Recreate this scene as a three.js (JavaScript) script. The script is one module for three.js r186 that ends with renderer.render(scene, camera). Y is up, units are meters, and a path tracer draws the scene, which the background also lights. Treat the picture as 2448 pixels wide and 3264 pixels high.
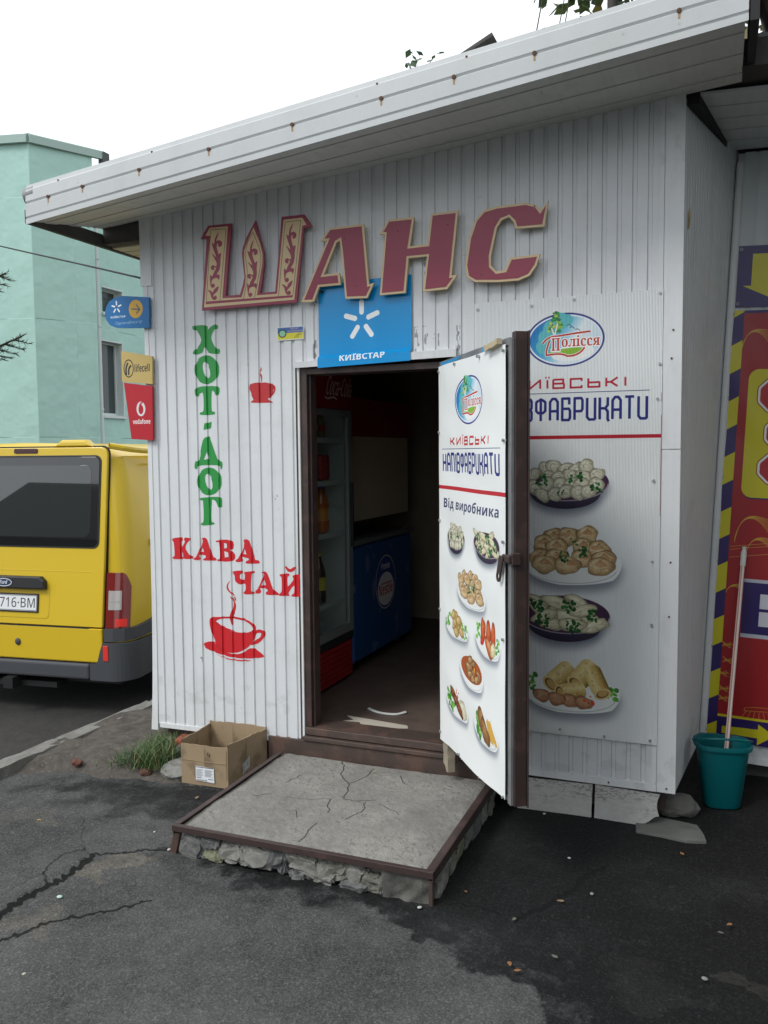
import * as THREE from 'three';
import { RoundedBoxGeometry } from 'three/addons/geometries/RoundedBoxGeometry.js';
import { mergeGeometries, toCreasedNormals } from 'three/addons/utils/BufferGeometryUtils.js';

// ---------------------------------------------------------------- camera, sky, sun, exposure
const scene = new THREE.Scene();
const camera = new THREE.PerspectiveCamera(62.57, 768 / 1024, 0.05, 900);
camera.position.set(0, 1.69, 3.86);
{
  const y = THREE.MathUtils.degToRad(21.66), p = THREE.MathUtils.degToRad(4.06), r = THREE.MathUtils.degToRad(-0.517);
  const f = new THREE.Vector3(-Math.sin(y) * Math.cos(p), -Math.sin(p), -Math.cos(y) * Math.cos(p));
  const rt = new THREE.Vector3().crossVectors(f, new THREE.Vector3(0, 1, 0)).normalize();
  const up = new THREE.Vector3().crossVectors(rt, f);
  const r2 = rt.clone().multiplyScalar(Math.cos(r)).addScaledVector(up, Math.sin(r));
  const u2 = rt.clone().multiplyScalar(-Math.sin(r)).addScaledVector(up, Math.cos(r));
  camera.quaternion.setFromRotationMatrix(new THREE.Matrix4().makeBasis(r2, u2, f.clone().negate()));
}
const renderer = new THREE.WebGLRenderer({ antialias: true });
renderer.setSize(768, 1024);
renderer.toneMapping = THREE.LinearToneMapping;
renderer.toneMappingExposure = 1.13;
renderer.outputColorSpace = THREE.SRGBColorSpace;
renderer.shadowMap.enabled = true;
// hash noise for the cloud veil
const h3 = (x, y, z) => { const s = Math.sin(x * 127.1 + y * 311.7 + z * 74.7) * 43758.5453; return s - Math.floor(s); };
const n3 = (x, y, z) => { const X = Math.floor(x), Y = Math.floor(y), Z = Math.floor(z), f = (t) => t * t * (3 - 2 * t), a = f(x - X), b = f(y - Y), c = f(z - Z), L = (p, q, t) => p + (q - p) * t; return L(L(L(h3(X, Y, Z), h3(X + 1, Y, Z), a), L(h3(X, Y + 1, Z), h3(X + 1, Y + 1, Z), a), b), L(L(h3(X, Y, Z + 1), h3(X + 1, Y, Z + 1), a), L(h3(X, Y + 1, Z + 1), h3(X + 1, Y + 1, Z + 1), a), b), c); };
{ // overcast sky: a white veil of soft clouds, a little brighter overhead
  const W = 256, H = 128, d = new Float32Array(W * H * 4);
  for (let j = 0; j < H; j++) for (let i = 0; i < W; i++) {
    const el = (j + 0.5) / H * Math.PI - Math.PI / 2, s = Math.sin(el), k = (j * W + i) * 4;
    const az = (i + 0.5) / W * 2 * Math.PI, c = Math.cos(el), X = Math.cos(az) * c, Z = Math.sin(az) * c, cl = 0.6 * n3(X * 3 + 9, s * 5 + 4, Z * 3 + 7) + 0.4 * n3(X * 7 + 2, s * 12 + 4, Z * 7 + 5);
    const v = s > 0 ? (1.06 + 0.3 * s) * (0.8 + 0.4 * cl) : 0.22;
    d[k] = v * 0.95; d[k + 1] = v * 1.0; d[k + 2] = v * 1.045; d[k + 3] = 1;
  }
  const sky = new THREE.DataTexture(d, W, H, THREE.RGBAFormat, THREE.FloatType);
  sky.mapping = THREE.EquirectangularReflectionMapping; sky.magFilter = THREE.LinearFilter; sky.minFilter = THREE.LinearFilter; sky.needsUpdate = true;
  scene.background = sky; scene.environment = sky;
}
const sun = new THREE.DirectionalLight(new THREE.Color(1, 0.975, 0.94), 1.4);
sun.position.set(-6.3, 10.4, 7.6); sun.target.position.set(-1.5, 1, 0);
sun.castShadow = true; sun.shadow.radius = 34; sun.shadow.mapSize.set(2048, 2048);
Object.assign(sun.shadow.camera, { left: -9, right: 9, top: 9, bottom: -9, near: 0.5, far: 40 });
scene.add(sun, sun.target);

// ---------------------------------------------------------------- helpers
function mulberry(a) { return () => { a |= 0; a = a + 0x6D2B79F5 | 0; let t = Math.imul(a ^ a >>> 15, 1 | a); t = t + Math.imul(t ^ t >>> 7, 61 | t) ^ t; return ((t ^ t >>> 14) >>> 0) / 4294967296; }; }
const rnd = mulberry(20177);
const rr = (a, b) => a + (b - a) * rnd();
const LAT = new Float32Array(65536); { const q = mulberry(99); for (let i = 0; i < 65536; i++) LAT[i] = q(); }
function vn(x, y) {
  const xi = Math.floor(x), yi = Math.floor(y); let fx = x - xi, fy = y - yi; fx = fx * fx * (3 - 2 * fx); fy = fy * fy * (3 - 2 * fy);
  const a = LAT[(yi & 255) << 8 | xi & 255], b = LAT[(yi & 255) << 8 | xi + 1 & 255], c = LAT[(yi + 1 & 255) << 8 | xi & 255], e = LAT[(yi + 1 & 255) << 8 | xi + 1 & 255];
  return a + (b - a) * fx + (c - a) * fy + (a - b - c + e) * fx * fy;
}
function fbm(x, y, o) { let s = 0, a = 0.5, t = 0; for (let i = 0; i < o; i++) { s += a * vn(x, y); t += a; x = x * 2.03 + 17.1; y = y * 2.03 + 5.7; a *= 0.5; } return s / t; }
const clamp = (v, a = 0, b = 1) => Math.min(b, Math.max(a, v));
const sm = (a, b, v) => { const t = clamp((v - a) / (b - a)); return t * t * (3 - 2 * t); };
const enc = (v) => 255 * clamp(v <= 0.0031308 ? v * 12.92 : 1.055 * Math.pow(v, 1 / 2.4) - 0.055);
function cvs(w, h, fn) { const c = document.createElement('canvas'); c.width = w; c.height = h; fn(c.getContext('2d'), w, h); return c; }
function ctex(w, h, fn) { const t = new THREE.CanvasTexture(cvs(w, h, fn)); t.colorSpace = THREE.SRGBColorSpace; t.anisotropy = 8; return t; }
function dtex(w, h, fn, srgb = true) { // fn(i, j) -> linear rgb or a number; j = 0 is the bottom row (v = 0)
  const d = new Uint8Array(w * h * 4);
  for (let j = 0; j < h; j++) for (let i = 0; i < w; i++) {
    const v = fn(i, j), k = (j * w + i) * 4;
    if (typeof v === 'number') { d[k] = d[k + 1] = d[k + 2] = 255 * clamp(v); } else if (srgb) { d[k] = enc(v[0]); d[k + 1] = enc(v[1]); d[k + 2] = enc(v[2]); } else { d[k] = 255 * clamp(v[0]); d[k + 1] = 255 * clamp(v[1]); d[k + 2] = 255 * clamp(v[2]); }
    d[k + 3] = 255;
  }
  const t = new THREE.DataTexture(d, w, h); t.magFilter = THREE.LinearFilter; t.minFilter = THREE.LinearMipmapLinearFilter; t.generateMipmaps = true;
  t.wrapS = t.wrapT = THREE.RepeatWrapping; if (srgb) t.colorSpace = THREE.SRGBColorSpace; t.needsUpdate = true; return t;
}
const C = (r, g, b) => new THREE.Color().setRGB(r, g, b);
const std = (o) => new THREE.MeshStandardMaterial({ roughness: 0.6, side: THREE.DoubleSide, ...o });
const phy = (o) => new THREE.MeshPhysicalMaterial({ roughness: 0.4, side: THREE.DoubleSide, ...o });
const used = new Map();
function numbered(n) { const k = used.get(n) ?? 0; used.set(n, k + 1); return k ? n + '_' + String(k).padStart(3, '0') : n; }
function tag(o, label, category, group, kind) { if (label) o.userData.label = label; if (category) o.userData.category = category; if (group) o.userData.group = group; if (kind) o.userData.kind = kind; return o; }
function thing(name, label, category, pos = [0, 0, 0], turn = 0, group) {
  const o = new THREE.Group(); o.name = numbered(name); o.position.set(...pos); o.rotation.y = turn; scene.add(o); return tag(o, label, category, group);
}
function mesh(name, geo, mat, parent) {
  const m = new THREE.Mesh(geo, mat); m.castShadow = m.receiveShadow = true; m.name = parent ? name : numbered(name); (parent ?? scene).add(m); return m;
}
function sub(name, parent) { const g = new THREE.Group(); g.name = name; parent.add(g); return g; }
function struct(name, geo, mat) { const m = mesh(name, geo, mat); m.userData.kind = 'structure'; return m; }
// boxes given by their limits; uv in metres
function bx(x0, x1, y0, y1, z0, z1, r = 0) {
  const w = x1 - x0, h = y1 - y0, d = z1 - z0;
  const g = r ? new RoundedBoxGeometry(w, h, d, 2, Math.min(r, w / 2.01, h / 2.01, d / 2.01)) : new THREE.BoxGeometry(w, h, d);
  g.translate((x0 + x1) / 2, (y0 + y1) / 2, (z0 + z1) / 2); return metreUV(g);
}
function metreUV(g, s = 1) { // box projection in metres
  if (g.index) g = g.toNonIndexed();
  if (!g.attributes.normal) g.computeVertexNormals();
  const p = g.attributes.position, uv = new Float32Array(p.count * 2), a = new THREE.Vector3(), b = new THREE.Vector3(), c = new THREE.Vector3();
  for (let i = 0; i < p.count; i += 3) {
    a.fromBufferAttribute(p, i); b.fromBufferAttribute(p, i + 1); c.fromBufferAttribute(p, i + 2);
    const n = b.clone().sub(a).cross(c.clone().sub(a)), ax = Math.abs(n.x), ay = Math.abs(n.y), az = Math.abs(n.z);
    for (let k = 0; k < 3; k++) {
      const v = k === 0 ? a : k === 1 ? b : c, q = (i + k) * 2;
      if (az >= ax && az >= ay) { uv[q] = v.x * s; uv[q + 1] = v.y * s; } else if (ax >= ay) { uv[q] = v.z * s; uv[q + 1] = v.y * s; } else { uv[q] = v.x * s; uv[q + 1] = v.z * s; }
    }
  }
  g.setAttribute('uv', new THREE.BufferAttribute(uv, 2)); return g;
}
function tris(list, flat = true) { // list of [x,y,z] triples
  const g = new THREE.BufferGeometry(); g.setAttribute('position', new THREE.Float32BufferAttribute(list.flat(), 3)); g.computeVertexNormals(); return g;
}
function quad(a, b, c, d) { return [a, b, c, a, c, d]; }
// a six-sided block: p = [bottom 4 corners anticlockwise seen from above, top 4]
function hexa(p) {
  const [a, b, c, d, e, f, g, h] = p;
  return metreUV(tris([...quad(d, c, b, a), ...quad(e, f, g, h), ...quad(a, b, f, e), ...quad(b, c, g, f), ...quad(c, d, h, g), ...quad(d, a, e, h)]));
}
function merge(list) { const l = list.map((g) => { let q = g.index ? g.toNonIndexed() : g; if (!q.attributes.uv) q = metreUV(q); for (const k of Object.keys(q.attributes)) if (!['position', 'normal', 'uv'].includes(k)) q.deleteAttribute(k); return q; }); return mergeGeometries(l); }
function tube(pts, r, seg = 24, rs = 6, closed = false) { return new THREE.TubeGeometry(new THREE.CatmullRomCurve3(pts.map((p) => new THREE.Vector3(...p)), closed), seg, r, rs, closed); }
function rod(a, b, r, rs = 8, r2 = r) {
  const A = new THREE.Vector3(...a), B = new THREE.Vector3(...b), L = A.distanceTo(B), g = new THREE.CylinderGeometry(r2, r, L, rs);
  g.translate(0, L / 2, 0); g.applyQuaternion(new THREE.Quaternion().setFromUnitVectors(new THREE.Vector3(0, 1, 0), B.sub(A).normalize())); g.translate(...a); return g;
}
function shapeOf(pts, holes = []) {
  const V = (l) => l.map((p) => new THREE.Vector2(p[0], p[1])), s = new THREE.Shape(V(pts));
  for (const h of holes) s.holes.push(new THREE.Path(V(h)));
  return s;
}
function smoothPts(pts, n = 4) { const c = new THREE.CatmullRomCurve3(pts.map((p) => new THREE.Vector3(p[0], p[1], 0)), true, 'catmullrom', 0.5); return c.getPoints(pts.length * n).slice(0, -1).map((v) => [v.x, v.y]); }
function extr(pts, depth, bevel = 0, holes = [], seg = 2) {
  const g = new THREE.ExtrudeGeometry(shapeOf(pts, holes), { depth: depth - 2 * bevel, bevelEnabled: bevel > 0, bevelSize: bevel, bevelThickness: bevel, bevelOffset: -bevel, bevelSegments: seg, curveSegments: 12 });
  if (bevel) g.translate(0, 0, bevel); return g;
}
function rrect(x0, x1, y0, y1, r, n = 5) { // rounded rectangle outline; r may be [tl, tr, br, bl]
  const R = Array.isArray(r) ? r : [r, r, r, r], o = [];
  for (const [cx, cy, a0, q] of [[x1 - R[1], y1 - R[1], 0, R[1]], [x0 + R[0], y1 - R[0], 90, R[0]], [x0 + R[3], y0 + R[3], 180, R[3]], [x1 - R[2], y0 + R[2], 270, R[2]]])
    for (let i = 0; i <= n; i++) { const a = (a0 + 90 * i / n) * Math.PI / 180; o.push([cx + q * Math.cos(a), cy + q * Math.sin(a)]); }
  return o;
}
function flat(pts, z, holes = []) { // a flat printed sheet, uv across its bounding box
  const g = new THREE.ShapeGeometry(shapeOf(pts, holes), 12); g.computeBoundingBox(); const b = g.boundingBox, p = g.attributes.position, uv = g.attributes.uv;
  for (let i = 0; i < p.count; i++) uv.setXY(i, (p.getX(i) - b.min.x) / (b.max.x - b.min.x), (p.getY(i) - b.min.y) / (b.max.y - b.min.y));
  g.translate(0, 0, z); return g;
}
function inset(pts, w) { // polygon moved inwards by w, mitred
  const n = pts.length; let area = 0; for (let i = 0; i < n; i++) { const a = pts[i], b = pts[(i + 1) % n]; area += a[0] * b[1] - b[0] * a[1]; }
  const s = area > 0 ? 1 : -1;
  return pts.map((p, i) => {
    const a = pts[(i + n - 1) % n], b = pts[(i + 1) % n]; const e1 = [p[0] - a[0], p[1] - a[1]], e2 = [b[0] - p[0], b[1] - p[1]], l1 = Math.hypot(...e1), l2 = Math.hypot(...e2);
    const n1 = [-e1[1] / l1 * s, e1[0] / l1 * s], n2 = [-e2[1] / l2 * s, e2[0] / l2 * s]; let m = [n1[0] + n2[0], n1[1] + n2[1]]; const l = Math.hypot(...m) || 1; m = [m[0] / l, m[1] / l];
    const k = w / Math.max(0.45, m[0] * n1[0] + m[1] * n1[1]); return [p[0] + m[0] * k, p[1] + m[1] * k];
  });
}

// ---------------------------------------------------------------- shared materials
const noiseTex = (w, cell, o, f) => dtex(w, w, (i, j) => f(fbm(i / w * cell, j / w * cell, o), i, j));
const FLECK = [[-1.355, 2.15, 2.285], [-1.312, 2.2, 2.29], [-1.255, 2.16, 2.25], [-1.152, 2.16, 2.28], [-1.03, 2.2, 2.3], [-1.312, 2.48, 2.6], [-1.9, 2.42, 2.54], [-1.9, 2.16, 2.27], [-1.97, 1.75, 1.95], [-2.13, 1.45, 1.49], [-2.62, 0.55, 0.58], [-2.4, 0.9, 0.92], [-1.99, 1.2, 1.3]];
const grime = dtex(1024, 1024, (i, j) => { // coated white sheet: faint dirt, thin vertical runs, specks; 3.2 m across
  const x = i / 1024 * 3.2, y = j / 1024 * 3.2;
  const run = Math.pow(fbm(x * 22, y * 1.1, 3), 3) * 0.12, blot = sm(0.5, 0.8, fbm(x * 5, y * 5, 4)) * 0.06, fine = (vn(x * 240, y * 240) - 0.5) * 0.03;
  const foot = sm(0.62, 0.75, fbm(x * 9 + 40, y * 14, 4)) * (y < 0.45 ? 0.1 : 0.03);
  const spk = vn(x * 95 + 7, y * 95) > 0.982 ? 0.25 : 0;
  let fl = 0; for (const [fx, a, b] of FLECK) { const q = x - 3 - fx; if (q > -0.014 && q < 0.014 && y > a && y < b) fl = Math.max(fl, vn(x * 200, y * 45) > 0.55 + Math.abs(q) * 20 ? 0.6 : 0); }
  const k = (1 - run - blot - foot - spk + fine) * (1 - fl); return [0.74 * k, 0.76 * (k - foot * 0.04), 0.775 * (k - blot * 0.1 - foot * 0.12)];
});
const sheetBump = noiseTex(512, 7, 3, (v) => [v, v, v]);
const M = {
  sheet: std({ map: grime, roughness: 0.42, metalness: 0.0, bumpMap: sheetBump, bumpScale: 0.006 }),
  white: std({ color: C(0.72, 0.73, 0.735), roughness: 0.45 }),
  dirtyWhite: std({ map: (() => { const t = grime.clone(); t.repeat.set(0.9, 0.35); return t; })(), roughness: 0.5 }),
  rust: std({ map: noiseTex(512, 9, 5, (v, i, j) => { const k = sm(0.42, 0.68, v), w = vn(i / 3, j / 3) * 0.25 + 0.85; return [(0.072 + 0.045 * k) * w, (0.05 + 0.02 * k) * w, (0.042 + 0.012 * k) * w]; }), roughness: 0.62, bumpMap: sheetBump, bumpScale: 0.004 }),
  maroon: std({ map: noiseTex(512, 12, 4, (v) => { const k = sm(0.5, 0.7, v); return [0.05 + 0.025 * k, 0.033 + 0.012 * k, 0.03 + 0.01 * k]; }), roughness: 0.5 }),
  darkWood: std({ map: noiseTex(256, 8, 4, (v) => [0.05 + 0.05 * v, 0.047 + 0.045 * v, 0.045 + 0.04 * v]), roughness: 0.85 }),
  zinc: std({ map: noiseTex(256, 14, 4, (v) => { const k = 0.16 + 0.16 * v; return [k, k * 1.02, k * 1.05]; }), roughness: 0.5, metalness: 0.35 }),
  screw: std({ color: C(0.42, 0.43, 0.44), roughness: 0.35, metalness: 0.8 }),
  rustScrew: std({ color: C(0.11, 0.05, 0.03), roughness: 0.8 }),
  black: std({ color: C(0.012, 0.012, 0.013), roughness: 0.7 }),
  inner: std({ map: noiseTex(256, 6, 4, (v) => [0.2 + 0.06 * v, 0.16 + 0.05 * v, 0.12 + 0.04 * v]), roughness: 0.8 }),
  rubber: std({ color: C(0.02, 0.02, 0.021), roughness: 0.8 }),
};
for (const k of ['rust', 'maroon', 'darkWood', 'zinc', 'inner']) { M[k].map.repeat.set(1.3, 1.3); }

// ---------------------------------------------------------------- ground
const GX = -3.5, GZ = -1.9, GS = 5.6; // the textured square of asphalt: 5.6 m on a side
const gmask = (() => {
  const W = 1360, c = cvs(W, W, (g) => {
    const P = (p) => [(p[0] - GX) / GS * W, (p[1] - GZ) / GS * W];
    const poly = (pts, col) => { g.fillStyle = col; g.beginPath(); pts.forEach((p, i) => i ? g.lineTo(...P(p)) : g.moveTo(...P(p))); g.closePath(); g.fill(); };
    const line = (pts, w, col) => { g.strokeStyle = col; g.lineWidth = w * W / GS; g.lineJoin = 'round'; g.lineCap = 'round'; g.beginPath(); let q = pts[0]; g.moveTo(...P(q)); for (let i = 1; i < pts.length; i++) { for (let k = 1; k <= 7; k++) { const t = k / 7, n = k < 7 ? 0.012 : 0; g.lineTo(...P([q[0] + (pts[i][0] - q[0]) * t + rr(-n, n), q[1] + (pts[i][1] - q[1]) * t + rr(-n, n)])); } q = pts[i]; } g.stroke(); };
    g.fillStyle = '#000'; g.fillRect(0, 0, W, W); g.globalCompositeOperation = 'lighter';
    // wet, dark asphalt round the step and in front of the plinth
    poly([[-2.21, 1.03], [-2.01, 1.0], [-1.88, 1.03], [-1.72, 1.09], [-1.55, 1.1], [-1.39, 1.06], [-1.24, 1.06], [-1.11, 1.1], [-0.99, 1.14], [-0.9, 1.2], [-0.79, 1.22], [-0.69, 1.26], [-0.63, 1.3], [-0.55, 1.34], [-0.47, 1.38], [-0.4, 1.47], [-0.2, 1.75], [0.3, 2.0], [0.9, 2.2], [1.5, 2.1], [1.9, 1.5], [2.2, 1.2], [2.2, -2], [0.7, -2], [-2.0, -1.9], [-2.0, 0.4], [-2.12, 0.9]], '#f00');
    poly([[-3.4, 0.72], [-3.33, 0.55], [-3.04, 0.46], [-2.84, 0.36], [-2.5, 0.3], [-2.0, 0.2], [-2.05, 0.75], [-2.33, 0.74], [-2.47, 0.76], [-2.7, 0.68], [-2.92, 0.71], [-3.07, 0.66]], '#c00');
    poly([[-2.45, 1.07], [-2.3, 1.0], [-2.1, 0.95], [-2.1, 1.02], [-2.3, 1.08]], '#700');
    // cracks
    line([[-2.42, 1.75], [-2.418, 1.62], [-2.424, 1.5], [-2.41, 1.4], [-2.403, 1.28], [-2.411, 1.17], [-2.435, 1.108]], 0.02, '#0f0');
    line([[-2.435, 1.108], [-2.333, 1.055], [-2.254, 1.003], [-2.167, 0.96]], 0.014, '#0b0');
    line([[-2.447, 1.108], [-2.519, 1.068], [-2.606, 0.983], [-2.708, 0.845]], 0.008, '#080');
    line([[-2.499, 1.083], [-2.543, 1.166], [-2.5, 1.316], [-2.41, 1.4]], 0.01, '#0a0');
    line([[-2.5, 1.316], [-2.518, 1.42], [-2.52, 1.6]], 0.008, '#080');
    line([[-2.33, 1.8], [-2.295, 1.738], [-2.255, 1.662], [-2.212, 1.574], [-2.139, 1.49], [-2.05, 1.405], [-1.98, 1.318]], 0.013, '#0e0');
    line([[-0.646, 0.951], [-0.567, 0.837], [-0.503, 0.708], [-0.455, 0.557], [-0.404, 0.458]], 0.022, '#0d0');
    line([[-0.92, 0.945], [-0.81, 0.921], [-0.7, 0.94]], 0.01, '#090');
    // pale dusty patches
    poly([[-2.38, 1.2], [-2.2, 1.05], [-2.14, 1.1], [-2.28, 1.28]], '#00a');
    poly([[-2.3, 1.75], [-2.22, 1.6], [-2.28, 1.5], [-2.38, 1.6]], '#006');
    poly([[-3.1, 0.9], [-2.9, 0.8], [-2.8, 0.95], [-3.0, 1.1]], '#004');
    poly([[0.03, 1.06], [0.3, 0.9], [0.5, 1.0], [0.2, 1.12]], '#008');
    poly([[-0.33, 1.1], [-0.1, 1.0], [0.0, 1.25], [-0.2, 1.35]], '#003');
  });
  const d = c.getContext('2d').getImageData(0, 0, W, W).data;
  return (u, v, ch) => { // bilinear, u and v in 0..1 (x and z)
    const x = clamp(u, 0, 0.9985) * (W - 1), y = clamp(v, 0, 0.9985) * (W - 1), xi = x | 0, yi = y | 0, fx = x - xi, fy = y - yi, at = (a, b) => d[(b * W + a) * 4 + ch] / 255;
    return (at(xi, yi) * (1 - fx) + at(xi + 1, yi) * fx) * (1 - fy) + (at(xi, yi + 1) * (1 - fx) + at(xi + 1, yi + 1) * fx) * fy;
  };
})();
const gH = new Float32Array(2048 * 2048), gR = new Float32Array(2048 * 2048);
const asphaltMap = dtex(2048, 2048, (i, j) => {
  const u = i / 2048, v = 1 - j / 2048, x = u * GS, z = v * GS;
  const wx = (fbm(x * 9, z * 9, 5) - 0.5) * 0.06, wz = (fbm(x * 9 + 50, z * 9, 5) - 0.5) * 0.06, w2 = (vn(x * 60, z * 60) - 0.5) * 0.006;
  const wr = (gmask(u + wx + w2, v + wz, 0) + gmask(u + wx + 0.008, v + wz + 0.006, 0) + gmask(u + wx - 0.008, v + wz - 0.006, 0) + gmask(u + wx * 0.5 + 0.02, v - 0.018, 0) + gmask(u - 0.018, v + wz + 0.02, 0)) / 5, wet = sm(0.0, 0.98, wr + (fbm(x * 14, z * 14, 4) - 0.5) * 0.55 + (fbm(x * 60, z * 60, 2) - 0.5) * 0.3) * (1 + 0.3 * (fbm(x * 3 + 30, z * 3, 3) - 0.5)), crack = gmask(u + w2 * 0.25, v + w2 * 0.25, 1), pale = gmask(u + wx, v + wz, 2);
  const g1 = vn(x * 330, z * 330), g2 = vn(x * 150 + 9, z * 150), g3 = vn(x * 700, z * 700), blot = fbm(x * 2.4, z * 2.4, 4), mid = fbm(x * 18, z * 18, 3);
  const stone = sm(0.62, 0.9, g1) * 0.05 + sm(0.7, 0.95, g2) * 0.04;
  let k = 0.07 + (blot - 0.5) * 0.055 + (mid - 0.5) * 0.03 + (g1 - 0.5) * 0.05 + (g3 - 0.5) * 0.045 + stone * 0.8;
  k = k * (1 - 0.9 * clamp(wet)) + stone * 0.18 * wet; k += pale * 0.035 * (0.4 + 0.8 * mid);
  const paintedGlint = wet > 0.5 && LAT[(i * 7 + j * 131) & 65535] > 0.9985 ? 0.12 : 0; k += paintedGlint;  // sparkle of the wet surface, painted into the colour as bright points
  k = k * (1 - 0.86 * sm(0.2, 0.8, crack)); k = Math.max(k, 0.006);
  gH[j * 2048 + i] = 0.5 + (g1 - 0.5) * 0.22 + (g2 - 0.5) * 0.25 + (mid - 0.5) * 0.3 - 0.5 * sm(0.15, 0.8, crack);
  gR[j * 2048 + i] = 0.95 - 0.2 * wet;
  return [k * (0.995 - wet * 0.02 + pale * 0.3), k * (1.0 + pale * 0.15), k * (0.975 + wet * 0.05 - pale * 0.05)];
});
const asphaltBump = dtex(2048, 2048, (i, j) => gH[j * 2048 + i], false);
const asphaltRough = dtex(1024, 1024, (i, j) => { const r = gR[j * 2 * 2048 + i * 2]; return [r, r, r]; }, false);
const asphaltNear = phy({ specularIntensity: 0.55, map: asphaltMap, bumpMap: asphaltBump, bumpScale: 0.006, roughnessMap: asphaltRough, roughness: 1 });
const roadTile = dtex(512, 512, (i, j) => { const x = i / 512, y = j / 512, k = 0.068 + (vn(x * 128, y * 128) - 0.5) * 0.04 + (vn(x * 256, y * 256) - 0.5) * 0.03 + (vn(x * 16, y * 16) - 0.5) * 0.02; return [k * 1.03, k, k * 0.96]; });
const roadMat = std({ map: roadTile, roughness: 0.92 });
{ // the near square, gently uneven, with a real lip along the big crack
  const n = 190, p = [], uv = [], ix = [];
  for (let j = 0; j <= n; j++) for (let i = 0; i <= n; i++) {
    const u = i / n, v = j / n, x = GX + u * GS, z = GZ + v * GS;
    const dx = x + 2.41, lip = (z > 1.1 && z < 2.2 && dx < 0 && dx > -0.22) ? 0.018 * (1 + dx / 0.22) * sm(1.1, 1.2, z) : 0;
    const edge = Math.min(u, v, 1 - u, 1 - v) < 0.02 ? 0 : 1, nearStep = x > -2.2 && x < -0.85 && z > 0 && z < 1.15 ? 0.3 : 1;
    p.push(x, ((fbm(x * 1.7, z * 1.7, 3) - 0.5) * 0.026 * nearStep + lip) * edge, z); uv.push(u, 1 - v);
  }
  for (let j = 0; j < n; j++) for (let i = 0; i < n; i++) { const a = j * (n + 1) + i, b = a + 1, c = a + n + 1; ix.push(a, c, b, b, c, c + 1); }
  const g = new THREE.BufferGeometry(); g.setAttribute('position', new THREE.Float32BufferAttribute(p, 3)); g.setAttribute('uv', new THREE.Float32BufferAttribute(uv, 2)); g.setIndex(ix); g.computeVertexNormals();
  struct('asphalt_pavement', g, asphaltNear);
}
const planeXZ = (x0, x1, z0, z1, y, s = 1) => { const g = new THREE.BufferGeometry(); g.setAttribute('position', new THREE.Float32BufferAttribute([x0, y, z0, x0, y, z1, x1, y, z1, x1, y, z0], 3)); g.setAttribute('uv', new THREE.Float32BufferAttribute([x0 * s, z0 * s, x0 * s, z1 * s, x1 * s, z1 * s, x1 * s, z0 * s], 2)); g.setIndex([0, 1, 2, 0, 2, 3]); g.computeVertexNormals(); return g; };
struct('pavement_beyond', merge([planeXZ(GX, 60, GZ + GS, 70, -0.006), planeXZ(GX + GS, 60, -60, GZ + GS, -0.006), planeXZ(GX, GX + GS, -60, GZ, -0.006)]), roadMat);
struct('ground', planeXZ(-400, 400, -400, 400, -0.32, 0.5), roadMat);
struct('road', planeXZ(-60, -3.55, -60, 70, -0.2), std({ map: roadTile, roughness: 0.9, color: C(0.5, 0.49, 0.48) }));
{ // kerb of separate stones along the road, one chipped end to end
  const km = std({ map: noiseTex(512, 16, 5, (v, i, j) => { const k = 0.11 + 0.15 * v + (vn(i / 2, j / 2) - 0.5) * 0.06; return [k, k * 0.97, k * 0.9]; }), roughness: 0.95, bumpMap: sheetBump, bumpScale: 0.02 });
  const k = thing('kerb', 'row of weathered grey kerb stones along the dirt strip', 'kerb');
  for (let i = 0; i < 9; i++) {
    const z1 = 3.4 - i * 0.82, g = new THREE.BoxGeometry(0.11, 0.3, 0.805, 3, 4, 14), p = g.attributes.position;
    for (let q = 0; q < p.count; q++) { const x = p.getX(q), y = p.getY(q), z = p.getZ(q), n = fbm(z * 14 + i * 9, y * 18 + x * 20, 3) - 0.5; p.setXYZ(q, x + n * 0.014 - (y > 0.1 ? Math.sign(x) * 0.006 : 0), y + (y > 0.1 ? n * 0.025 - (vn(z * 20 + i * 3, 3) > 0.8 ? 0.02 : 0) : 0), z); }
    g.computeVertexNormals(); g.translate(-3.535, -0.098 + rr(-0.004, 0.004), z1 - 0.4); for (let q = 0; q < p.count; q++) p.setX(q, p.getX(q) + Math.max(0, 1 - p.getZ(q)) * 0.035); mesh('kerb_stone', metreUV(g), km, k);
  }
}
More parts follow.
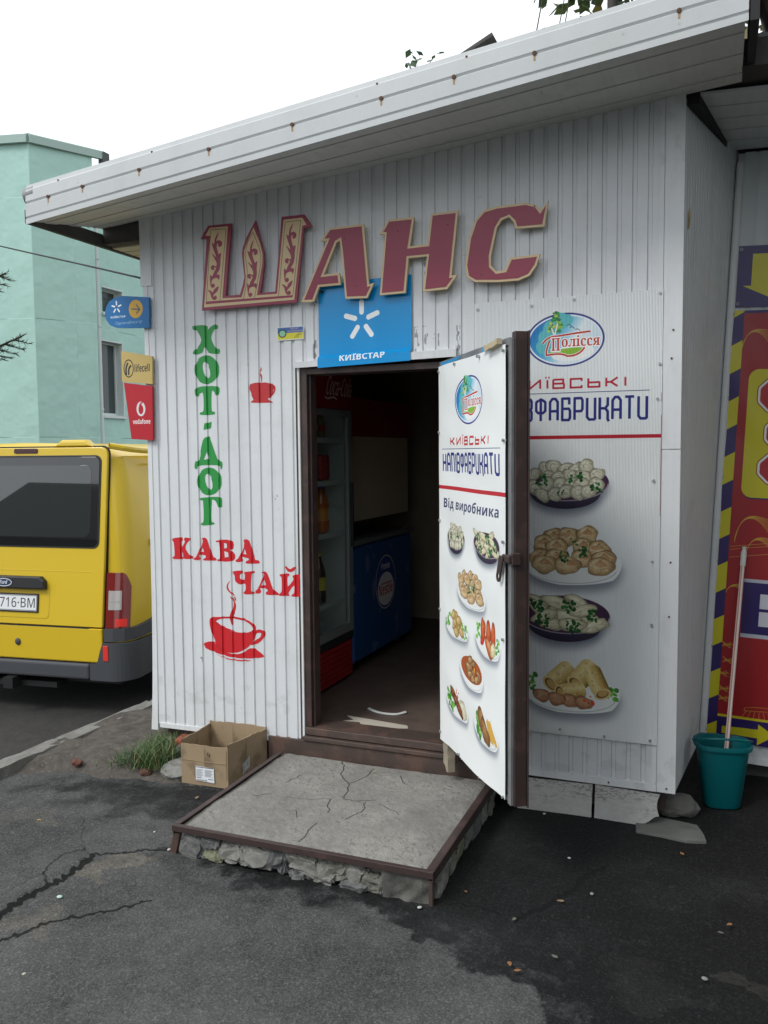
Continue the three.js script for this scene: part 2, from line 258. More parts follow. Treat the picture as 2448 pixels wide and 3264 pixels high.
{ // bare earth between kerb and kiosk, a low uneven bank
  const nx = 40, nz = 110, p = [], uv = [], ix = [], x0 = -3.5, x1 = -2.3, z0 = -4, z1 = 0.56;
  for (let j = 0; j <= nz; j++) for (let i = 0; i <= nx; i++) {
    const x = x0 + (x1 - x0) * i / nx, z = z0 + (z1 - z0) * j / nz; const rim = 0.47 - 0.1 * (x + 3.5) / 0.8 + (fbm(x * 9, 4, 3) - 0.5) * 0.16;
    p.push(x, (0.045 + (fbm(x * 6, z * 6, 4) - 0.5) * 0.07) * sm(0, 0.16, rim - z) - 0.03 * sm(0, 0.1, z - rim) - 0.02 * sm(-2.45, -2.3, x), z); uv.push(x, z);
  }
  for (let j = 0; j < nz; j++) for (let i = 0; i < nx; i++) { const a = j * (nx + 1) + i, b = a + 1, c = a + nx + 1; ix.push(a, c, b, b, c, c + 1); }
  const g = new THREE.BufferGeometry(); g.setAttribute('position', new THREE.Float32BufferAttribute(p, 3)); g.setAttribute('uv', new THREE.Float32BufferAttribute(uv, 2)); g.setIndex(ix); g.computeVertexNormals();
  struct('bare_earth', g, std({ map: dtex(512, 512, (i, j) => { const v = fbm(i / 18, j / 18, 5), s = vn(i / 2.5, j / 2.5) > 0.86 ? 0.07 : 0, k = 0.04 + 0.06 * v + s; return [k * 1.1, k * 0.96, k * 0.82]; }), roughness: 0.97, bumpMap: sheetBump, bumpScale: 0.03 }));
}

// ---------------------------------------------------------------- the kiosk
const X0 = -2.905, PITCH = 0.064, RIB = 0.0085;
function prof(x) { const t = ((x - X0) % PITCH + PITCH) % PITCH; return t < 0.043 ? RIB : t < 0.0455 ? RIB * (0.0455 - t) / 0.0025 : t < 0.0605 ? 0 : RIB * (t - 0.0605) / 0.0035; }
const wallTop = (x) => 2.957 + (x + 2.925) * 0.0777;
const eaveLow = (x) => 2.843 + (x + 3.195) * 0.107;
const DOOR0 = -1.985, DOOR1 = -1.15;
const kiosk = thing('kiosk', 'small white ribbed sheet metal kiosk with sloping roof and open door', 'kiosk');
const SHEETS = [0.975, 1, 0.95].map((v) => { const m = M.sheet.clone(); m.color = C(v, v, v * 1.005); return m; });
function strip(k, parent) {
  const xs = [0, 0.043, 0.0455, 0.0605, PITCH], xa = X0 + k * PITCH, mid = xa + PITCH / 2;
  const over = mid > DOOR0 && mid < DOOR1, p = [], uv = [], ix = [];
  const j = (LAT[k * 7] - 0.5) * 0.0012 - ((k / 15 | 0) % 2 ? 0.0012 : 0);
  xs.forEach((t, i) => {
    const x = Math.min(xa + t, -0.2), yb = over ? 2.14 : 0.185 + (x < -1.5 ? -0.008 * (-1.98 - x) : 0), z = prof(x - 1e-7 * (i === 4 ? 1 : 0)) + j;
    for (const y of [yb, wallTop(x) + 0.03]) { p.push(x, y, z); uv.push((x + 3) / 3.2, y / 3.2); }
    if (i) { const a = (i - 1) * 2; ix.push(a, a + 2, a + 1, a + 1, a + 2, a + 3); }
  });
  let g = new THREE.BufferGeometry(); g.setAttribute('position', new THREE.Float32BufferAttribute(p, 3)); g.setAttribute('uv', new THREE.Float32BufferAttribute(uv, 2)); g.setIndex(ix);
  g = g.toNonIndexed(); g.computeVertexNormals(); mesh('siding_strip', g, SHEETS[(k / 15 | 0) % 3], parent);
}
for (let k = 0; k < 43; k++) strip(k, kiosk);
// wall cores behind the sheets, seen as the inner lining
mesh('wall_core', bx(-2.9, DOOR0, 0.16, 2.96, -0.065, -0.004), M.inner, kiosk);
mesh('wall_core', bx(DOOR1, -0.17, 0.16, 3.1, -0.065, -0.004), M.inner, kiosk);
mesh('wall_core', bx(DOOR0, DOOR1, 2.19, 3.0, -0.065, -0.004), M.inner, kiosk);
mesh('inner_wall', bx(-2.9, -2.86, 0.2, 2.96, -3.0, -0.065), M.inner, kiosk);
mesh('inner_wall', bx(-2.9, -0.2, 0.2, 3.0, -3.05, -3.0), M.inner, kiosk);
mesh('inner_wall', bx(-0.24, -0.2, 0.2, 3.0, -3.0, -0.065), M.inner, kiosk);
mesh('ceiling', bx(-2.86, -0.24, 2.62, 2.66, -3.0, -0.065), M.inner, kiosk);
mesh('floor', bx(-2.86, -0.24, 0.19, 0.25, -3.0, -0.06), std({ map: noiseTex(512, 12, 5, (v) => { const k = 0.075 + 0.06 * v; return [k * 1.15, k * 0.85, k * 0.7]; }), roughness: 0.55 }), kiosk);
// left side sheet and the right return wall (splayed towards the next kiosk)
for (let k = 0; k < 30; k++) { const z = -k * 0.1; mesh('siding_strip', merge([bx(-2.918, -2.903, 0.18, 2.9, z - 0.062, z, 0), bx(-2.911, -2.902, 0.18, 2.9, z - 0.1, z - 0.062)]), M.sheet, kiosk); }
{
  const far = (y) => -0.068 + 0.044 * (y - 0.15), n = 22;
  for (let k = 0; k < n; k++) {
    const a = k / n, b = (k + 0.7) / n, c = (k + 1) / n, P = (t, y, o) => [-0.158 + (far(y) + 0.158) * t + o, y, -0.002 - 0.8 * t];
    const yt = 3.165, yb = 0.16;
    const g = tris([...quad(P(a, yb, 0), P(b, yb, 0), P(b, yt, 0), P(a, yt, 0)), ...quad(P(b, yb, 0), P(b + 0.004, yb, -0.005), P(b + 0.004, yt, -0.005), P(b, yt, 0)), ...quad(P(b + 0.004, yb, -0.005), P(c - 0.003, yb, -0.005), P(c - 0.003, yt, -0.005), P(b + 0.004, yt, -0.005)), ...quad(P(c - 0.003, yb, -0.005), P(c, yb, 0), P(c, yt, 0), P(c - 0.003, yt, -0.005))]);
    const uv = []; for (let i = 0; i < g.attributes.position.count; i++) uv.push(g.attributes.position.getZ(i) / 3.2, g.attributes.position.getY(i) / 3.2); g.setAttribute('uv', new THREE.Float32BufferAttribute(uv, 2));
    mesh('siding_strip', g, M.sheet, kiosk);
  }
  mesh('side_wall', bx(-0.2, -0.166, 0.16, 3.1, -3.0, -0.006), M.white, kiosk);
}
mesh('foam_scrap', (() => { const g = new THREE.IcosahedronGeometry(0.03, 2), q = g.attributes.position; for (let i = 0; i < q.count; i++) { const n = 0.7 + 0.7 * fbm(q.getX(i) * 60 + 5, q.getY(i) * 60 + q.getZ(i) * 40, 3); q.setXYZ(i, q.getX(i) * n * 0.35, q.getY(i) * n * 2.2, q.getZ(i) * n); } g.computeVertexNormals(); g.translate(-0.142, 2.68, -0.1); return metreUV(g); })(), std({ color: C(0.42, 0.33, 0.16), roughness: 0.9 }), kiosk);
// corner flashings and bottom trims
mesh('corner_flashing', hexa([[-0.232, 0.168, 0.014], [-0.153, 0.168, 0.014], [-0.153, 0.168, -0.004], [-0.232, 0.168, -0.004], [-0.232, 1.69, 0.014], [-0.153, 1.69, 0.014], [-0.153, 1.69, -0.004], [-0.232, 1.69, -0.004]]), M.dirtyWhite, kiosk);
mesh('corner_flashing', hexa([[-0.232, 1.693, 0.0155], [-0.1535, 1.693, 0.0155], [-0.1535, 1.693, -0.004], [-0.232, 1.693, -0.004], [-0.232, 3.2, 0.0155], [-0.1535, 3.2, 0.0155], [-0.1535, 3.2, -0.004], [-0.232, 3.2, -0.004]]), M.dirtyWhite, kiosk);
mesh('corner_flashing', bx(-0.2535, -0.2345, 0.205, 3.19, 0.0085, 0.0105), M.dirtyWhite, kiosk);
{ // left corner strip, curling out at the foot
  const pts = []; for (let i = 0; i <= 24; i++) { const t = i / 24, y = 0.14 + t * 2.48, o = -0.028 * Math.pow(1 - t, 7); pts.push([y, o]); }
  const l = []; for (let i = 0; i < 24; i++) { const [ya, oa] = pts[i], [yb, ob] = pts[i + 1]; for (const [xa, xb, za, zb] of [[-2.926, -2.899, 0.012, 0.012], [-2.926, -2.926, -0.05, 0.012], [-2.899, -2.899, 0.012, 0.004]]) l.push(...quad([xa + oa, ya, za], [xb + oa * 0.4, ya, zb], [xb + ob * 0.4, yb, zb], [xa + ob, yb, za])); }
  mesh('corner_flashing', metreUV(tris(l)), M.dirtyWhite, kiosk);
  mesh('corner_flashing', bx(-2.938, -2.868, 2.6, 2.965, -0.06, 0.016), M.dirtyWhite, kiosk);
}
mesh('bottom_trim', hexa([[-2.896, 0.158, 0.012], [DOOR0, 0.168, 0.012], [DOOR0, 0.168, -0.003], [-2.896, 0.158, -0.003], [-2.896, 0.184, 0.013], [DOOR0, 0.194, 0.013], [DOOR0, 0.194, -0.003], [-2.896, 0.184, -0.003]]), M.dirtyWhite, kiosk);
mesh('bottom_trim', bx(DOOR1 + 0.02, -0.234, 0.166, 0.199, -0.003, 0.0115), M.dirtyWhite, kiosk);
mesh('door_edge_trim', bx(-1.996, -1.985, 0.196, 2.14, 0.004, 0.0125), M.dirtyWhite, kiosk);
mesh('lintel_flashing', hexa([[-2.0, 2.118, 0.03], [-1.152, 2.134, 0.03], [-1.152, 2.14, -0.004], [-2.0, 2.124, -0.004], [-2.0, 2.146, 0.032], [-1.152, 2.17, 0.032], [-1.152, 2.176, 0.009], [-2.0, 2.15, 0.009]]), M.dirtyWhite, kiosk);
// door frame, threshold, riser, base beam
mesh('door_jamb', bx(-1.983, -1.948, 0.262, 2.12, -0.06, 0.002, 0.003), M.maroon, kiosk);
mesh('door_jamb', bx(-1.947, -1.936, 0.262, 2.085, -0.085, -0.02, 0.002), M.maroon, kiosk);
mesh('door_jamb', bx(-1.2, -1.152, 0.25, 2.12, -0.1, 0.002, 0.003), M.maroon, kiosk);
mesh('door_head', bx(-1.98, -1.154, 2.085, 2.117, -0.12, 0.0, 0.003), M.maroon, kiosk);
mesh('threshold', bx(-1.985, -1.15, 0.222, 0.262, -0.14, 0.012, 0.005), M.rust, kiosk);
mesh('threshold_edge', bx(-1.99, -1.14, 0.196, 0.218, -0.05, 0.03, 0.004), M.rust, kiosk);
mesh('riser', bx(-2.2, -0.92, 0.055, 0.194, -0.09, 0.018, 0.004), M.rust, kiosk);
mesh('base_beam', bx(-2.87, -2.205, 0.075, 0.17, -0.1, -0.02, 0.004), M.maroon, kiosk);
mesh('base_beam', bx(-0.91, -0.2, 0.06, 0.165, -0.12, -0.04, 0.004), M.maroon, kiosk);
mesh('base_beam', bx(-0.28, -0.2, 0.06, 0.16, -3.0, -0.125, 0.004), M.maroon, kiosk);
mesh('base_beam', bx(-2.87, -2.79, 0.075, 0.16, -3.0, -0.105, 0.004), M.maroon, kiosk);
mesh('foundation', bx(-2.8, -0.3, -0.05, 0.19, -2.95, -0.14), std({ color: C(0.2, 0.19, 0.18), roughness: 0.95 }), kiosk);
for (const [x, y, z] of [[-0.83, 0.183, 0.0115], [-0.44, 0.181, 0.0115], [-0.19, 0.188, 0.014], [-0.19, 0.96, 0.014], [-0.19, 2.2, 0.0155], [-0.195, 2.08, 0.0155], [-0.187, 1.2, 0.014]]) mesh('screw', rod([x, y, z - 0.002], [x, y, z + 0.003], 0.0045, 8), M.rustScrew, kiosk);
// soffit boards under the front eave
{
  const soff = std({ map: grime, color: C(0.98, 0.96, 0.88), roughness: 0.7 });
  const n = 6, xs = [-3.19, -2.2, -1.2, -0.15, 0.06];
  const Y = (x, t) => eaveLow(x) + (wallTop(x) - eaveLow(x)) * (1 - t), Z = (t) => 0.0 + 0.53 * t;
  for (let k = 0; k < n; k++) {
    const t0 = k / n + 0.004, t1 = (k + 1) / n - 0.004, parts = [];
    for (let i = 0; i < xs.length - 1; i++) {
      const a = xs[i], b = xs[i + 1], w = k % 2 ? 0.003 : 0, P = (x, t, o) => [x, Y(x, t) + o + w, Z(t)];
      parts.push(hexa([P(a, t1, 0), P(b, t1, 0), P(b, t0, 0), P(a, t0, 0), P(a, t1, 0.012), P(b, t1, 0.012), P(b, t0, 0.012), P(a, t0, 0.012)]));
    }
    mesh('soffit_board', merge(parts), soff, kiosk);
  }
  // fascia: one folded sheet with two grooves
  const F = [[0.520, 0.006], [0.546, -0.012], [0.552, -0.012], [0.552, 0.012], [0.545, 0.016], [0.5515, 0.024], [0.5515, 0.082], [0.543, 0.088], [0.549, 0.098], [0.546, 0.152], [0.541, 0.158], [0.538, 0.178], [0.5, 0.184], [0.2, 0.2]];
  const l = [], xe = [-3.205, -2.4, -1.6, -0.8, 0.07];
  for (let i = 0; i < 4; i++) for (let q = 0; q < F.length - 1; q++) { const P = (x, f) => [x, eaveLow(x) + f[1] + (LAT[(i + 3) * 11] - 0.5) * 0, f[0]]; l.push(...quad(P(xe[i], F[q]), P(xe[i + 1], F[q]), P(xe[i + 1], F[q + 1]), P(xe[i], F[q + 1]))); }
  mesh('fascia', metreUV(tris(l), 0.12), std({ map: grime, roughness: 0.55, color: C(0.76, 0.77, 0.76) }), kiosk);
  for (const x of [-3.06, -2.85, -2.52, -2.14, -1.72, -1.31, -1.0, -0.68, -0.16]) { const y = eaveLow(x) + 0.089; mesh('fascia_screw', rod([x, y, 0.54], [x, y, 0.556], 0.0085, 8), M.rustScrew, kiosk); mesh('rust_streak', bx(x - 0.004, x + 0.004, y - 0.028, y - 0.008, 0.5495, 0.5525), std({ color: C(0.42, 0.27, 0.15), roughness: 0.8 }), kiosk); }
  for (const x of [-3.0, -2.45, -1.33, -0.95]) { const y = eaveLow(x) + 0.155; mesh('fascia_screw', rod([x, y, 0.536], [x, y, 0.547], 0.005, 6), M.rustScrew, kiosk); }
  // roof body, barge boards, the dark beam at the left corner, loose roof sheets
  const rt = (x) => eaveLow(x) + 0.175;
  mesh('roof_slab', hexa([[-3.19, eaveLow(-3.19) + 0.09, 0.535], [0.06, eaveLow(0.06) + 0.09, 0.535], [0.06, eaveLow(0.06) + 0.09, -3.1], [-3.19, eaveLow(-3.19) + 0.09, -3.1], [-3.19, rt(-3.19), 0.535], [0.06, rt(0.06), 0.535], [0.06, rt(0.06) + 0.03, -3.1], [-3.19, rt(-3.19) + 0.03, -3.1]]), M.darkWood, kiosk);
  mesh('barge_board', hexa([[-3.222, 2.838, 0.54], [-3.196, 2.838, 0.54], [-3.196, 2.85, -3.1], [-3.222, 2.85, -3.1], [-3.222, 2.905, 0.54], [-3.196, 2.905, 0.54], [-3.196, 2.925, -3.1], [-3.222, 2.925, -3.1]]), M.darkWood, kiosk);
  mesh('barge_board', hexa([[0.075, 3.175, 0.56], [0.105, 3.175, 0.56], [0.105, 3.2, 0.12], [0.075, 3.2, 0.12], [0.075, 3.42, 0.56], [0.105, 3.42, 0.56], [0.105, 3.42, 0.12], [0.075, 3.42, 0.12]]), M.black, kiosk);
  mesh('strut', rod([0.1, 3.36, 0.5], [0.215, 3.33, -0.3], 0.03, 4), M.rust, kiosk);
  mesh('corner_beam', bx(-3.194, -2.94, 2.852, 2.948, -0.06, -0.002), M.darkWood, kiosk);
  for (let k = 0; k < 7; k++) mesh('soffit_board', bx(-3.194, -2.93, 2.846, 2.858, -0.075 - k * 0.1 - 0.088, -0.075 - k * 0.1), std({ color: C(0.62, 0.58, 0.44), roughness: 0.7 }), kiosk);
  mesh('roof_slab', bx(-3.194, -2.92, 2.865, 2.93, -3.05, -0.065), M.darkWood, kiosk);
  for (const [x, z, t, w] of [[-1.0, 0.1, 0.42, 0.16], [-0.93, 0.02, 0.5, 0.14], [-0.8, -0.2, 0.2, 0.2]]) { const g = new THREE.BoxGeometry(w, 0.014, 0.25); g.rotateZ(t); g.translate(x, 3.43 - 0.03 * (x + 1), z); mesh('roof_sheet', g, M.darkWood, kiosk); }
  for (let k = 0; k < 18; k++) { const z = 0.5 - k * 0.2, y = rt(-3.2); mesh('roof_wave', rod([-3.225, y - 0.045, z], [-3.16, y - 0.035, z], 0.05, 10), M.zinc, kiosk); }
}
// open door leaf, hung on the right jamb and swung out past a right angle
const DANG = Math.atan2(0.7, 0.485), DPOS = [-1.235, 0, 0.045];
{
  const d = sub('door', kiosk); d.position.set(...DPOS); d.rotation.y = -DANG;
  const sl = (u) => 0.316 + 0.05 * u;
  mesh('leaf', hexa([[0.03, sl(0.03) + 0.02, -0.004], [0.9, sl(0.9) + 0.02, -0.004], [0.9, sl(0.9) + 0.02, -0.048], [0.03, sl(0.03) + 0.02, -0.048], [0.03, 2.1, -0.004], [0.9, 2.1, -0.004], [0.9, 2.1, -0.048], [0.03, 2.1, -0.048]]), M.zinc, d);
  mesh('stile', bx(0.901, 0.93, 0.352, 2.1, -0.01, 0.003, 0.002), M.zinc, d);
  mesh('rail', bx(0.03, 0.899, 2.078, 2.106, -0.05, 0.002, 0.002), M.zinc, d);
  mesh('rail', hexa([[0.03, sl(0.03), 0.002], [0.899, sl(0.899), 0.002], [0.899, sl(0.899), -0.05], [0.03, sl(0.03), -0.05], [0.03, sl(0.03) + 0.019, 0.002], [0.899, sl(0.899) + 0.019, 0.002], [0.899, sl(0.899) + 0.019, -0.05], [0.03, sl(0.03) + 0.019, -0.05]]), M.zinc, d);
  mesh('edge_channel', merge([bx(0.902, 0.936, 0.348, 2.125, -0.06, -0.0105, 0.003), bx(0.9, 0.94, 0.342, 2.128, -0.067, -0.0615, 0.002)]), M.maroon, d);
    mesh('outer_sheet', hexa([[0.0, 0.315, -0.05], [0.93, 0.362, -0.05], [0.93, 0.362, -0.062], [0.0, 0.315, -0.062], [0.0, 2.12, -0.05], [0.93, 2.12, -0.05], [0.93, 2.12, -0.062], [0.0, 2.12, -0.062]]), M.maroon, d);
  const hp = rrect(-0.026, 0.026, -0.115, 0.012, 0.024), hole = []; for (let i = 0; i < 14; i++) hole.push([0.014 * Math.cos(-i * 0.449), -0.088 + 0.014 * Math.sin(-i * 0.449)]);
  const hg = extr(hp, 0.006, 0.001, [hole]); hg.scale(0.75, 0.85, 1); hg.rotateZ(-0.35); hg.translate(0.887, 1.29, 0.022); mesh('hasp', metreUV(hg), M.maroon, d);
  mesh('hasp_bolt', merge([bx(0.878, 0.945, 1.276, 1.306, 0.002, 0.02, 0.006), bx(0.931, 0.948, 1.268, 1.314, -0.03, 0.006, 0.004)]), M.maroon, d);
  const wood = std({ map: noiseTex(256, 10, 4, (v) => [0.22 + 0.2 * v, 0.19 + 0.17 * v, 0.14 + 0.13 * v]), roughness: 0.9 });
  const wg = new THREE.BoxGeometry(0.07, 0.13, 0.035, 3, 6, 2), wp = wg.attributes.position; for (let i = 0; i < wp.count; i++) wp.setXYZ(i, wp.getX(i) + (vn(wp.getY(i) * 60, 3) - 0.5) * 0.016, wp.getY(i) + (wp.getY(i) < -0.05 ? (vn(wp.getX(i) * 90, 8) - 0.5) * 0.03 : 0), wp.getZ(i)); wg.computeVertexNormals(); wg.translate(0.085, 0.255, -0.02); mesh('wood_block', metreUV(wg), wood, d);
  for (const y of [0.6, 1.75]) mesh('hinge', rod([0.005, y, -0.03], [0.005, y + 0.1, -0.03], 0.012, 8), M.rust, d);
}

// ---------------------------------------------------------------- vinyl shapes laid over the ribs
const BANDS = (() => { const b = []; for (let k = -1; k < 45; k++) for (const t of [0, 0.043, 0.0455, 0.0605]) b.push(X0 + k * PITCH + t); return b; })();
function clipX(poly, a, keepLeft) { // one vertical cut
  const o = []; for (let i = 0; i < poly.length; i++) { const p = poly[i], q = poly[(i + 1) % poly.length], ip = keepLeft ? p[0] <= a : p[0] >= a, iq = keepLeft ? q[0] <= a : q[0] >= a; if (ip) o.push(p); if (ip !== iq) { const t = (a - p[0]) / (q[0] - p[0]); o.push([a, p[1] + (q[1] - p[1]) * t]); } } return o;
}
function drape(outlines, lift = 0.0012, smooth = true) { // [outer, hole, ...] -> mesh that follows the ribs
  const [o, ...h] = outlines.map((l) => smooth && l.length > 5 ? smoothPts(l, 3) : l), g = new THREE.ShapeGeometry(shapeOf(o, h)).toNonIndexed(), p = g.attributes.position, l = [];
  for (let i = 0; i < p.count; i += 3) {
    const t = [0, 1, 2].map((k) => [p.getX(i + k), p.getY(i + k)]), x0 = Math.min(...t.map((v) => v[0])), x1 = Math.max(...t.map((v) => v[0]));
    for (let b = 0; b < BANDS.length - 1; b++) {
      if (BANDS[b + 1] <= x0 || BANDS[b] >= x1) continue;
      let c = clipX(t, BANDS[b], false); if (c.length > 2) c = clipX(c, BANDS[b + 1], true); if (c.length < 3) continue;
      const m = (BANDS[b] + BANDS[b + 1]) / 2, z = (x) => { const e = 1e-6; return prof(x + (m - x) * e * 10) + lift; };
      for (let k = 1; k < c.length - 1; k++) for (const v of [c[0], c[k], c[k + 1]]) l.push([v[0], v[1], z(v[0])]);
    }
  }
  return metreUV(tris(l));
}
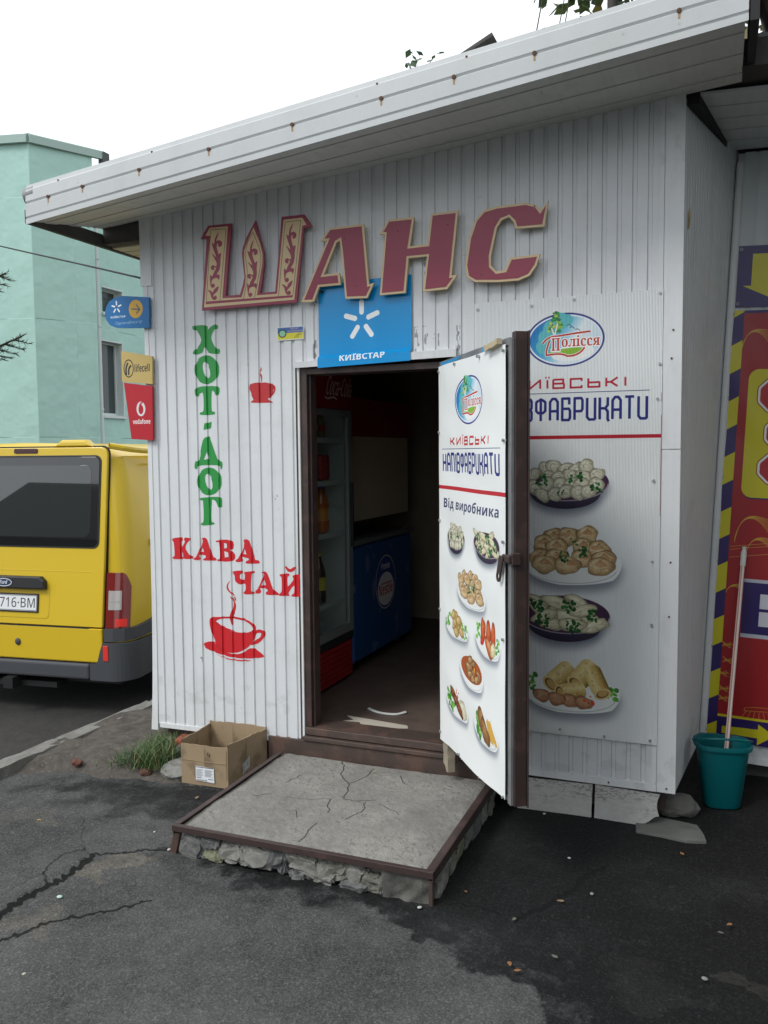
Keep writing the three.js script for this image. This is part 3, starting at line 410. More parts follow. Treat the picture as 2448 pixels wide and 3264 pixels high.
const SH = {"sh":[[-2.477,2.867],[-2.337,2.864],[-2.381,2.502],[-2.296,2.502],[-2.276,2.555],[-2.267,2.59],[-2.275,2.656],[-2.279,2.706],[-2.273,2.738],[-2.25,2.786],[-2.196,2.864],[-2.175,2.779],[-2.152,2.702],[-2.151,2.645],[-2.166,2.553],[-2.177,2.502],[-2.091,2.501],[-2.047,2.865],[-1.922,2.863],[-1.879,2.799],[-1.924,2.798],[-1.97,2.439],[-2.527,2.438],[-2.487,2.802],[-2.525,2.805]],"shCream":[[-2.494,2.817],[-2.466,2.854],[-2.357,2.851],[-2.399,2.491],[-2.285,2.487],[-2.264,2.543],[-2.258,2.582],[-2.265,2.676],[-2.264,2.719],[-2.242,2.767],[-2.207,2.83],[-2.174,2.753],[-2.158,2.695],[-2.16,2.649],[-2.178,2.565],[-2.195,2.49],[-2.079,2.49],[-2.035,2.849],[-1.931,2.848],[-1.908,2.811],[-1.931,2.809],[-1.983,2.453],[-2.512,2.452],[-2.464,2.814]],"shBand":[[-2.499,2.481],[-1.989,2.476],[-1.992,2.465],[-2.501,2.468]],"shLines":[[[-2.496,2.482],[-2.459,2.843],[-2.368,2.839],[-2.414,2.48]],[[-2.274,2.477],[-2.251,2.564],[-2.248,2.617],[-2.256,2.683],[-2.258,2.704],[-2.242,2.76],[-2.21,2.806],[-2.18,2.736],[-2.167,2.692],[-2.169,2.646],[-2.188,2.562],[-2.209,2.478]],[[-2.071,2.478],[-2.026,2.836],[-1.939,2.835],[-1.989,2.477]]],"shOrn":[[[-2.412,2.827],[-2.421,2.803],[-2.427,2.784],[-2.41,2.786],[-2.394,2.775],[-2.395,2.759],[-2.408,2.752],[-2.418,2.757],[-2.415,2.766],[-2.422,2.769],[-2.426,2.753],[-2.42,2.73],[-2.414,2.715],[-2.4,2.721],[-2.405,2.689],[-2.407,2.66],[-2.414,2.635],[-2.429,2.615],[-2.414,2.612],[-2.412,2.599],[-2.419,2.585],[-2.424,2.594],[-2.439,2.597],[-2.456,2.591],[-2.461,2.581],[-2.462,2.566],[-2.45,2.57],[-2.442,2.559],[-2.452,2.548],[-2.465,2.554],[-2.47,2.581],[-2.469,2.616],[-2.458,2.606],[-2.45,2.62],[-2.433,2.644],[-2.435,2.648],[-2.447,2.653],[-2.442,2.643],[-2.453,2.638],[-2.464,2.647],[-2.461,2.659],[-2.449,2.663],[-2.433,2.655],[-2.428,2.669],[-2.436,2.688],[-2.457,2.725],[-2.431,2.704],[-2.45,2.755],[-2.453,2.779],[-2.442,2.77],[-2.433,2.801]],[[-2.42,2.554],[-2.428,2.53],[-2.445,2.517],[-2.453,2.507],[-2.451,2.501],[-2.441,2.508],[-2.432,2.5],[-2.435,2.489],[-2.45,2.486],[-2.463,2.496],[-2.472,2.523],[-2.486,2.539],[-2.469,2.535],[-2.456,2.525],[-2.447,2.539]],[[-2.207,2.767],[-2.214,2.743],[-2.219,2.723],[-2.203,2.725],[-2.187,2.715],[-2.187,2.698],[-2.199,2.691],[-2.209,2.697],[-2.206,2.706],[-2.213,2.708],[-2.216,2.692],[-2.209,2.669],[-2.202,2.654],[-2.189,2.66],[-2.193,2.628],[-2.193,2.599],[-2.198,2.574],[-2.212,2.553],[-2.197,2.55],[-2.194,2.537],[-2.201,2.523],[-2.205,2.532],[-2.22,2.535],[-2.236,2.529],[-2.24,2.518],[-2.241,2.504],[-2.229,2.507],[-2.221,2.497],[-2.23,2.485],[-2.243,2.491],[-2.249,2.519],[-2.25,2.554],[-2.239,2.544],[-2.232,2.558],[-2.217,2.582],[-2.219,2.586],[-2.231,2.591],[-2.225,2.581],[-2.236,2.576],[-2.247,2.585],[-2.245,2.598],[-2.233,2.601],[-2.217,2.593],[-2.214,2.608],[-2.222,2.627],[-2.244,2.663],[-2.218,2.643],[-2.239,2.694],[-2.244,2.718],[-2.232,2.709],[-2.226,2.74]],[[-1.981,2.827],[-1.99,2.803],[-1.995,2.783],[-1.979,2.785],[-1.965,2.774],[-1.966,2.758],[-1.978,2.75],[-1.987,2.756],[-1.984,2.765],[-1.991,2.768],[-1.994,2.751],[-1.989,2.728],[-1.983,2.713],[-1.97,2.718],[-1.975,2.686],[-1.977,2.657],[-1.984,2.631],[-1.998,2.61],[-1.984,2.607],[-1.982,2.594],[-1.989,2.579],[-1.993,2.589],[-2.007,2.592],[-2.023,2.586],[-2.028,2.575],[-2.029,2.56],[-2.018,2.564],[-2.01,2.553],[-2.02,2.541],[-2.032,2.547],[-2.037,2.576],[-2.036,2.611],[-2.025,2.601],[-2.018,2.615],[-2.002,2.64],[-2.003,2.644],[-2.014,2.649],[-2.01,2.639],[-2.02,2.633],[-2.031,2.643],[-2.027,2.656],[-2.016,2.659],[-2.001,2.651],[-1.997,2.666],[-2.004,2.685],[-2.023,2.722],[-1.999,2.701],[-2.016,2.753],[-2.02,2.778],[-2.009,2.768],[-2.001,2.8]],[[-1.99,2.548],[-1.998,2.524],[-2.013,2.51],[-2.021,2.499],[-2.019,2.494],[-2.01,2.5],[-2.001,2.492],[-2.004,2.481],[-2.018,2.479],[-2.03,2.489],[-2.038,2.516],[-2.051,2.533],[-2.035,2.529],[-2.023,2.518],[-2.015,2.533]]],"a":[[-1.784,2.783],[-1.604,2.784],[-1.579,2.496],[-1.552,2.502],[-1.589,2.432],[-1.705,2.437],[-1.722,2.646],[-1.731,2.718],[-1.748,2.71],[-1.82,2.562],[-1.735,2.564],[-1.728,2.506],[-1.845,2.505],[-1.876,2.436],[-1.945,2.438],[-1.8,2.724],[-1.834,2.725]],"n":[[-1.522,2.726],[-1.477,2.79],[-1.346,2.788],[-1.369,2.656],[-1.282,2.657],[-1.264,2.794],[-1.132,2.794],[-1.165,2.503],[-1.137,2.504],[-1.187,2.443],[-1.306,2.44],[-1.285,2.601],[-1.376,2.601],[-1.393,2.441],[-1.524,2.44],[-1.496,2.723]],"c":[[-0.719,2.792],[-0.736,2.68],[-0.865,2.683],[-0.874,2.714],[-0.896,2.738],[-0.928,2.729],[-0.951,2.696],[-0.978,2.576],[-0.977,2.531],[-0.951,2.503],[-0.914,2.506],[-0.889,2.559],[-0.753,2.563],[-0.77,2.513],[-0.801,2.472],[-0.851,2.455],[-0.942,2.455],[-1.053,2.464],[-1.09,2.488],[-1.1,2.542],[-1.081,2.665],[-1.052,2.742],[-1.011,2.782],[-0.951,2.792],[-0.816,2.793],[-0.771,2.776],[-0.754,2.753]],"hot":[[[[-2.617,2.361],[-2.611,2.369],[-2.554,2.37],[-2.524,2.359],[-2.528,2.334],[-2.51,2.354],[-2.477,2.369],[-2.464,2.36],[-2.467,2.347],[-2.482,2.34],[-2.502,2.299],[-2.475,2.246],[-2.453,2.241],[-2.45,2.223],[-2.461,2.215],[-2.501,2.218],[-2.526,2.227],[-2.545,2.254],[-2.561,2.225],[-2.608,2.219],[-2.618,2.228],[-2.607,2.244],[-2.586,2.256],[-2.563,2.293],[-2.589,2.342],[-2.612,2.348]]],[[[-2.461,2.132],[-2.465,2.109],[-2.476,2.089],[-2.493,2.073],[-2.514,2.063],[-2.538,2.06],[-2.561,2.064],[-2.582,2.076],[-2.598,2.093],[-2.608,2.115],[-2.611,2.139],[-2.607,2.162],[-2.595,2.183],[-2.578,2.198],[-2.557,2.208],[-2.533,2.211],[-2.51,2.206],[-2.49,2.194],[-2.474,2.177],[-2.464,2.155]],[[-2.517,2.137],[-2.514,2.124],[-2.513,2.111],[-2.515,2.101],[-2.519,2.094],[-2.524,2.091],[-2.531,2.092],[-2.538,2.097],[-2.545,2.106],[-2.552,2.117],[-2.556,2.13],[-2.559,2.144],[-2.56,2.156],[-2.558,2.166],[-2.554,2.173],[-2.549,2.177],[-2.542,2.175],[-2.535,2.17],[-2.528,2.162],[-2.522,2.15]]],[[[-2.6,2.044],[-2.472,2.045],[-2.466,2.007],[-2.482,1.999],[-2.491,2.016],[-2.506,2.018],[-2.509,1.922],[-2.492,1.913],[-2.496,1.898],[-2.578,1.898],[-2.58,1.911],[-2.56,1.922],[-2.56,2.01],[-2.583,2.009],[-2.594,1.998],[-2.609,2.003]]],[[[-2.557,1.852],[-2.511,1.86],[-2.515,1.827],[-2.563,1.818]]],[[[-2.543,1.78],[-2.523,1.771],[-2.48,1.662],[-2.451,1.645],[-2.454,1.61],[-2.467,1.608],[-2.481,1.628],[-2.594,1.628],[-2.61,1.61],[-2.625,1.615],[-2.619,1.65],[-2.598,1.659],[-2.57,1.759]],[[-2.546,1.702],[-2.536,1.663],[-2.567,1.658]]],[[[-2.46,1.543],[-2.465,1.52],[-2.476,1.499],[-2.493,1.482],[-2.514,1.472],[-2.538,1.468],[-2.561,1.471],[-2.582,1.482],[-2.599,1.498],[-2.609,1.519],[-2.612,1.542],[-2.608,1.565],[-2.596,1.586],[-2.579,1.602],[-2.557,1.613],[-2.534,1.616],[-2.51,1.613],[-2.49,1.602],[-2.474,1.586],[-2.463,1.565]],[[-2.518,1.545],[-2.515,1.532],[-2.515,1.519],[-2.516,1.509],[-2.52,1.502],[-2.526,1.498],[-2.533,1.499],[-2.54,1.504],[-2.547,1.512],[-2.553,1.523],[-2.558,1.536],[-2.561,1.549],[-2.561,1.562],[-2.559,1.572],[-2.555,1.579],[-2.55,1.583],[-2.543,1.582],[-2.536,1.577],[-2.529,1.569],[-2.523,1.558]]],[[[-2.596,1.452],[-2.481,1.46],[-2.461,1.436],[-2.462,1.408],[-2.482,1.405],[-2.497,1.436],[-2.525,1.437],[-2.532,1.33],[-2.512,1.323],[-2.515,1.311],[-2.591,1.305],[-2.595,1.317],[-2.577,1.329],[-2.577,1.435],[-2.594,1.439]]]],"kava":[[[[-2.783,1.227],[-2.726,1.236],[-2.716,1.223],[-2.727,1.209],[-2.722,1.183],[-2.7,1.21],[-2.705,1.224],[-2.698,1.235],[-2.67,1.233],[-2.668,1.222],[-2.688,1.202],[-2.696,1.175],[-2.671,1.14],[-2.652,1.133],[-2.656,1.121],[-2.701,1.118],[-2.714,1.129],[-2.723,1.156],[-2.726,1.129],[-2.714,1.125],[-2.716,1.117],[-2.783,1.115],[-2.785,1.126],[-2.769,1.136],[-2.773,1.208],[-2.785,1.212]]],[[[-2.595,1.233],[-2.559,1.232],[-2.53,1.145],[-2.507,1.132],[-2.505,1.117],[-2.578,1.115],[-2.586,1.121],[-2.569,1.13],[-2.572,1.143],[-2.61,1.142],[-2.603,1.124],[-2.614,1.115],[-2.642,1.116],[-2.645,1.125],[-2.627,1.137],[-2.59,1.214]],[[-2.588,1.192],[-2.578,1.161],[-2.605,1.16]]],[[[-2.497,1.225],[-2.431,1.232],[-2.393,1.215],[-2.397,1.185],[-2.417,1.175],[-2.388,1.159],[-2.385,1.133],[-2.414,1.116],[-2.49,1.114],[-2.493,1.124],[-2.479,1.133],[-2.482,1.213],[-2.498,1.215]],[[-2.452,1.214],[-2.434,1.21],[-2.434,1.188],[-2.451,1.183]],[[-2.451,1.17],[-2.428,1.164],[-2.425,1.14],[-2.449,1.135]]],[[[-2.336,1.232],[-2.296,1.23],[-2.269,1.139],[-2.242,1.128],[-2.24,1.112],[-2.314,1.109],[-2.318,1.12],[-2.303,1.127],[-2.305,1.137],[-2.345,1.141],[-2.341,1.124],[-2.352,1.115],[-2.379,1.115],[-2.38,1.126],[-2.363,1.138],[-2.326,1.213]],[[-2.324,1.187],[-2.315,1.157],[-2.34,1.159]]]],"chai":[[[[-2.402,1.062],[-2.35,1.069],[-2.345,1.056],[-2.357,1.046],[-2.356,1.025],[-2.331,1.021],[-2.327,1.048],[-2.337,1.06],[-2.275,1.069],[-2.273,1.059],[-2.287,1.05],[-2.292,0.967],[-2.278,0.959],[-2.28,0.947],[-2.338,0.944],[-2.339,0.955],[-2.325,0.965],[-2.326,1.0],[-2.356,0.994],[-2.386,1.01],[-2.39,1.04],[-2.402,1.049]]],[[[-2.226,1.064],[-2.192,1.063],[-2.158,0.978],[-2.129,0.962],[-2.131,0.949],[-2.199,0.948],[-2.206,0.958],[-2.191,0.968],[-2.197,0.978],[-2.236,0.981],[-2.23,0.965],[-2.24,0.952],[-2.268,0.953],[-2.266,0.965],[-2.25,0.977],[-2.215,1.049]],[[-2.215,1.027],[-2.203,0.997],[-2.229,0.996]]],[[[-2.114,1.06],[-2.066,1.066],[-2.062,1.056],[-2.073,1.046],[-2.072,0.999],[-2.038,1.035],[-2.041,1.057],[-1.991,1.065],[-1.989,1.053],[-2.0,1.041],[-2.002,0.969],[-1.99,0.961],[-1.993,0.948],[-2.047,0.947],[-2.046,0.958],[-2.035,0.967],[-2.036,1.006],[-2.068,0.965],[-2.064,0.95],[-2.12,0.947],[-2.121,0.958],[-2.108,0.972],[-2.107,1.041],[-2.115,1.049]]],[[[-2.09,1.101],[-2.075,1.099],[-2.056,1.09],[-2.032,1.102],[-2.025,1.096],[-2.038,1.08],[-2.061,1.075],[-2.082,1.085]]]],"cup":[[[[-2.554,0.787],[-2.54,0.805],[-2.493,0.811],[-2.391,0.818],[-2.311,0.803],[-2.272,0.771],[-2.278,0.709],[-2.314,0.662],[-2.375,0.627],[-2.437,0.619],[-2.498,0.639],[-2.532,0.69],[-2.551,0.752]],[[-2.509,0.79],[-2.462,0.804],[-2.381,0.806],[-2.311,0.79],[-2.284,0.757],[-2.323,0.737],[-2.393,0.736],[-2.464,0.749],[-2.504,0.768]]],[[[-2.272,0.749],[-2.243,0.76],[-2.215,0.749],[-2.219,0.718],[-2.254,0.685],[-2.299,0.672],[-2.279,0.696],[-2.244,0.716],[-2.235,0.739],[-2.258,0.739],[-2.278,0.722]]],[[[-2.599,0.654],[-2.575,0.667],[-2.533,0.671],[-2.477,0.632],[-2.416,0.614],[-2.355,0.624],[-2.304,0.654],[-2.265,0.649],[-2.226,0.625],[-2.226,0.612],[-2.296,0.6],[-2.397,0.594],[-2.498,0.608],[-2.581,0.633]]],[[[-2.519,0.606],[-2.468,0.592],[-2.397,0.585],[-2.296,0.589],[-2.356,0.579],[-2.448,0.583]]],[[[-2.416,1.013],[-2.433,0.986],[-2.424,0.96],[-2.388,0.924],[-2.386,0.9],[-2.395,0.923],[-2.41,0.937],[-2.438,0.962],[-2.439,0.99]]],[[[-2.424,0.929],[-2.389,0.895],[-2.388,0.86],[-2.408,0.815],[-2.412,0.77],[-2.427,0.814],[-2.41,0.859],[-2.404,0.895]]],[[[-2.506,0.782],[-2.474,0.762],[-2.413,0.745],[-2.413,0.74],[-2.474,0.75],[-2.513,0.771]]]],"scup":[[[[-2.277,2.049],[-2.139,2.046],[-2.153,1.978],[-2.169,1.972],[-2.151,1.956],[-2.151,1.95],[-2.272,1.954],[-2.253,1.967],[-2.259,1.979]]],[[[-2.141,2.041],[-2.126,2.035],[-2.123,2.016],[-2.134,1.994],[-2.155,1.985],[-2.152,1.993],[-2.138,2.002],[-2.133,2.019],[-2.14,2.029],[-2.147,2.019]]],[[[-2.21,2.136],[-2.206,2.119],[-2.215,2.105],[-2.201,2.09],[-2.2,2.073],[-2.21,2.057],[-2.211,2.078],[-2.217,2.097],[-2.214,2.12]]]]};
const vinylGreen = std({ color: C(0.03, 0.30, 0.065), roughness: 0.4 }), vinylRed = std({ color: C(0.62, 0.022, 0.03), roughness: 0.4 });
function vinyl(name, label, cat, list, mat, partName, group) { const t = thing(name, label, cat, [0, 0, 0], 0, group); list.forEach((o, i) => mesh(Array.isArray(partName) ? partName[i] : partName, drape(o), mat, t)); return t; }
vinyl('vinyl_lettering', 'green vinyl letters reading ХОТ-ДОГ stacked down the white wall', 'lettering', SH.hot, vinylGreen, 'letter');
vinyl('vinyl_lettering', 'red vinyl word КАВА on the white ribbed wall', 'lettering', SH.kava, vinylRed, 'letter');
vinyl('vinyl_lettering', 'red vinyl word ЧАЙ stuck beside the doorway', 'lettering', SH.chai, vinylRed, ['letter', 'letter', 'letter', 'accent_mark']);
vinyl('cup_sticker', 'large red steaming cup and saucer sticker below the red words', 'sticker', SH.cup, vinylRed, ['cup', 'cup_handle', 'saucer', 'saucer_line', 'steam', 'steam', 'rim_line']);
vinyl('cup_sticker', 'small red cup sticker with steam beside the green letters', 'sticker', SH.scup, std({ color: C(0.5, 0.03, 0.035), roughness: 0.45 }), ['cup', 'cup_handle', 'steam']);

// ---------------------------------------------------------------- raised shop-name letters
const lettM = std({ color: C(0.30, 0.042, 0.08), roughness: 0.38, bumpMap: sheetBump, bumpScale: 0.002 }), lettC = std({ color: C(0.70, 0.53, 0.31), roughness: 0.42 }), lettK = std({ color: C(0.03, 0.012, 0.014), roughness: 0.6 });
function signLetter(label, outer, build) {
  const t = thing('sign_letter', label, 'sign letter', [0, 0, 0], 0, 'raised letters of the shop name');
  build(t, outer);
  const xs = outer.map((p) => p[0]), ys = outer.map((p) => p[1]), cx = (Math.min(...xs) + Math.max(...xs)) / 2;
  return t;
}
function post(t, x, y) { mesh('standoff', rod([x, y, 0.005], [x, y, 0.04], 0.006, 6), M.black, t); }
signLetter('first raised shop-name letter, maroon with cream panels and scroll ornament', SH.sh, (t, o) => {
  mesh('body', (() => { const g = extr(o, 0.014, 0.001); g.translate(0, 0, 0.039); return metreUV(g); })(), lettM, t);
  mesh('inlay', metreUV(flat(SH.shCream, 0.0545)), lettC, t);
  mesh('band', metreUV(flat(SH.shBand, 0.0555)), lettM, t);
  for (const l of SH.shLines) { const parts = []; for (let i = 0; i < l.length - 1; i++) { const a = l[i], b = l[i + 1], dx = b[0] - a[0], dy = b[1] - a[1], q = Math.hypot(dx, dy), nx = -dy / q * 0.0011, ny = dx / q * 0.0011; parts.push(tris(quad([a[0] - nx, a[1] - ny, 0.0556], [b[0] - nx, b[1] - ny, 0.0556], [b[0] + nx, b[1] + ny, 0.0556], [a[0] + nx, a[1] + ny, 0.0556]))); } mesh('outline', merge(parts), lettK, t); }
  for (const l of SH.shOrn) mesh('ornament', metreUV(flat(smoothPts(l, 3), 0.0558)), lettM, t);
  post(t, SH.sh[22][0] + 0.05, SH.sh[22][1] + 0.05); post(t, SH.sh[21][0] - 0.05, SH.sh[21][1] + 0.05); post(t, SH.sh[17][0] + 0.05, SH.sh[17][1] - 0.08); post(t, SH.sh[0][0] + 0.05, SH.sh[0][1] - 0.08);
});
for (const [key, label] of [['a', 'raised maroon letter with slanted leg, next to the ornamented letter'], ['n', 'raised maroon letter with crossbar, partly over the blue sheet'], ['c', 'last raised maroon letter, an open curve beside bare wall']])
  signLetter(label, SH[key], (t, o) => {
    const pts = key === 'c' ? o : o;
    mesh('body', (() => { const g = extr(pts, 0.014, 0.001); g.translate(0, 0, 0.039); return metreUV(g); })(), lettC, t);
    mesh('face', metreUV(flat(inset(pts, 0.0105), 0.0545)), lettM, t);
    const at = { a: [[0, 0.08, -0.06], [4, -0.06, 0.06], [13, 0.03, 0.05]], n: [[1, 0.05, -0.06], [6, -0.05, -0.06], [13, -0.05, 0.06], [9, -0.03, 0.08]], c: [[0, -0.06, -0.02], [17, 0.03, 0.03], [13, -0.04, -0.02]] }[key];
    for (const [i, dx, dy] of at) post(t, o[i][0] + dx, o[i][1] + dy);
    for (const [i, dx, dy] of at.slice(0, 2)) mesh('screw', rod([o[i][0] + dx, o[i][1] + dy, 0.0546], [o[i][0] + dx, o[i][1] + dy, 0.0562], 0.003, 6), lettK, t);
  });

// ---------------------------------------------------------------- printed sheets (flat print only)
function fitText(g, s, x, y, w, h, font, col, align = 'left', skew = 0) { // text stretched to w x h, y = baseline
  g.save(); g.font = font.replace('#', 200); const m = g.measureText(s); g.translate(x, y); g.transform(1, 0, -skew, 1, 0, 0);
  const asc = m.actualBoundingBoxAscent || 145, l = m.actualBoundingBoxLeft || 0, r = m.actualBoundingBoxRight || m.width; g.scale(w / (r + l), h / asc); g.fillStyle = col; g.textAlign = 'left'; g.fillText(s, l, 0); g.restore();
}
// condensed square lettering drawn as strokes; each letter a list of polylines in a 1 x 2 cell
const SQN = {
  'Н': [[[0, 0], [0, 2]], [[1, 0], [1, 2]], [[0, 1], [1, 1]]], 'А': [[[0, 2], [0, 0.3], [0.3, 0], [0.7, 0], [1, 0.3], [1, 2]], [[0, 1.15], [1, 1.15]]], 'П': [[[0, 2], [0, 0], [1, 0], [1, 2]]], 'І': [[[0.5, 0], [0.5, 2]]],
  'В': [[[0, 0], [0.85, 0], [1, 0.2], [1, 0.8], [0.85, 1], [0, 1]], [[0.85, 1], [1, 1.2], [1, 1.85], [0.85, 2], [0, 2], [0, 0]]], 'Ф': [[[0.5, -0.1], [0.5, 2.05]], [[0.2, 0.1], [-0.1, 0.3], [-0.1, 1.1], [0.2, 1.3], [0.8, 1.3], [1.1, 1.1], [1.1, 0.3], [0.8, 0.1], [0.2, 0.1]]],
  'Б': [[[0.9, 0.55], [0.9, 0], [0, 0], [0, 2], [0.85, 2], [1, 1.8], [1, 1.15], [0.85, 0.95], [0, 0.95]]], 'Р': [[[0, 2], [0, 0], [0.85, 0], [1, 0.2], [1, 1.0], [0.85, 1.2], [0, 1.2]]], 'И': [[[0, 0], [0, 1.75], [0.25, 2], [1, 2]], [[1, 0], [1, 2.02]]],
  'К': [[[0, 0], [0, 2]], [[1, 0], [1, 0.7], [0.7, 1], [0, 1]], [[0.7, 1], [1, 1.3], [1, 2], [1.15, 2.2]]], 'Т': [[[-0.05, 0], [1.05, 0]], [[0.5, 0], [0.5, 2]]],
};
const WIDE = { 'К': [[[0, 0], [0, 2]], [[1, 0], [0.4, 1], [0, 1]], [[0.4, 1], [1, 2]]], 'И': [[[0, 0], [0, 2], [1, 0], [1, 2]]], 'Ї': [[[0.5, 0], [0.5, 2]], [[0.3, -0.55], [0.42, -0.55]], [[0.58, -0.55], [0.7, -0.55]]], 'В': [[[0, 0], [0.92, 0], [0.92, 0.95], [0, 0.95]], [[0.92, 0.95], [1, 1.1], [1, 2], [0, 2], [0, 0]]], 'С': [[[1, 0.5], [1, 0], [0, 0], [0, 2], [1, 2], [1, 1.5]]], 'Ь': [[[0, 0], [0, 2], [1, 2], [1, 0.95], [0, 0.95]]], 'І': [[[0.5, 0], [0.5, 2]]] };
function squareWord(g, word, x, y, w, h, col, lw, SQ = SQN) {
  const adv = [...word].map((c) => c === 'І' || c === 'Ї' ? 0.62 : c === 'Ф' ? 1.85 : 1.6), tot = adv.reduce((a, b) => a + b) - 0.6, cw = w / tot; g.strokeStyle = col; g.lineWidth = lw; g.lineJoin = 'round'; g.lineCap = 'butt';
  let px = x; [...word].forEach((c, i) => { const o = c === 'І' || c === 'Ї' ? -0.42 : c === 'Ф' ? 0.12 : 0; for (const l of SQ[c]) { g.beginPath(); l.forEach((p, k) => { const a = px + (p[0] + o) * cw, b = y + p[1] / 2 * h; k ? g.lineTo(a, b) : g.moveTo(a, b); }); g.stroke(); } px += adv[i] * cw; });
}
function logo(g, cx, cy, rx, ry) {
  g.save(); g.translate(cx, cy); g.scale(rx, ry / 0.69); const E = (a, b) => { g.beginPath(); g.ellipse(0, 0, a, b, 0, 0, 7); };
  g.fillStyle = '#2c3a86'; E(1, 0.69); g.fill(); g.fillStyle = '#eef2fa'; E(0.955, 0.645); g.fill();
  const gr = g.createLinearGradient(-0.8, -0.4, 0.7, 0.5); gr.addColorStop(0, '#1d74bd'); gr.addColorStop(0.35, '#4fb0d9'); gr.addColorStop(0.62, '#e9f3f8'); gr.addColorStop(1, '#cfe6f2'); g.fillStyle = gr; E(0.915, 0.605); g.fill();
  g.fillStyle = '#62bfc6'; g.beginPath(); for (const [x, y, r] of [[-0.35, -0.3, 0.22], [-0.5, -0.08, 0.2], [-0.55, 0.15, 0.2], [-0.12, -0.48, 0.22], [0.05, -0.5, 0.15]]) { g.moveTo(x + r, y); g.arc(x, y, r, 0, 7); } g.fill();
  g.fillStyle = '#f6f8f8'; g.beginPath(); g.ellipse(0.2, 0.35, 0.55, 0.2, -0.1, 0, 7); g.fill();
  for (let i = 0; i < 60; i++) { const t = rnd(), y = -0.72 + t * 0.5, w = 0.05 + t * 0.17; g.fillStyle = ['#2f8a4a', '#4ba34c', '#9dc04a', '#c4cf62', '#2a7a55'][i % 5]; g.beginPath(); g.ellipse(-0.24 + rr(-w, w), y, rr(0.025, 0.05), rr(0.02, 0.045), 0, 0, 7); g.fill(); }
  g.strokeStyle = '#f2efe6'; g.lineWidth = 0.04; g.beginPath(); g.moveTo(-0.3, 0.26); g.lineTo(-0.27, -0.1); g.lineTo(-0.2, -0.42); g.moveTo(-0.27, -0.1); g.lineTo(-0.35, -0.32); g.stroke(); g.strokeStyle = '#333'; g.lineWidth = 0.012; g.beginPath(); g.moveTo(-0.29, 0.26); g.lineTo(-0.25, -0.1); g.stroke();
  g.fillStyle = '#8fbf3c'; g.beginPath(); g.moveTo(-0.45, 0.3); g.quadraticCurveTo(0.1, 0.18, 0.5, 0.22); g.quadraticCurveTo(0.3, 0.45, 0, 0.42); g.quadraticCurveTo(-0.3, 0.36, -0.45, 0.3); g.fill();
  g.strokeStyle = '#333'; g.lineWidth = 0.015; for (const [x, y] of [[0.05, -0.36], [0.12, -0.3], [0.26, -0.24], [0.4, -0.16]]) { g.beginPath(); g.moveTo(x, y); g.quadraticCurveTo(x + 0.06, y - 0.05, x + 0.12, y + 0.03); g.stroke(); }
  for (const [lw, col] of [[0.075, '#fff'], [0.045, '#c23a2a']]) { g.strokeStyle = col; g.lineWidth = lw; g.lineJoin = 'round'; g.beginPath(); g.moveTo(-0.58, 0.08); g.quadraticCurveTo(-0.45, -0.12, -0.2, -0.1); g.quadraticCurveTo(0.3, -0.16, 0.64, -0.18); g.moveTo(-0.4, 0.02); g.quadraticCurveTo(-0.5, 0.25, -0.48, 0.38); g.quadraticCurveTo(-0.1, 0.32, 0.05, 0.42); g.quadraticCurveTo(0.35, 0.45, 0.5, 0.22); g.stroke(); }
  g.save(); g.scale(1, 1); for (const [st, col] of [[0.06, '#fff'], [0, '#c23a2a']]) { g.font = 'bold 0.42px serif'; const put = (s, x, y) => { g.save(); g.translate(x, y); g.scale(0.00158, 0.0019); g.font = 'bold 190px serif'; if (st) { g.lineWidth = st * 450; g.strokeStyle = col; g.strokeText(s, 0, 0); } else { g.fillStyle = col; g.fillText(s, 0, 0); } g.restore(); }; g.save(); g.scale(1, 1.25); put('П', -0.36, 0.22); g.restore(); put('олісся', -0.1, 0.18); } g.restore();
  g.restore();
}
function blob(g, x, y, a, b, rot, c0, c1, c2) { // an uneven rounded piece of food with flecks
  g.save(); g.translate(x, y); g.rotate(rot); g.scale(a, b); const ph = rr(0, 6), pts = []; for (let i = 0; i < 18; i++) { const t = i / 18 * 2 * Math.PI, r = 1 + 0.09 * Math.sin(3 * t + ph) + 0.06 * Math.sin(5 * t + ph * 2) + rr(-0.05, 0.05); pts.push([Math.cos(t) * r, Math.sin(t) * r]); }
  g.beginPath(); pts.forEach((p, i) => { const q = pts[(i + 1) % 18], m = [(p[0] + q[0]) / 2, (p[1] + q[1]) / 2]; i ? g.quadraticCurveTo(p[0], p[1], m[0], m[1]) : g.moveTo(m[0], m[1]); }); g.closePath();
  const q = g.createRadialGradient(-0.25, -0.4, 0.05, 0.05, 0.1, 1.15); q.addColorStop(0, c0); q.addColorStop(0.55, c1); q.addColorStop(1, c2); g.fillStyle = q; g.fill(); g.lineWidth = 0.06; g.strokeStyle = 'rgba(40,30,20,0.28)'; g.stroke(); g.clip();
  for (let i = 0; i < 16; i++) { g.fillStyle = i % 3 ? 'rgba(70,45,20,0.13)' : 'rgba(255,250,230,0.22)'; g.beginPath(); g.ellipse(rr(-0.9, 0.9), rr(-0.9, 0.9), rr(0.05, 0.3), rr(0.04, 0.14), rr(0, 3), 0, 7); g.fill(); } g.strokeStyle = 'rgba(80,60,35,0.3)'; g.lineWidth = 0.05; for (let i = 0; i < 3; i++) { g.beginPath(); g.arc(rr(-0.5, 0.5), rr(-0.3, 0.8), rr(0.3, 0.9), rr(3, 4), rr(4.3, 6)); g.stroke(); }
  g.restore();
}
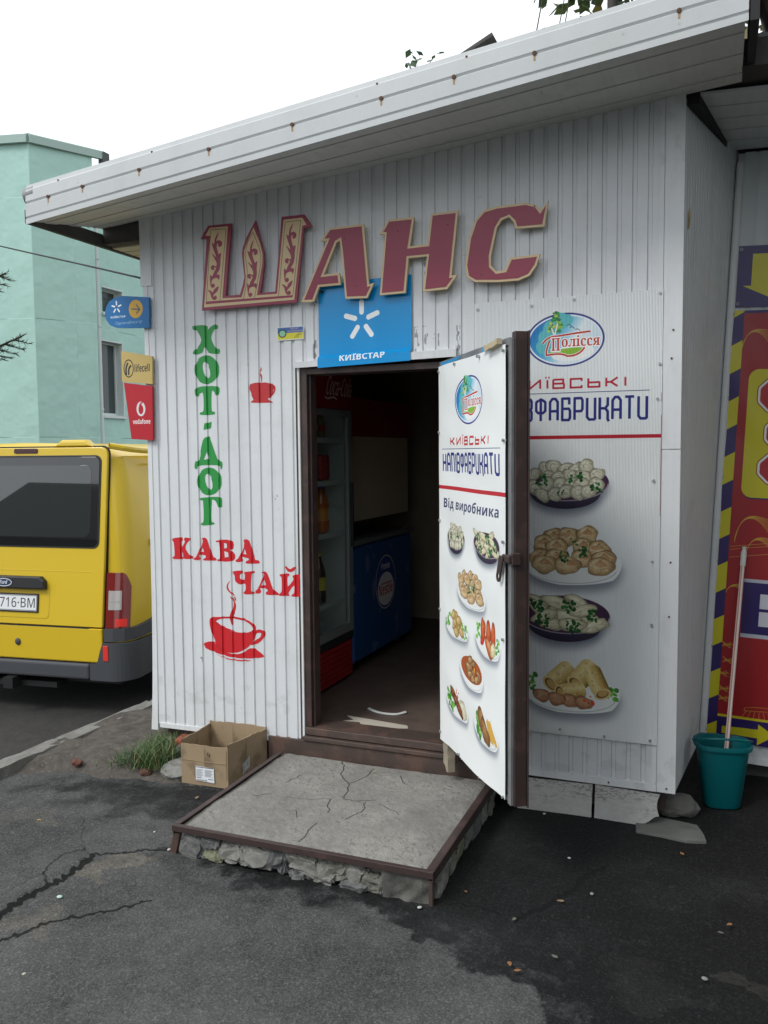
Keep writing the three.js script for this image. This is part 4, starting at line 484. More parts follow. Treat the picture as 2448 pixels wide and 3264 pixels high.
function herbs(g, x, y, r, n, cols = ['#1f5a2a', '#2f7a38', '#174a22']) { for (let i = 0; i < n; i++) { g.fillStyle = cols[i % cols.length]; g.beginPath(); g.ellipse(x + rr(-r, r), y + rr(-r, r), r * rr(0.2, 0.42), r * rr(0.14, 0.3), rr(0, 3), 0, 7); g.fill(); } }
function dish(g, kind, cx, cy, rx, ry) { // cx, cy = middle of the plate
  g.save(); g.shadowColor = 'rgba(60,70,90,0.55)'; g.shadowBlur = rx * 0.16; g.shadowOffsetY = ry * 0.28;
  const bowl = kind === 'dumpling' || kind === 'halfmoon';
  if (bowl) { g.fillStyle = '#2a1730'; g.beginPath(); g.ellipse(cx, cy + ry * 0.42, rx * 0.82, ry * 0.72, 0, 0, 7); g.fill(); g.fillStyle = '#4a2d4c'; g.beginPath(); g.ellipse(cx, cy, rx, ry * 0.8, 0, 0, 7); g.fill(); g.shadowColor = 'transparent'; g.strokeStyle = '#a79aa8'; g.lineWidth = rx * 0.025; g.beginPath(); g.ellipse(cx, cy, rx * 0.985, ry * 0.785, 0, 0.05, 3.1); g.stroke(); } else { g.fillStyle = '#eef1f0'; g.beginPath(); g.moveTo(cx - rx, cy - ry * 0.1); g.quadraticCurveTo(cx - rx * 0.95, cy + ry * 0.8, cx - rx * 0.2, cy + ry); g.quadraticCurveTo(cx + rx * 0.5, cy + ry, cx + rx * 0.85, cy + ry * 0.72); g.quadraticCurveTo(cx + rx * 1.05, cy + ry * 0.3, cx + rx, cy - ry * 0.15); g.quadraticCurveTo(cx + rx * 0.6, cy - ry * 0.6, cx, cy - ry * 0.6); g.quadraticCurveTo(cx - rx * 0.8, cy - ry * 0.5, cx - rx, cy - ry * 0.1); g.fill(); g.shadowColor = 'transparent'; g.strokeStyle = '#c4cbcc'; g.lineWidth = rx * 0.02; g.beginPath(); g.ellipse(cx, cy + ry * 0.2, rx * 0.93, ry * 0.72, 0, 0.2, 2.9); g.stroke(); }
  g.shadowColor = 'transparent';
  if (kind === 'dumpling') { for (let row = 0; row < 4; row++) for (let k = 0; k < 6 - (row === 0 || row === 3 ? 1 : 0); k++) { const n = 6 - (row === 0 || row === 3 ? 1 : 0), t = (k + 0.5) / n * 2 - 1, x = cx + t * rx * [0.6, 0.84, 0.86, 0.66][row] + rr(-0.05, 0.05) * rx, y = cy + (row - 1.72) * ry * 0.36 + rr(-0.1, 0.1) * ry; blob(g, x, y, rx * rr(0.17, 0.22), ry * rr(0.26, 0.33), rr(-0.6, 0.6), '#f0eedd', '#d3d0b8', '#7f806a'); g.strokeStyle = '#a9a68a'; g.lineWidth = rx * 0.014; g.beginPath(); g.arc(x, y, rx * 0.07, rr(0, 3), rr(4, 6)); g.stroke(); } herbs(g, cx + rx * 0.25, cy - ry * 0.2, rx * 0.13, 16); herbs(g, cx + rx * 0.72, cy + ry * 0.2, rx * 0.12, 14); herbs(g, cx - rx * 0.55, cy - ry * 0.1, rx * 0.13, 14); herbs(g, cx - 0.1 * rx, cy + ry * 0.42, rx * 0.08, 6); }
  if (kind === 'halfmoon') { for (let i = 0; i < 12; i++) { const x = cx + (((i * 5) % 12) / 11 * 1.36 - 0.68) * rx, y = cy + ((i % 4) / 3 * 0.9 - 0.5) * ry, r = rr(-0.7, 0.7); blob(g, x, y, rx * 0.33, ry * 0.27, r, '#f2efd6', '#ddd7b6', '#9b9878'); g.strokeStyle = '#8f8c6c'; g.lineWidth = rx * 0.012; g.beginPath(); g.ellipse(x, y, rx * 0.27, ry * 0.24, r, 0.2, 2.8); g.stroke(); } for (const [a, b] of [[0.1, -0.35], [-0.5, 0.3], [0.6, 0.0], [-0.62, -0.35], [0.2, 0.5]]) herbs(g, cx + a * rx, cy + b * ry, rx * 0.14, 18); }
  if (kind === 'bun') { for (let row = 0; row < 4; row++) { const n = [3, 4, 4, 3][row]; for (let k = 0; k < n; k++) { const x = cx + ((k + 0.5) / n * 2 - 1) * rx * [0.5, 0.78, 0.86, 0.78][row] + rr(-0.08, 0.08) * rx, y = cy + (row * 0.44 - 1.08 + rr(-0.12, 0.12)) * ry, w = rx * (0.21 + row * 0.02), hh = ry * 0.4; blob(g, x, y, w, hh, 0, '#f2e4c4', '#d8bb8c', '#80623e'); g.strokeStyle = 'rgba(140,95,50,0.6)'; g.lineWidth = rx * 0.01; for (let q = -3; q <= 3; q++) { g.beginPath(); g.moveTo(x, y - hh * 0.65); g.quadraticCurveTo(x + q * w * 0.14, y - hh * 0.3, x + q * w * 0.2, y); g.stroke(); } g.fillStyle = 'rgba(190,105,55,0.35)'; g.beginPath(); g.ellipse(x + rr(-0.3, 0.3) * w, y - hh * 0.2, w * 0.4, hh * 0.25, 0, 0, 7); g.fill(); } } herbs(g, cx + rx * 0.22, cy - ry * 0.42, rx * 0.11, 16); herbs(g, cx - rx * 0.12, cy - ry * 0.2, rx * 0.1, 14); herbs(g, cx + rx * 0.08, cy - ry * 0.85, rx * 0.07, 7); }
  if (kind === 'crepe') { herbs(g, cx - rx * 0.8, cy - ry * 0.2, rx * 0.16, 16, ['#4f9a3a', '#7dbf50', '#3c7d30']); herbs(g, cx + rx * 0.78, cy + ry * 0.05, rx * 0.17, 18, ['#5aa840', '#86c65a', '#3f8534']); for (const [x, y, L, R, r] of [[-0.3, -0.3, 0.62, 0.2, -0.75], [0.2, -0.42, 0.6, 0.21, -0.9], [0.62, -0.12, 0.62, 0.18, -2.0], [-0.1, 0.12, 0.55, 0.17, -0.2]]) { // rolled pancakes, the open end towards the viewer
      g.save(); g.translate(cx + x * rx, cy + y * ry); g.rotate(r); const w = R * rx, l = L * rx, q = g.createLinearGradient(0, -w, 0, w); q.addColorStop(0, '#d9be78'); q.addColorStop(0.35, '#efdda2'); q.addColorStop(0.75, '#c9a95e'); q.addColorStop(1, '#77602f'); g.fillStyle = q; g.beginPath(); g.roundRect(-l * 0.2, -w, l, 2 * w, w * 0.7); g.fill(); for (let i = 0; i < 26; i++) { g.fillStyle = i % 2 ? 'rgba(150,90,35,0.35)' : 'rgba(250,240,200,0.35)'; g.beginPath(); g.ellipse(rr(-0.1, 0.7) * l, rr(-0.85, 0.85) * w, rr(0.02, 0.09) * w * 2, rr(0.02, 0.06) * w * 2, 0, 0, 7); g.fill(); }
      g.fillStyle = '#e2c98c'; g.beginPath(); g.ellipse(-l * 0.17, 0, w * 0.6, w * 0.97, 0, 0, 7); g.fill(); g.fillStyle = '#7a5a2c'; g.beginPath(); g.ellipse(-l * 0.17, 0, w * 0.42, w * 0.72, 0, 0, 7); g.fill(); g.fillStyle = '#cda768'; g.beginPath(); g.ellipse(-l * 0.15, w * 0.08, w * 0.34, w * 0.58, 0, 0, 7); g.fill(); g.restore(); }
    for (const [x, y] of [[-0.55, 0.35], [0.0, 0.48], [0.3, 0.5], [-0.25, 0.45]]) { blob(g, cx + x * rx, cy + y * ry, rx * 0.19, ry * 0.27, 0.2, '#d6ae8c', '#bd8a68', '#7d5034'); } herbs(g, cx + 0.4 * rx, cy + 0.4 * ry, rx * 0.1, 10, ['#d8542a', '#e0783a', '#b8401f']); }
  if (kind === 'stuffed') { herbs(g, cx - rx * 0.7, cy - ry * 0.2, rx * 0.2, 14, ['#4f9a3a', '#7dbf50']); herbs(g, cx + rx * 0.7, cy + ry * 0.1, rx * 0.2, 14, ['#4f9a3a', '#7dbf50']); for (let i = 0; i < 12; i++) blob(g, cx + rr(-0.5, 0.5) * rx, cy + rr(-0.9, 0.5) * ry, rx * 0.22, ry * 0.36, rr(-0.5, 0.5), '#ead7a0', '#c9a968', '#7d6238'); }
  if (kind === 'sausage') { herbs(g, cx - rx * 0.7, cy - ry * 0.3, rx * 0.2, 14, ['#4f9a3a', '#7dbf50']); herbs(g, cx + rx * 0.75, cy, rx * 0.18, 12, ['#4f9a3a', '#7dbf50']); for (const x of [-0.4, 0.02, 0.4]) blob(g, cx + x * rx, cy - ry * 0.45, rx * 0.2, ry * 0.75, -0.1, '#e0793f', '#c8552a', '#8e3518'); blob(g, cx + rx * 0.15, cy + ry * 0.35, rx * 0.42, ry * 0.4, 0.5, '#e3b07a', '#c8642f', '#8e3a1c'); blob(g, cx + rx * 0.45, cy + ry * 0.35, rx * 0.2, ry * 0.42, 0.1, '#f5f0d8', '#dcd3a4', '#a9a070'); blob(g, cx - rx * 0.45, cy + ry * 0.2, rx * 0.14, ry * 0.24, 0, '#e84a30', '#cf2a1a', '#8e1a10'); }
  if (kind === 'stew') { g.fillStyle = '#b0572a'; g.beginPath(); g.ellipse(cx, cy - ry * 0.1, rx * 0.88, ry * 0.72, 0, 0, 7); g.fill(); for (let i = 0; i < 12; i++) blob(g, cx + rr(-0.6, 0.6) * rx, cy + rr(-0.75, 0.4) * ry, rx * 0.23, ry * 0.25, rr(-1, 1), '#dcb98c', '#a8804f', '#5e4226'); herbs(g, cx + rx * 0.3, cy, rx * 0.2, 8, ['#d8a038', '#8a2f18', '#c26a2a']); }
  if (kind === 'cutlet') { herbs(g, cx - rx * 0.5, cy + ry * 0.1, rx * 0.3, 26, ['#4f9a3a', '#7dbf50', '#3c7d30']); blob(g, cx + rx * 0.5, cy + ry * 0.1, rx * 0.35, ry * 0.6, 0.3, '#f4f2e2', '#dcd9bc', '#b0ac88'); for (const [x, y] of [[-0.25, -0.55], [-0.02, -0.1], [0.18, 0.3]]) blob(g, cx + x * rx, cy + y * ry, rx * 0.34, ry * 0.36, 0.5, '#a8673c', '#7d4526', '#4c2814'); herbs(g, cx + rx * 0.1, cy - ry * 0.75, rx * 0.14, 6, ['#d83a22', '#e5562e']); }
  if (kind === 'patty') { herbs(g, cx - rx * 0.5, cy + ry * 0.1, rx * 0.32, 28, ['#4f9a3a', '#7dbf50', '#3c7d30']); g.strokeStyle = '#dcae4a'; g.lineWidth = rx * 0.07; for (let i = 0; i < 12; i++) { const x = cx + (0.35 + i * 0.035) * rx; g.beginPath(); g.moveTo(x - rx * 0.2, cy - ry * rr(0.5, 0.9)); g.lineTo(x + rx * 0.2, cy + ry * rr(0.2, 0.45)); g.stroke(); } for (const [x, y] of [[-0.25, -0.35], [0.05, 0.12]]) blob(g, cx + x * rx, cy + y * ry, rx * 0.46, ry * 0.55, 0.6, '#b98d5c', '#96693c', '#5d3d20'); }
  g.restore();
}
const posterMap = ctex(856, 2048, (g, W, H) => {
  const k = W / 0.834, X = (x) => (x + 1.066) * k, Y = (y) => (2.374 - y) * k;
  g.fillStyle = '#e9edee'; g.fillRect(0, 0, W, H);
  logo(g, X(-0.648), Y(2.184), 0.1725 * k, 0.119 * k);
  squareWord(g, 'КИЇВСЬКІ', X(-0.885), Y(2.008), 0.497 * k, 0.038 * k, '#b92738', 0.0085 * k, WIDE);
  g.fillStyle = '#1f2f66'; g.fillRect(X(-1.03), Y(1.949), 0.747 * k, 3);
  squareWord(g, 'НАПІВФАБРИКАТИ', X(-1.018), Y(1.922), 0.724 * k, 0.096 * k, '#2b2f7c', 0.0115 * k);
  g.fillStyle = '#b92334'; g.fillRect(0, Y(1.757), W, 0.0155 * k);
  dish(g, 'dumpling', X(-0.645), Y(1.545), 0.194 * k, 0.105 * k); dish(g, 'bun', X(-0.62), Y(1.185), 0.226 * k, 0.108 * k); dish(g, 'halfmoon', X(-0.645), Y(0.94), 0.204 * k, 0.11 * k); dish(g, 'crepe', X(-0.62), Y(0.595), 0.226 * k, 0.112 * k);
});
const ribBump = ctex(512, 8, (g, W, H) => { for (let i = 0; i < W; i++) { const t = (i % 4) / 4, v = 128 + 110 * Math.cos(t * 6.283); g.fillStyle = `rgb(${v},${v},${v})`; g.fillRect(i, 0, 1, H); } }); ribBump.colorSpace = THREE.NoColorSpace; ribBump.wrapS = ribBump.wrapT = THREE.RepeatWrapping;
{ // twin-wall poster sheet beside the door, slightly bowed
  const t = thing('food_poster', 'tall white printed food poster screwed to the wall behind the door', 'poster');
  const n = 20, q = 40, p = [], uv = [], ix = [];
  for (let j = 0; j <= q; j++) for (let i = 0; i <= n; i++) { const u = i / n, v = j / q; p.push(-1.066 + 0.834 * u, 0.381 + 1.993 * v, 0.0172 + 0.0028 * Math.sin(v * 21 + u * 2) * Math.sin(u * 5 + 1) * Math.min(1, v * 8, (1 - v) * 8) + 0.003 * fbm(u * 3, v * 9, 2)); uv.push(u, v); }
  for (let j = 0; j < q; j++) for (let i = 0; i < n; i++) { const a = j * (n + 1) + i, b = a + 1, c = a + n + 1; ix.push(a, b, c, b, c + 1, c); }
  const g = new THREE.BufferGeometry(); g.setAttribute('position', new THREE.Float32BufferAttribute(p, 3)); g.setAttribute('uv', new THREE.Float32BufferAttribute(uv, 2)); g.setIndex(ix); g.computeVertexNormals();
  const rb = ribBump; rb.repeat.set(1.05, 1);
  mesh('printed_sheet', g, std({ map: posterMap, roughness: 0.38, bumpMap: rb, bumpScale: 0.003 }), t);
  mesh('red_edge', bx(-0.2345, -0.2328, 1.4, 1.935, 0.0136, 0.02), std({ color: C(0.3, 0.02, 0.03), roughness: 0.5 }), t);
  mesh('backing', bx(-1.066, -0.234, 0.381, 2.374, 0.0122, 0.0132), M.white, t);
  for (const [x, y] of [[-0.247, 2.36], [-0.243, 2.06], [-0.25, 1.91], [-0.262, 1.557], [-0.262, 1.2], [-0.262, 0.92], [-0.262, 0.4], [-0.46, 0.395], [-0.66, 0.405], [-0.8, 2.345], [-0.61, 2.36], [-0.86, 0.4], [-1.05, 2.345]]) mesh('screw', rod([x, y, 0.012], [x, y, 0.025], 0.006, 10), M.screw, t);
}
const bannerMap = ctex(968, 2000, (g, W, H) => {
  const k = W / 0.847, X = (u) => (u - 0.05) * k, Y = (y) => (2.082 - y) * k;
  g.fillStyle = '#eff2f1'; g.fillRect(0, 0, W, H);
  logo(g, X(0.467), Y(1.905), 0.182 * k, 0.1015 * k);
  squareWord(g, 'КИЇВСЬКІ', X(0.225), Y(1.75), 0.5 * k, 0.03 * k, '#bf3038', 0.0085 * k, WIDE);
  g.fillStyle = '#1f3a6a'; g.fillRect(X(0.1), Y(1.703), 0.746 * k, 3);
  squareWord(g, 'НАПІВФАБРИКАТИ', X(0.112), Y(1.679), 0.722 * k, 0.078 * k, '#2b347f', 0.0125 * k);
  g.fillStyle = '#c22a34'; g.fillRect(0, Y(1.535), W, 0.0165 * k);
  fitText(g, 'Від виробника', X(0.115), Y(1.435), 0.705 * k, 0.046 * k, 'bold #px sans-serif', '#333c66', 'left', 0.12);
  dish(g, 'dumpling', X(0.292), Y(1.308), 0.135 * k, 0.062 * k); dish(g, 'halfmoon', X(0.684), Y(1.316), 0.141 * k, 0.064 * k); dish(g, 'bun', X(0.496), Y(1.092), 0.172 * k, 0.068 * k); dish(g, 'stuffed', X(0.314), Y(0.918), 0.157 * k, 0.058 * k); dish(g, 'sausage', X(0.695), Y(0.932), 0.148 * k, 0.07 * k); dish(g, 'stew', X(0.492), Y(0.755), 0.15 * k, 0.075 * k); dish(g, 'cutlet', X(0.302), Y(0.56), 0.153 * k, 0.065 * k); dish(g, 'patty', X(0.684), Y(0.566), 0.148 * k, 0.066 * k);
});
{ // printed banner stretched over the inside of the door leaf
  const t = thing('door_banner', 'long white printed food banner fixed to the open door', 'banner', DPOS, -DANG);
  const n = 28, q = 60, p = [], uv = [], ix = [];
  for (let j = 0; j <= q; j++) for (let i = 0; i <= n; i++) {
    const u = i / n, v = j / q, yb = 0.318 + 0.046 * u, e = Math.min(1, u * 7, (1 - u) * 7), w = 0.006 * Math.sin(v * 9 - u * 7) * e + 0.008 * (fbm(u * 4, v * 7, 3) - 0.5) * e + 0.002 * Math.sin(v * 40 + 3 * u) * e, sag = (i === 0 || i === n) ? 0.0015 * Math.sin(v * 23) : 0;
    p.push(0.05 + 0.847 * u + sag, yb + (2.082 - yb) * v, 0.012 + w); uv.push(u, (yb + (2.082 - yb) * v - 0.333) / 1.749);
  }
  for (let j = 0; j < q; j++) for (let i = 0; i < n; i++) { const a = j * (n + 1) + i, b = a + 1, c = a + n + 1; ix.push(a, b, c, b, c + 1, c); }
  const g = new THREE.BufferGeometry(); g.setAttribute('position', new THREE.Float32BufferAttribute(p, 3)); g.setAttribute('uv', new THREE.Float32BufferAttribute(uv, 2)); g.setIndex(ix); g.computeVertexNormals();
  mesh('printed_sheet', g, std({ map: bannerMap, roughness: 0.55 }), t);
  for (const [x, y] of [[0.062, 2.06], [0.064, 1.78], [0.064, 1.37], [0.062, 0.95], [0.062, 0.36], [0.3, 2.07], [0.6, 2.07], [0.884, 2.06], [0.886, 1.73], [0.884, 1.35], [0.884, 0.98], [0.884, 0.37], [0.34, 0.345], [0.62, 0.345]]) mesh('rivet', rod([x, y, 0.006], [x, y, 0.021], 0.0065, 8), M.screw, t);
  mesh('blue_scrap', metreUV(flat([[0.055, 2.085], [0.3, 2.088], [0.36, 2.101], [0.2, 2.099], [0.056, 2.102]], 0.0035)), std({ color: C(0.02, 0.3, 0.62) }), t);
  mesh('blue_scrap', metreUV(flat([[0.66, 2.078], [0.8, 2.084], [0.8, 2.094], [0.68, 2.097]], 0.0215)), std({ color: C(0.05, 0.36, 0.62) }), t);
  const wd = new THREE.BoxGeometry(0.14, 0.02, 0.02, 6, 1, 1), wp = wd.attributes.position; for (let i = 0; i < wp.count; i++) wp.setY(i, wp.getY(i) + (vn(wp.getX(i) * 60, 5) - 0.5) * 0.014); wd.computeVertexNormals(); wd.rotateZ(0.06); wd.translate(0.8, 2.09, 0.026); mesh('wood_splint', metreUV(wd), std({ color: C(0.5, 0.42, 0.27), roughness: 0.85 }), t);
}
function starMark(g, cx, cy, R, col = '#f5f8fa') { g.strokeStyle = col; g.lineCap = 'round'; g.lineWidth = R * 0.27; for (let i = 0; i < 5; i++) { const a = -Math.PI / 2 + i * Math.PI * 0.4; g.beginPath(); g.moveTo(cx + Math.cos(a) * R * 0.42, cy + Math.sin(a) * R * 0.42); g.lineTo(cx + Math.cos(a) * R * 0.95, cy + Math.sin(a) * R * 0.95); g.stroke(); } }
{ // blue sheet over the doorway, its foot folded over the lintel
  const map = ctex(640, 512, (g, W, H) => { g.fillStyle = '#0c93d6'; g.fillRect(0, 0, W, H); starMark(g, W * 0.475, H * 0.47, W * 0.185); fitText(g, 'КИЇВСТАР', W * 0.245, H * 0.945, W * 0.485, H * 0.085, 'bold #px sans-serif', '#f5f8fa'); });
  const t = thing('operator_sheet', 'bright blue sheet with white star mark above the doorway', 'sign');
  const l = [], uv = [], prs = [[2.52, 0.015, 1], [2.175, 0.0152, 0.155], [2.158, 0.0345, 0.1], [2.112, 0.0345, 0]], XA = -1.87, XB = -1.376;
  const dr = (x) => (x - XA) / (XB - XA) * 0.014; // the foot follows the lintel
  for (let i = 0; i < 3; i++) for (let k = 0; k < 8; k++) { const xa = XA + (XB - XA) * k / 8, xb = XA + (XB - XA) * (k + 1) / 8, P = (x, q) => [x, q[0] + dr(x), q[1] + 0.0015 * Math.sin(x * 31)]; l.push(...quad(P(xa, prs[i + 1]), P(xb, prs[i + 1]), P(xb, prs[i]), P(xa, prs[i]))); const U = (k2, q) => [k2 / 8, q[2]]; uv.push(...U(k, prs[i + 1]), ...U(k + 1, prs[i + 1]), ...U(k + 1, prs[i]), ...U(k, prs[i + 1]), ...U(k + 1, prs[i]), ...U(k, prs[i])); }
  const g = tris(l); g.setAttribute('uv', new THREE.Float32BufferAttribute(uv, 2)); mesh('printed_sheet', g, std({ map, roughness: 0.22 }), t);
}
{ // small security sticker
  const map = ctex(256, 128, (g, W, H) => { g.fillStyle = '#e9ecec'; g.fillRect(0, 0, W, H); g.fillStyle = '#3e6aa6'; g.fillRect(5, 5, W - 10, H * 0.42); g.fillStyle = '#d8cf3c'; g.fillRect(5, H * 0.46, W - 10, H * 0.48); g.fillStyle = '#22343a'; g.beginPath(); g.arc(52, 62, 40, 0, 7); g.fill(); g.fillStyle = '#8fc7a4'; g.beginPath(); g.arc(52, 62, 30, 0, 7); g.fill(); g.fillStyle = '#c97b88'; fitText(g, "ОБ'ЄКТ", 130, 28, 80, 18, 'bold #px sans-serif', '#b9a0b4'); fitText(g, 'ПІД ОХОРОНОЮ', 104, 50, 142, 14, 'bold #px sans-serif', '#b9a0b4'); g.fillStyle = '#3a3a2a'; for (let i = 0; i < 4; i++) g.fillRect(200 - i * 12, 66 + i * 12, 40 + (i % 2) * 10, 4); });
  const t = thing('security_sticker', 'small blue and yellow security sticker left of the blue sheet', 'sticker'); mesh('sticker', bx(-2.105, -1.955, 2.262, 2.328, 0.0125, 0.0135), M.white, t); mesh('print', flat([[-2.105, 2.262], [-1.955, 2.262], [-1.955, 2.328], [-2.105, 2.328]], 0.0142), std({ map, roughness: 0.4 }), t);
}
function blade(name, label, pts, map, edge, group) {
  const t = thing(name, label, 'sign', [0.054, -0.013, 0.022], 0, group); const g = extr(pts, 0.012, 0.001); mesh('board', metreUV(g), edge, t);
  mesh('print', flat(pts, 0.0135), std({ map, roughness: 0.4 }), t); const xs = Math.max(...pts.map((p) => p[0])), ys = pts.map((p) => p[1]); mesh('bracket', bx(xs - 0.03, xs - 0.004, (Math.min(...ys) + Math.max(...ys)) / 2 - 0.03, (Math.min(...ys) + Math.max(...ys)) / 2 + 0.03, -0.009, -0.001), M.zinc, t);
}
blade('blade_sign', 'blue blade sign with star mark and yellow arrow at the wall corner', [[-2.925, 2.548], [-3.1, 2.568], [-3.15, 2.562], [-3.19, 2.545], [-3.213, 2.515], [-3.222, 2.48], [-3.213, 2.445], [-3.19, 2.415], [-3.15, 2.4], [-3.085, 2.393], [-2.928, 2.386]], ctex(512, 320, (g, W, H) => {
  g.fillStyle = '#1a6fae'; g.fillRect(0, 0, W, H); starMark(g, W * 0.27, H * 0.32, W * 0.11); fitText(g, 'КИЇВСТАР', W * 0.13, H * 0.64, W * 0.34, H * 0.075, 'bold #px sans-serif', '#e3eaf0'); fitText(g, 'Підключайтеся тут', W * 0.24, H * 0.84, W * 0.6, H * 0.09, '#px sans-serif', '#9cc0da');
  g.fillStyle = '#d9ab3e'; g.beginPath(); g.ellipse(W * 0.7, H * 0.42, W * 0.155, H * 0.27, 0, 0, 7); g.fill(); g.strokeStyle = '#4a5a6c'; g.lineWidth = 11; g.lineCap = 'butt'; g.lineJoin = 'miter'; g.beginPath(); g.moveTo(W * 0.6, H * 0.41); g.lineTo(W * 0.79, H * 0.44); g.moveTo(W * 0.71, H * 0.29); g.lineTo(W * 0.79, H * 0.44); g.lineTo(W * 0.71, H * 0.56); g.stroke();
}), std({ color: C(0.02, 0.16, 0.38) }), 'operator blade signs at the wall corner');
blade('blade_sign', 'beige blade sign with round black mark and black word', [[-3.12, 2.104], [-2.918, 2.083], [-2.915, 2.232], [-3.12, 2.272]], ctex(512, 400, (g, W, H) => {
  g.fillStyle = '#c7ae6b'; g.fillRect(0, 0, W, H); g.strokeStyle = '#23252b'; g.lineWidth = 13; g.beginPath(); g.ellipse(W * 0.23, H * 0.52, W * 0.15, H * 0.245, 0, 0, 7); g.stroke(); g.lineCap = 'round'; g.lineWidth = 26; g.strokeStyle = '#30323a'; for (const o of [0, 50]) { g.beginPath(); g.moveTo(W * 0.2 + o, H * 0.38 + o * 0.6); g.quadraticCurveTo(W * 0.12 + o, H * 0.5, W * 0.15 + o * 0.8, H * 0.68); g.stroke(); }
  fitText(g, 'lifecell', W * 0.42, H * 0.63, W * 0.49, H * 0.22, 'bold #px sans-serif', '#23252b');
}), std({ color: C(0.5, 0.38, 0.14) }), 'operator blade signs at the wall corner');
blade('blade_sign', 'red tapering blade sign with white ring mark and white word', [[-3.068, 1.788], [-2.925, 1.779], [-2.92, 2.072], [-3.108, 2.098]], ctex(400, 640, (g, W, H) => {
  g.fillStyle = '#b9202e'; g.fillRect(0, 0, W, H); g.fillStyle = '#dfe0e0'; g.beginPath(); g.ellipse(W * 0.58, H * 0.46, W * 0.155, H * 0.125, 0, 0, 7); g.fill(); g.fillStyle = '#b9202e'; g.beginPath(); g.ellipse(W * 0.58, H * 0.47, W * 0.085, H * 0.08, 0, 0, 7); g.fill(); g.beginPath(); g.moveTo(W * 0.5, H * 0.45); g.quadraticCurveTo(W * 0.52, H * 0.36, W * 0.62, H * 0.34); g.lineTo(W * 0.66, H * 0.35); g.quadraticCurveTo(W * 0.58, H * 0.38, W * 0.57, H * 0.42); g.fill();
  fitText(g, 'vodafone', W * 0.28, H * 0.715, W * 0.62, H * 0.085, 'bold #px sans-serif', '#ececec');
}), std({ color: C(0.4, 0.015, 0.025) }), 'operator blade signs at the wall corner');

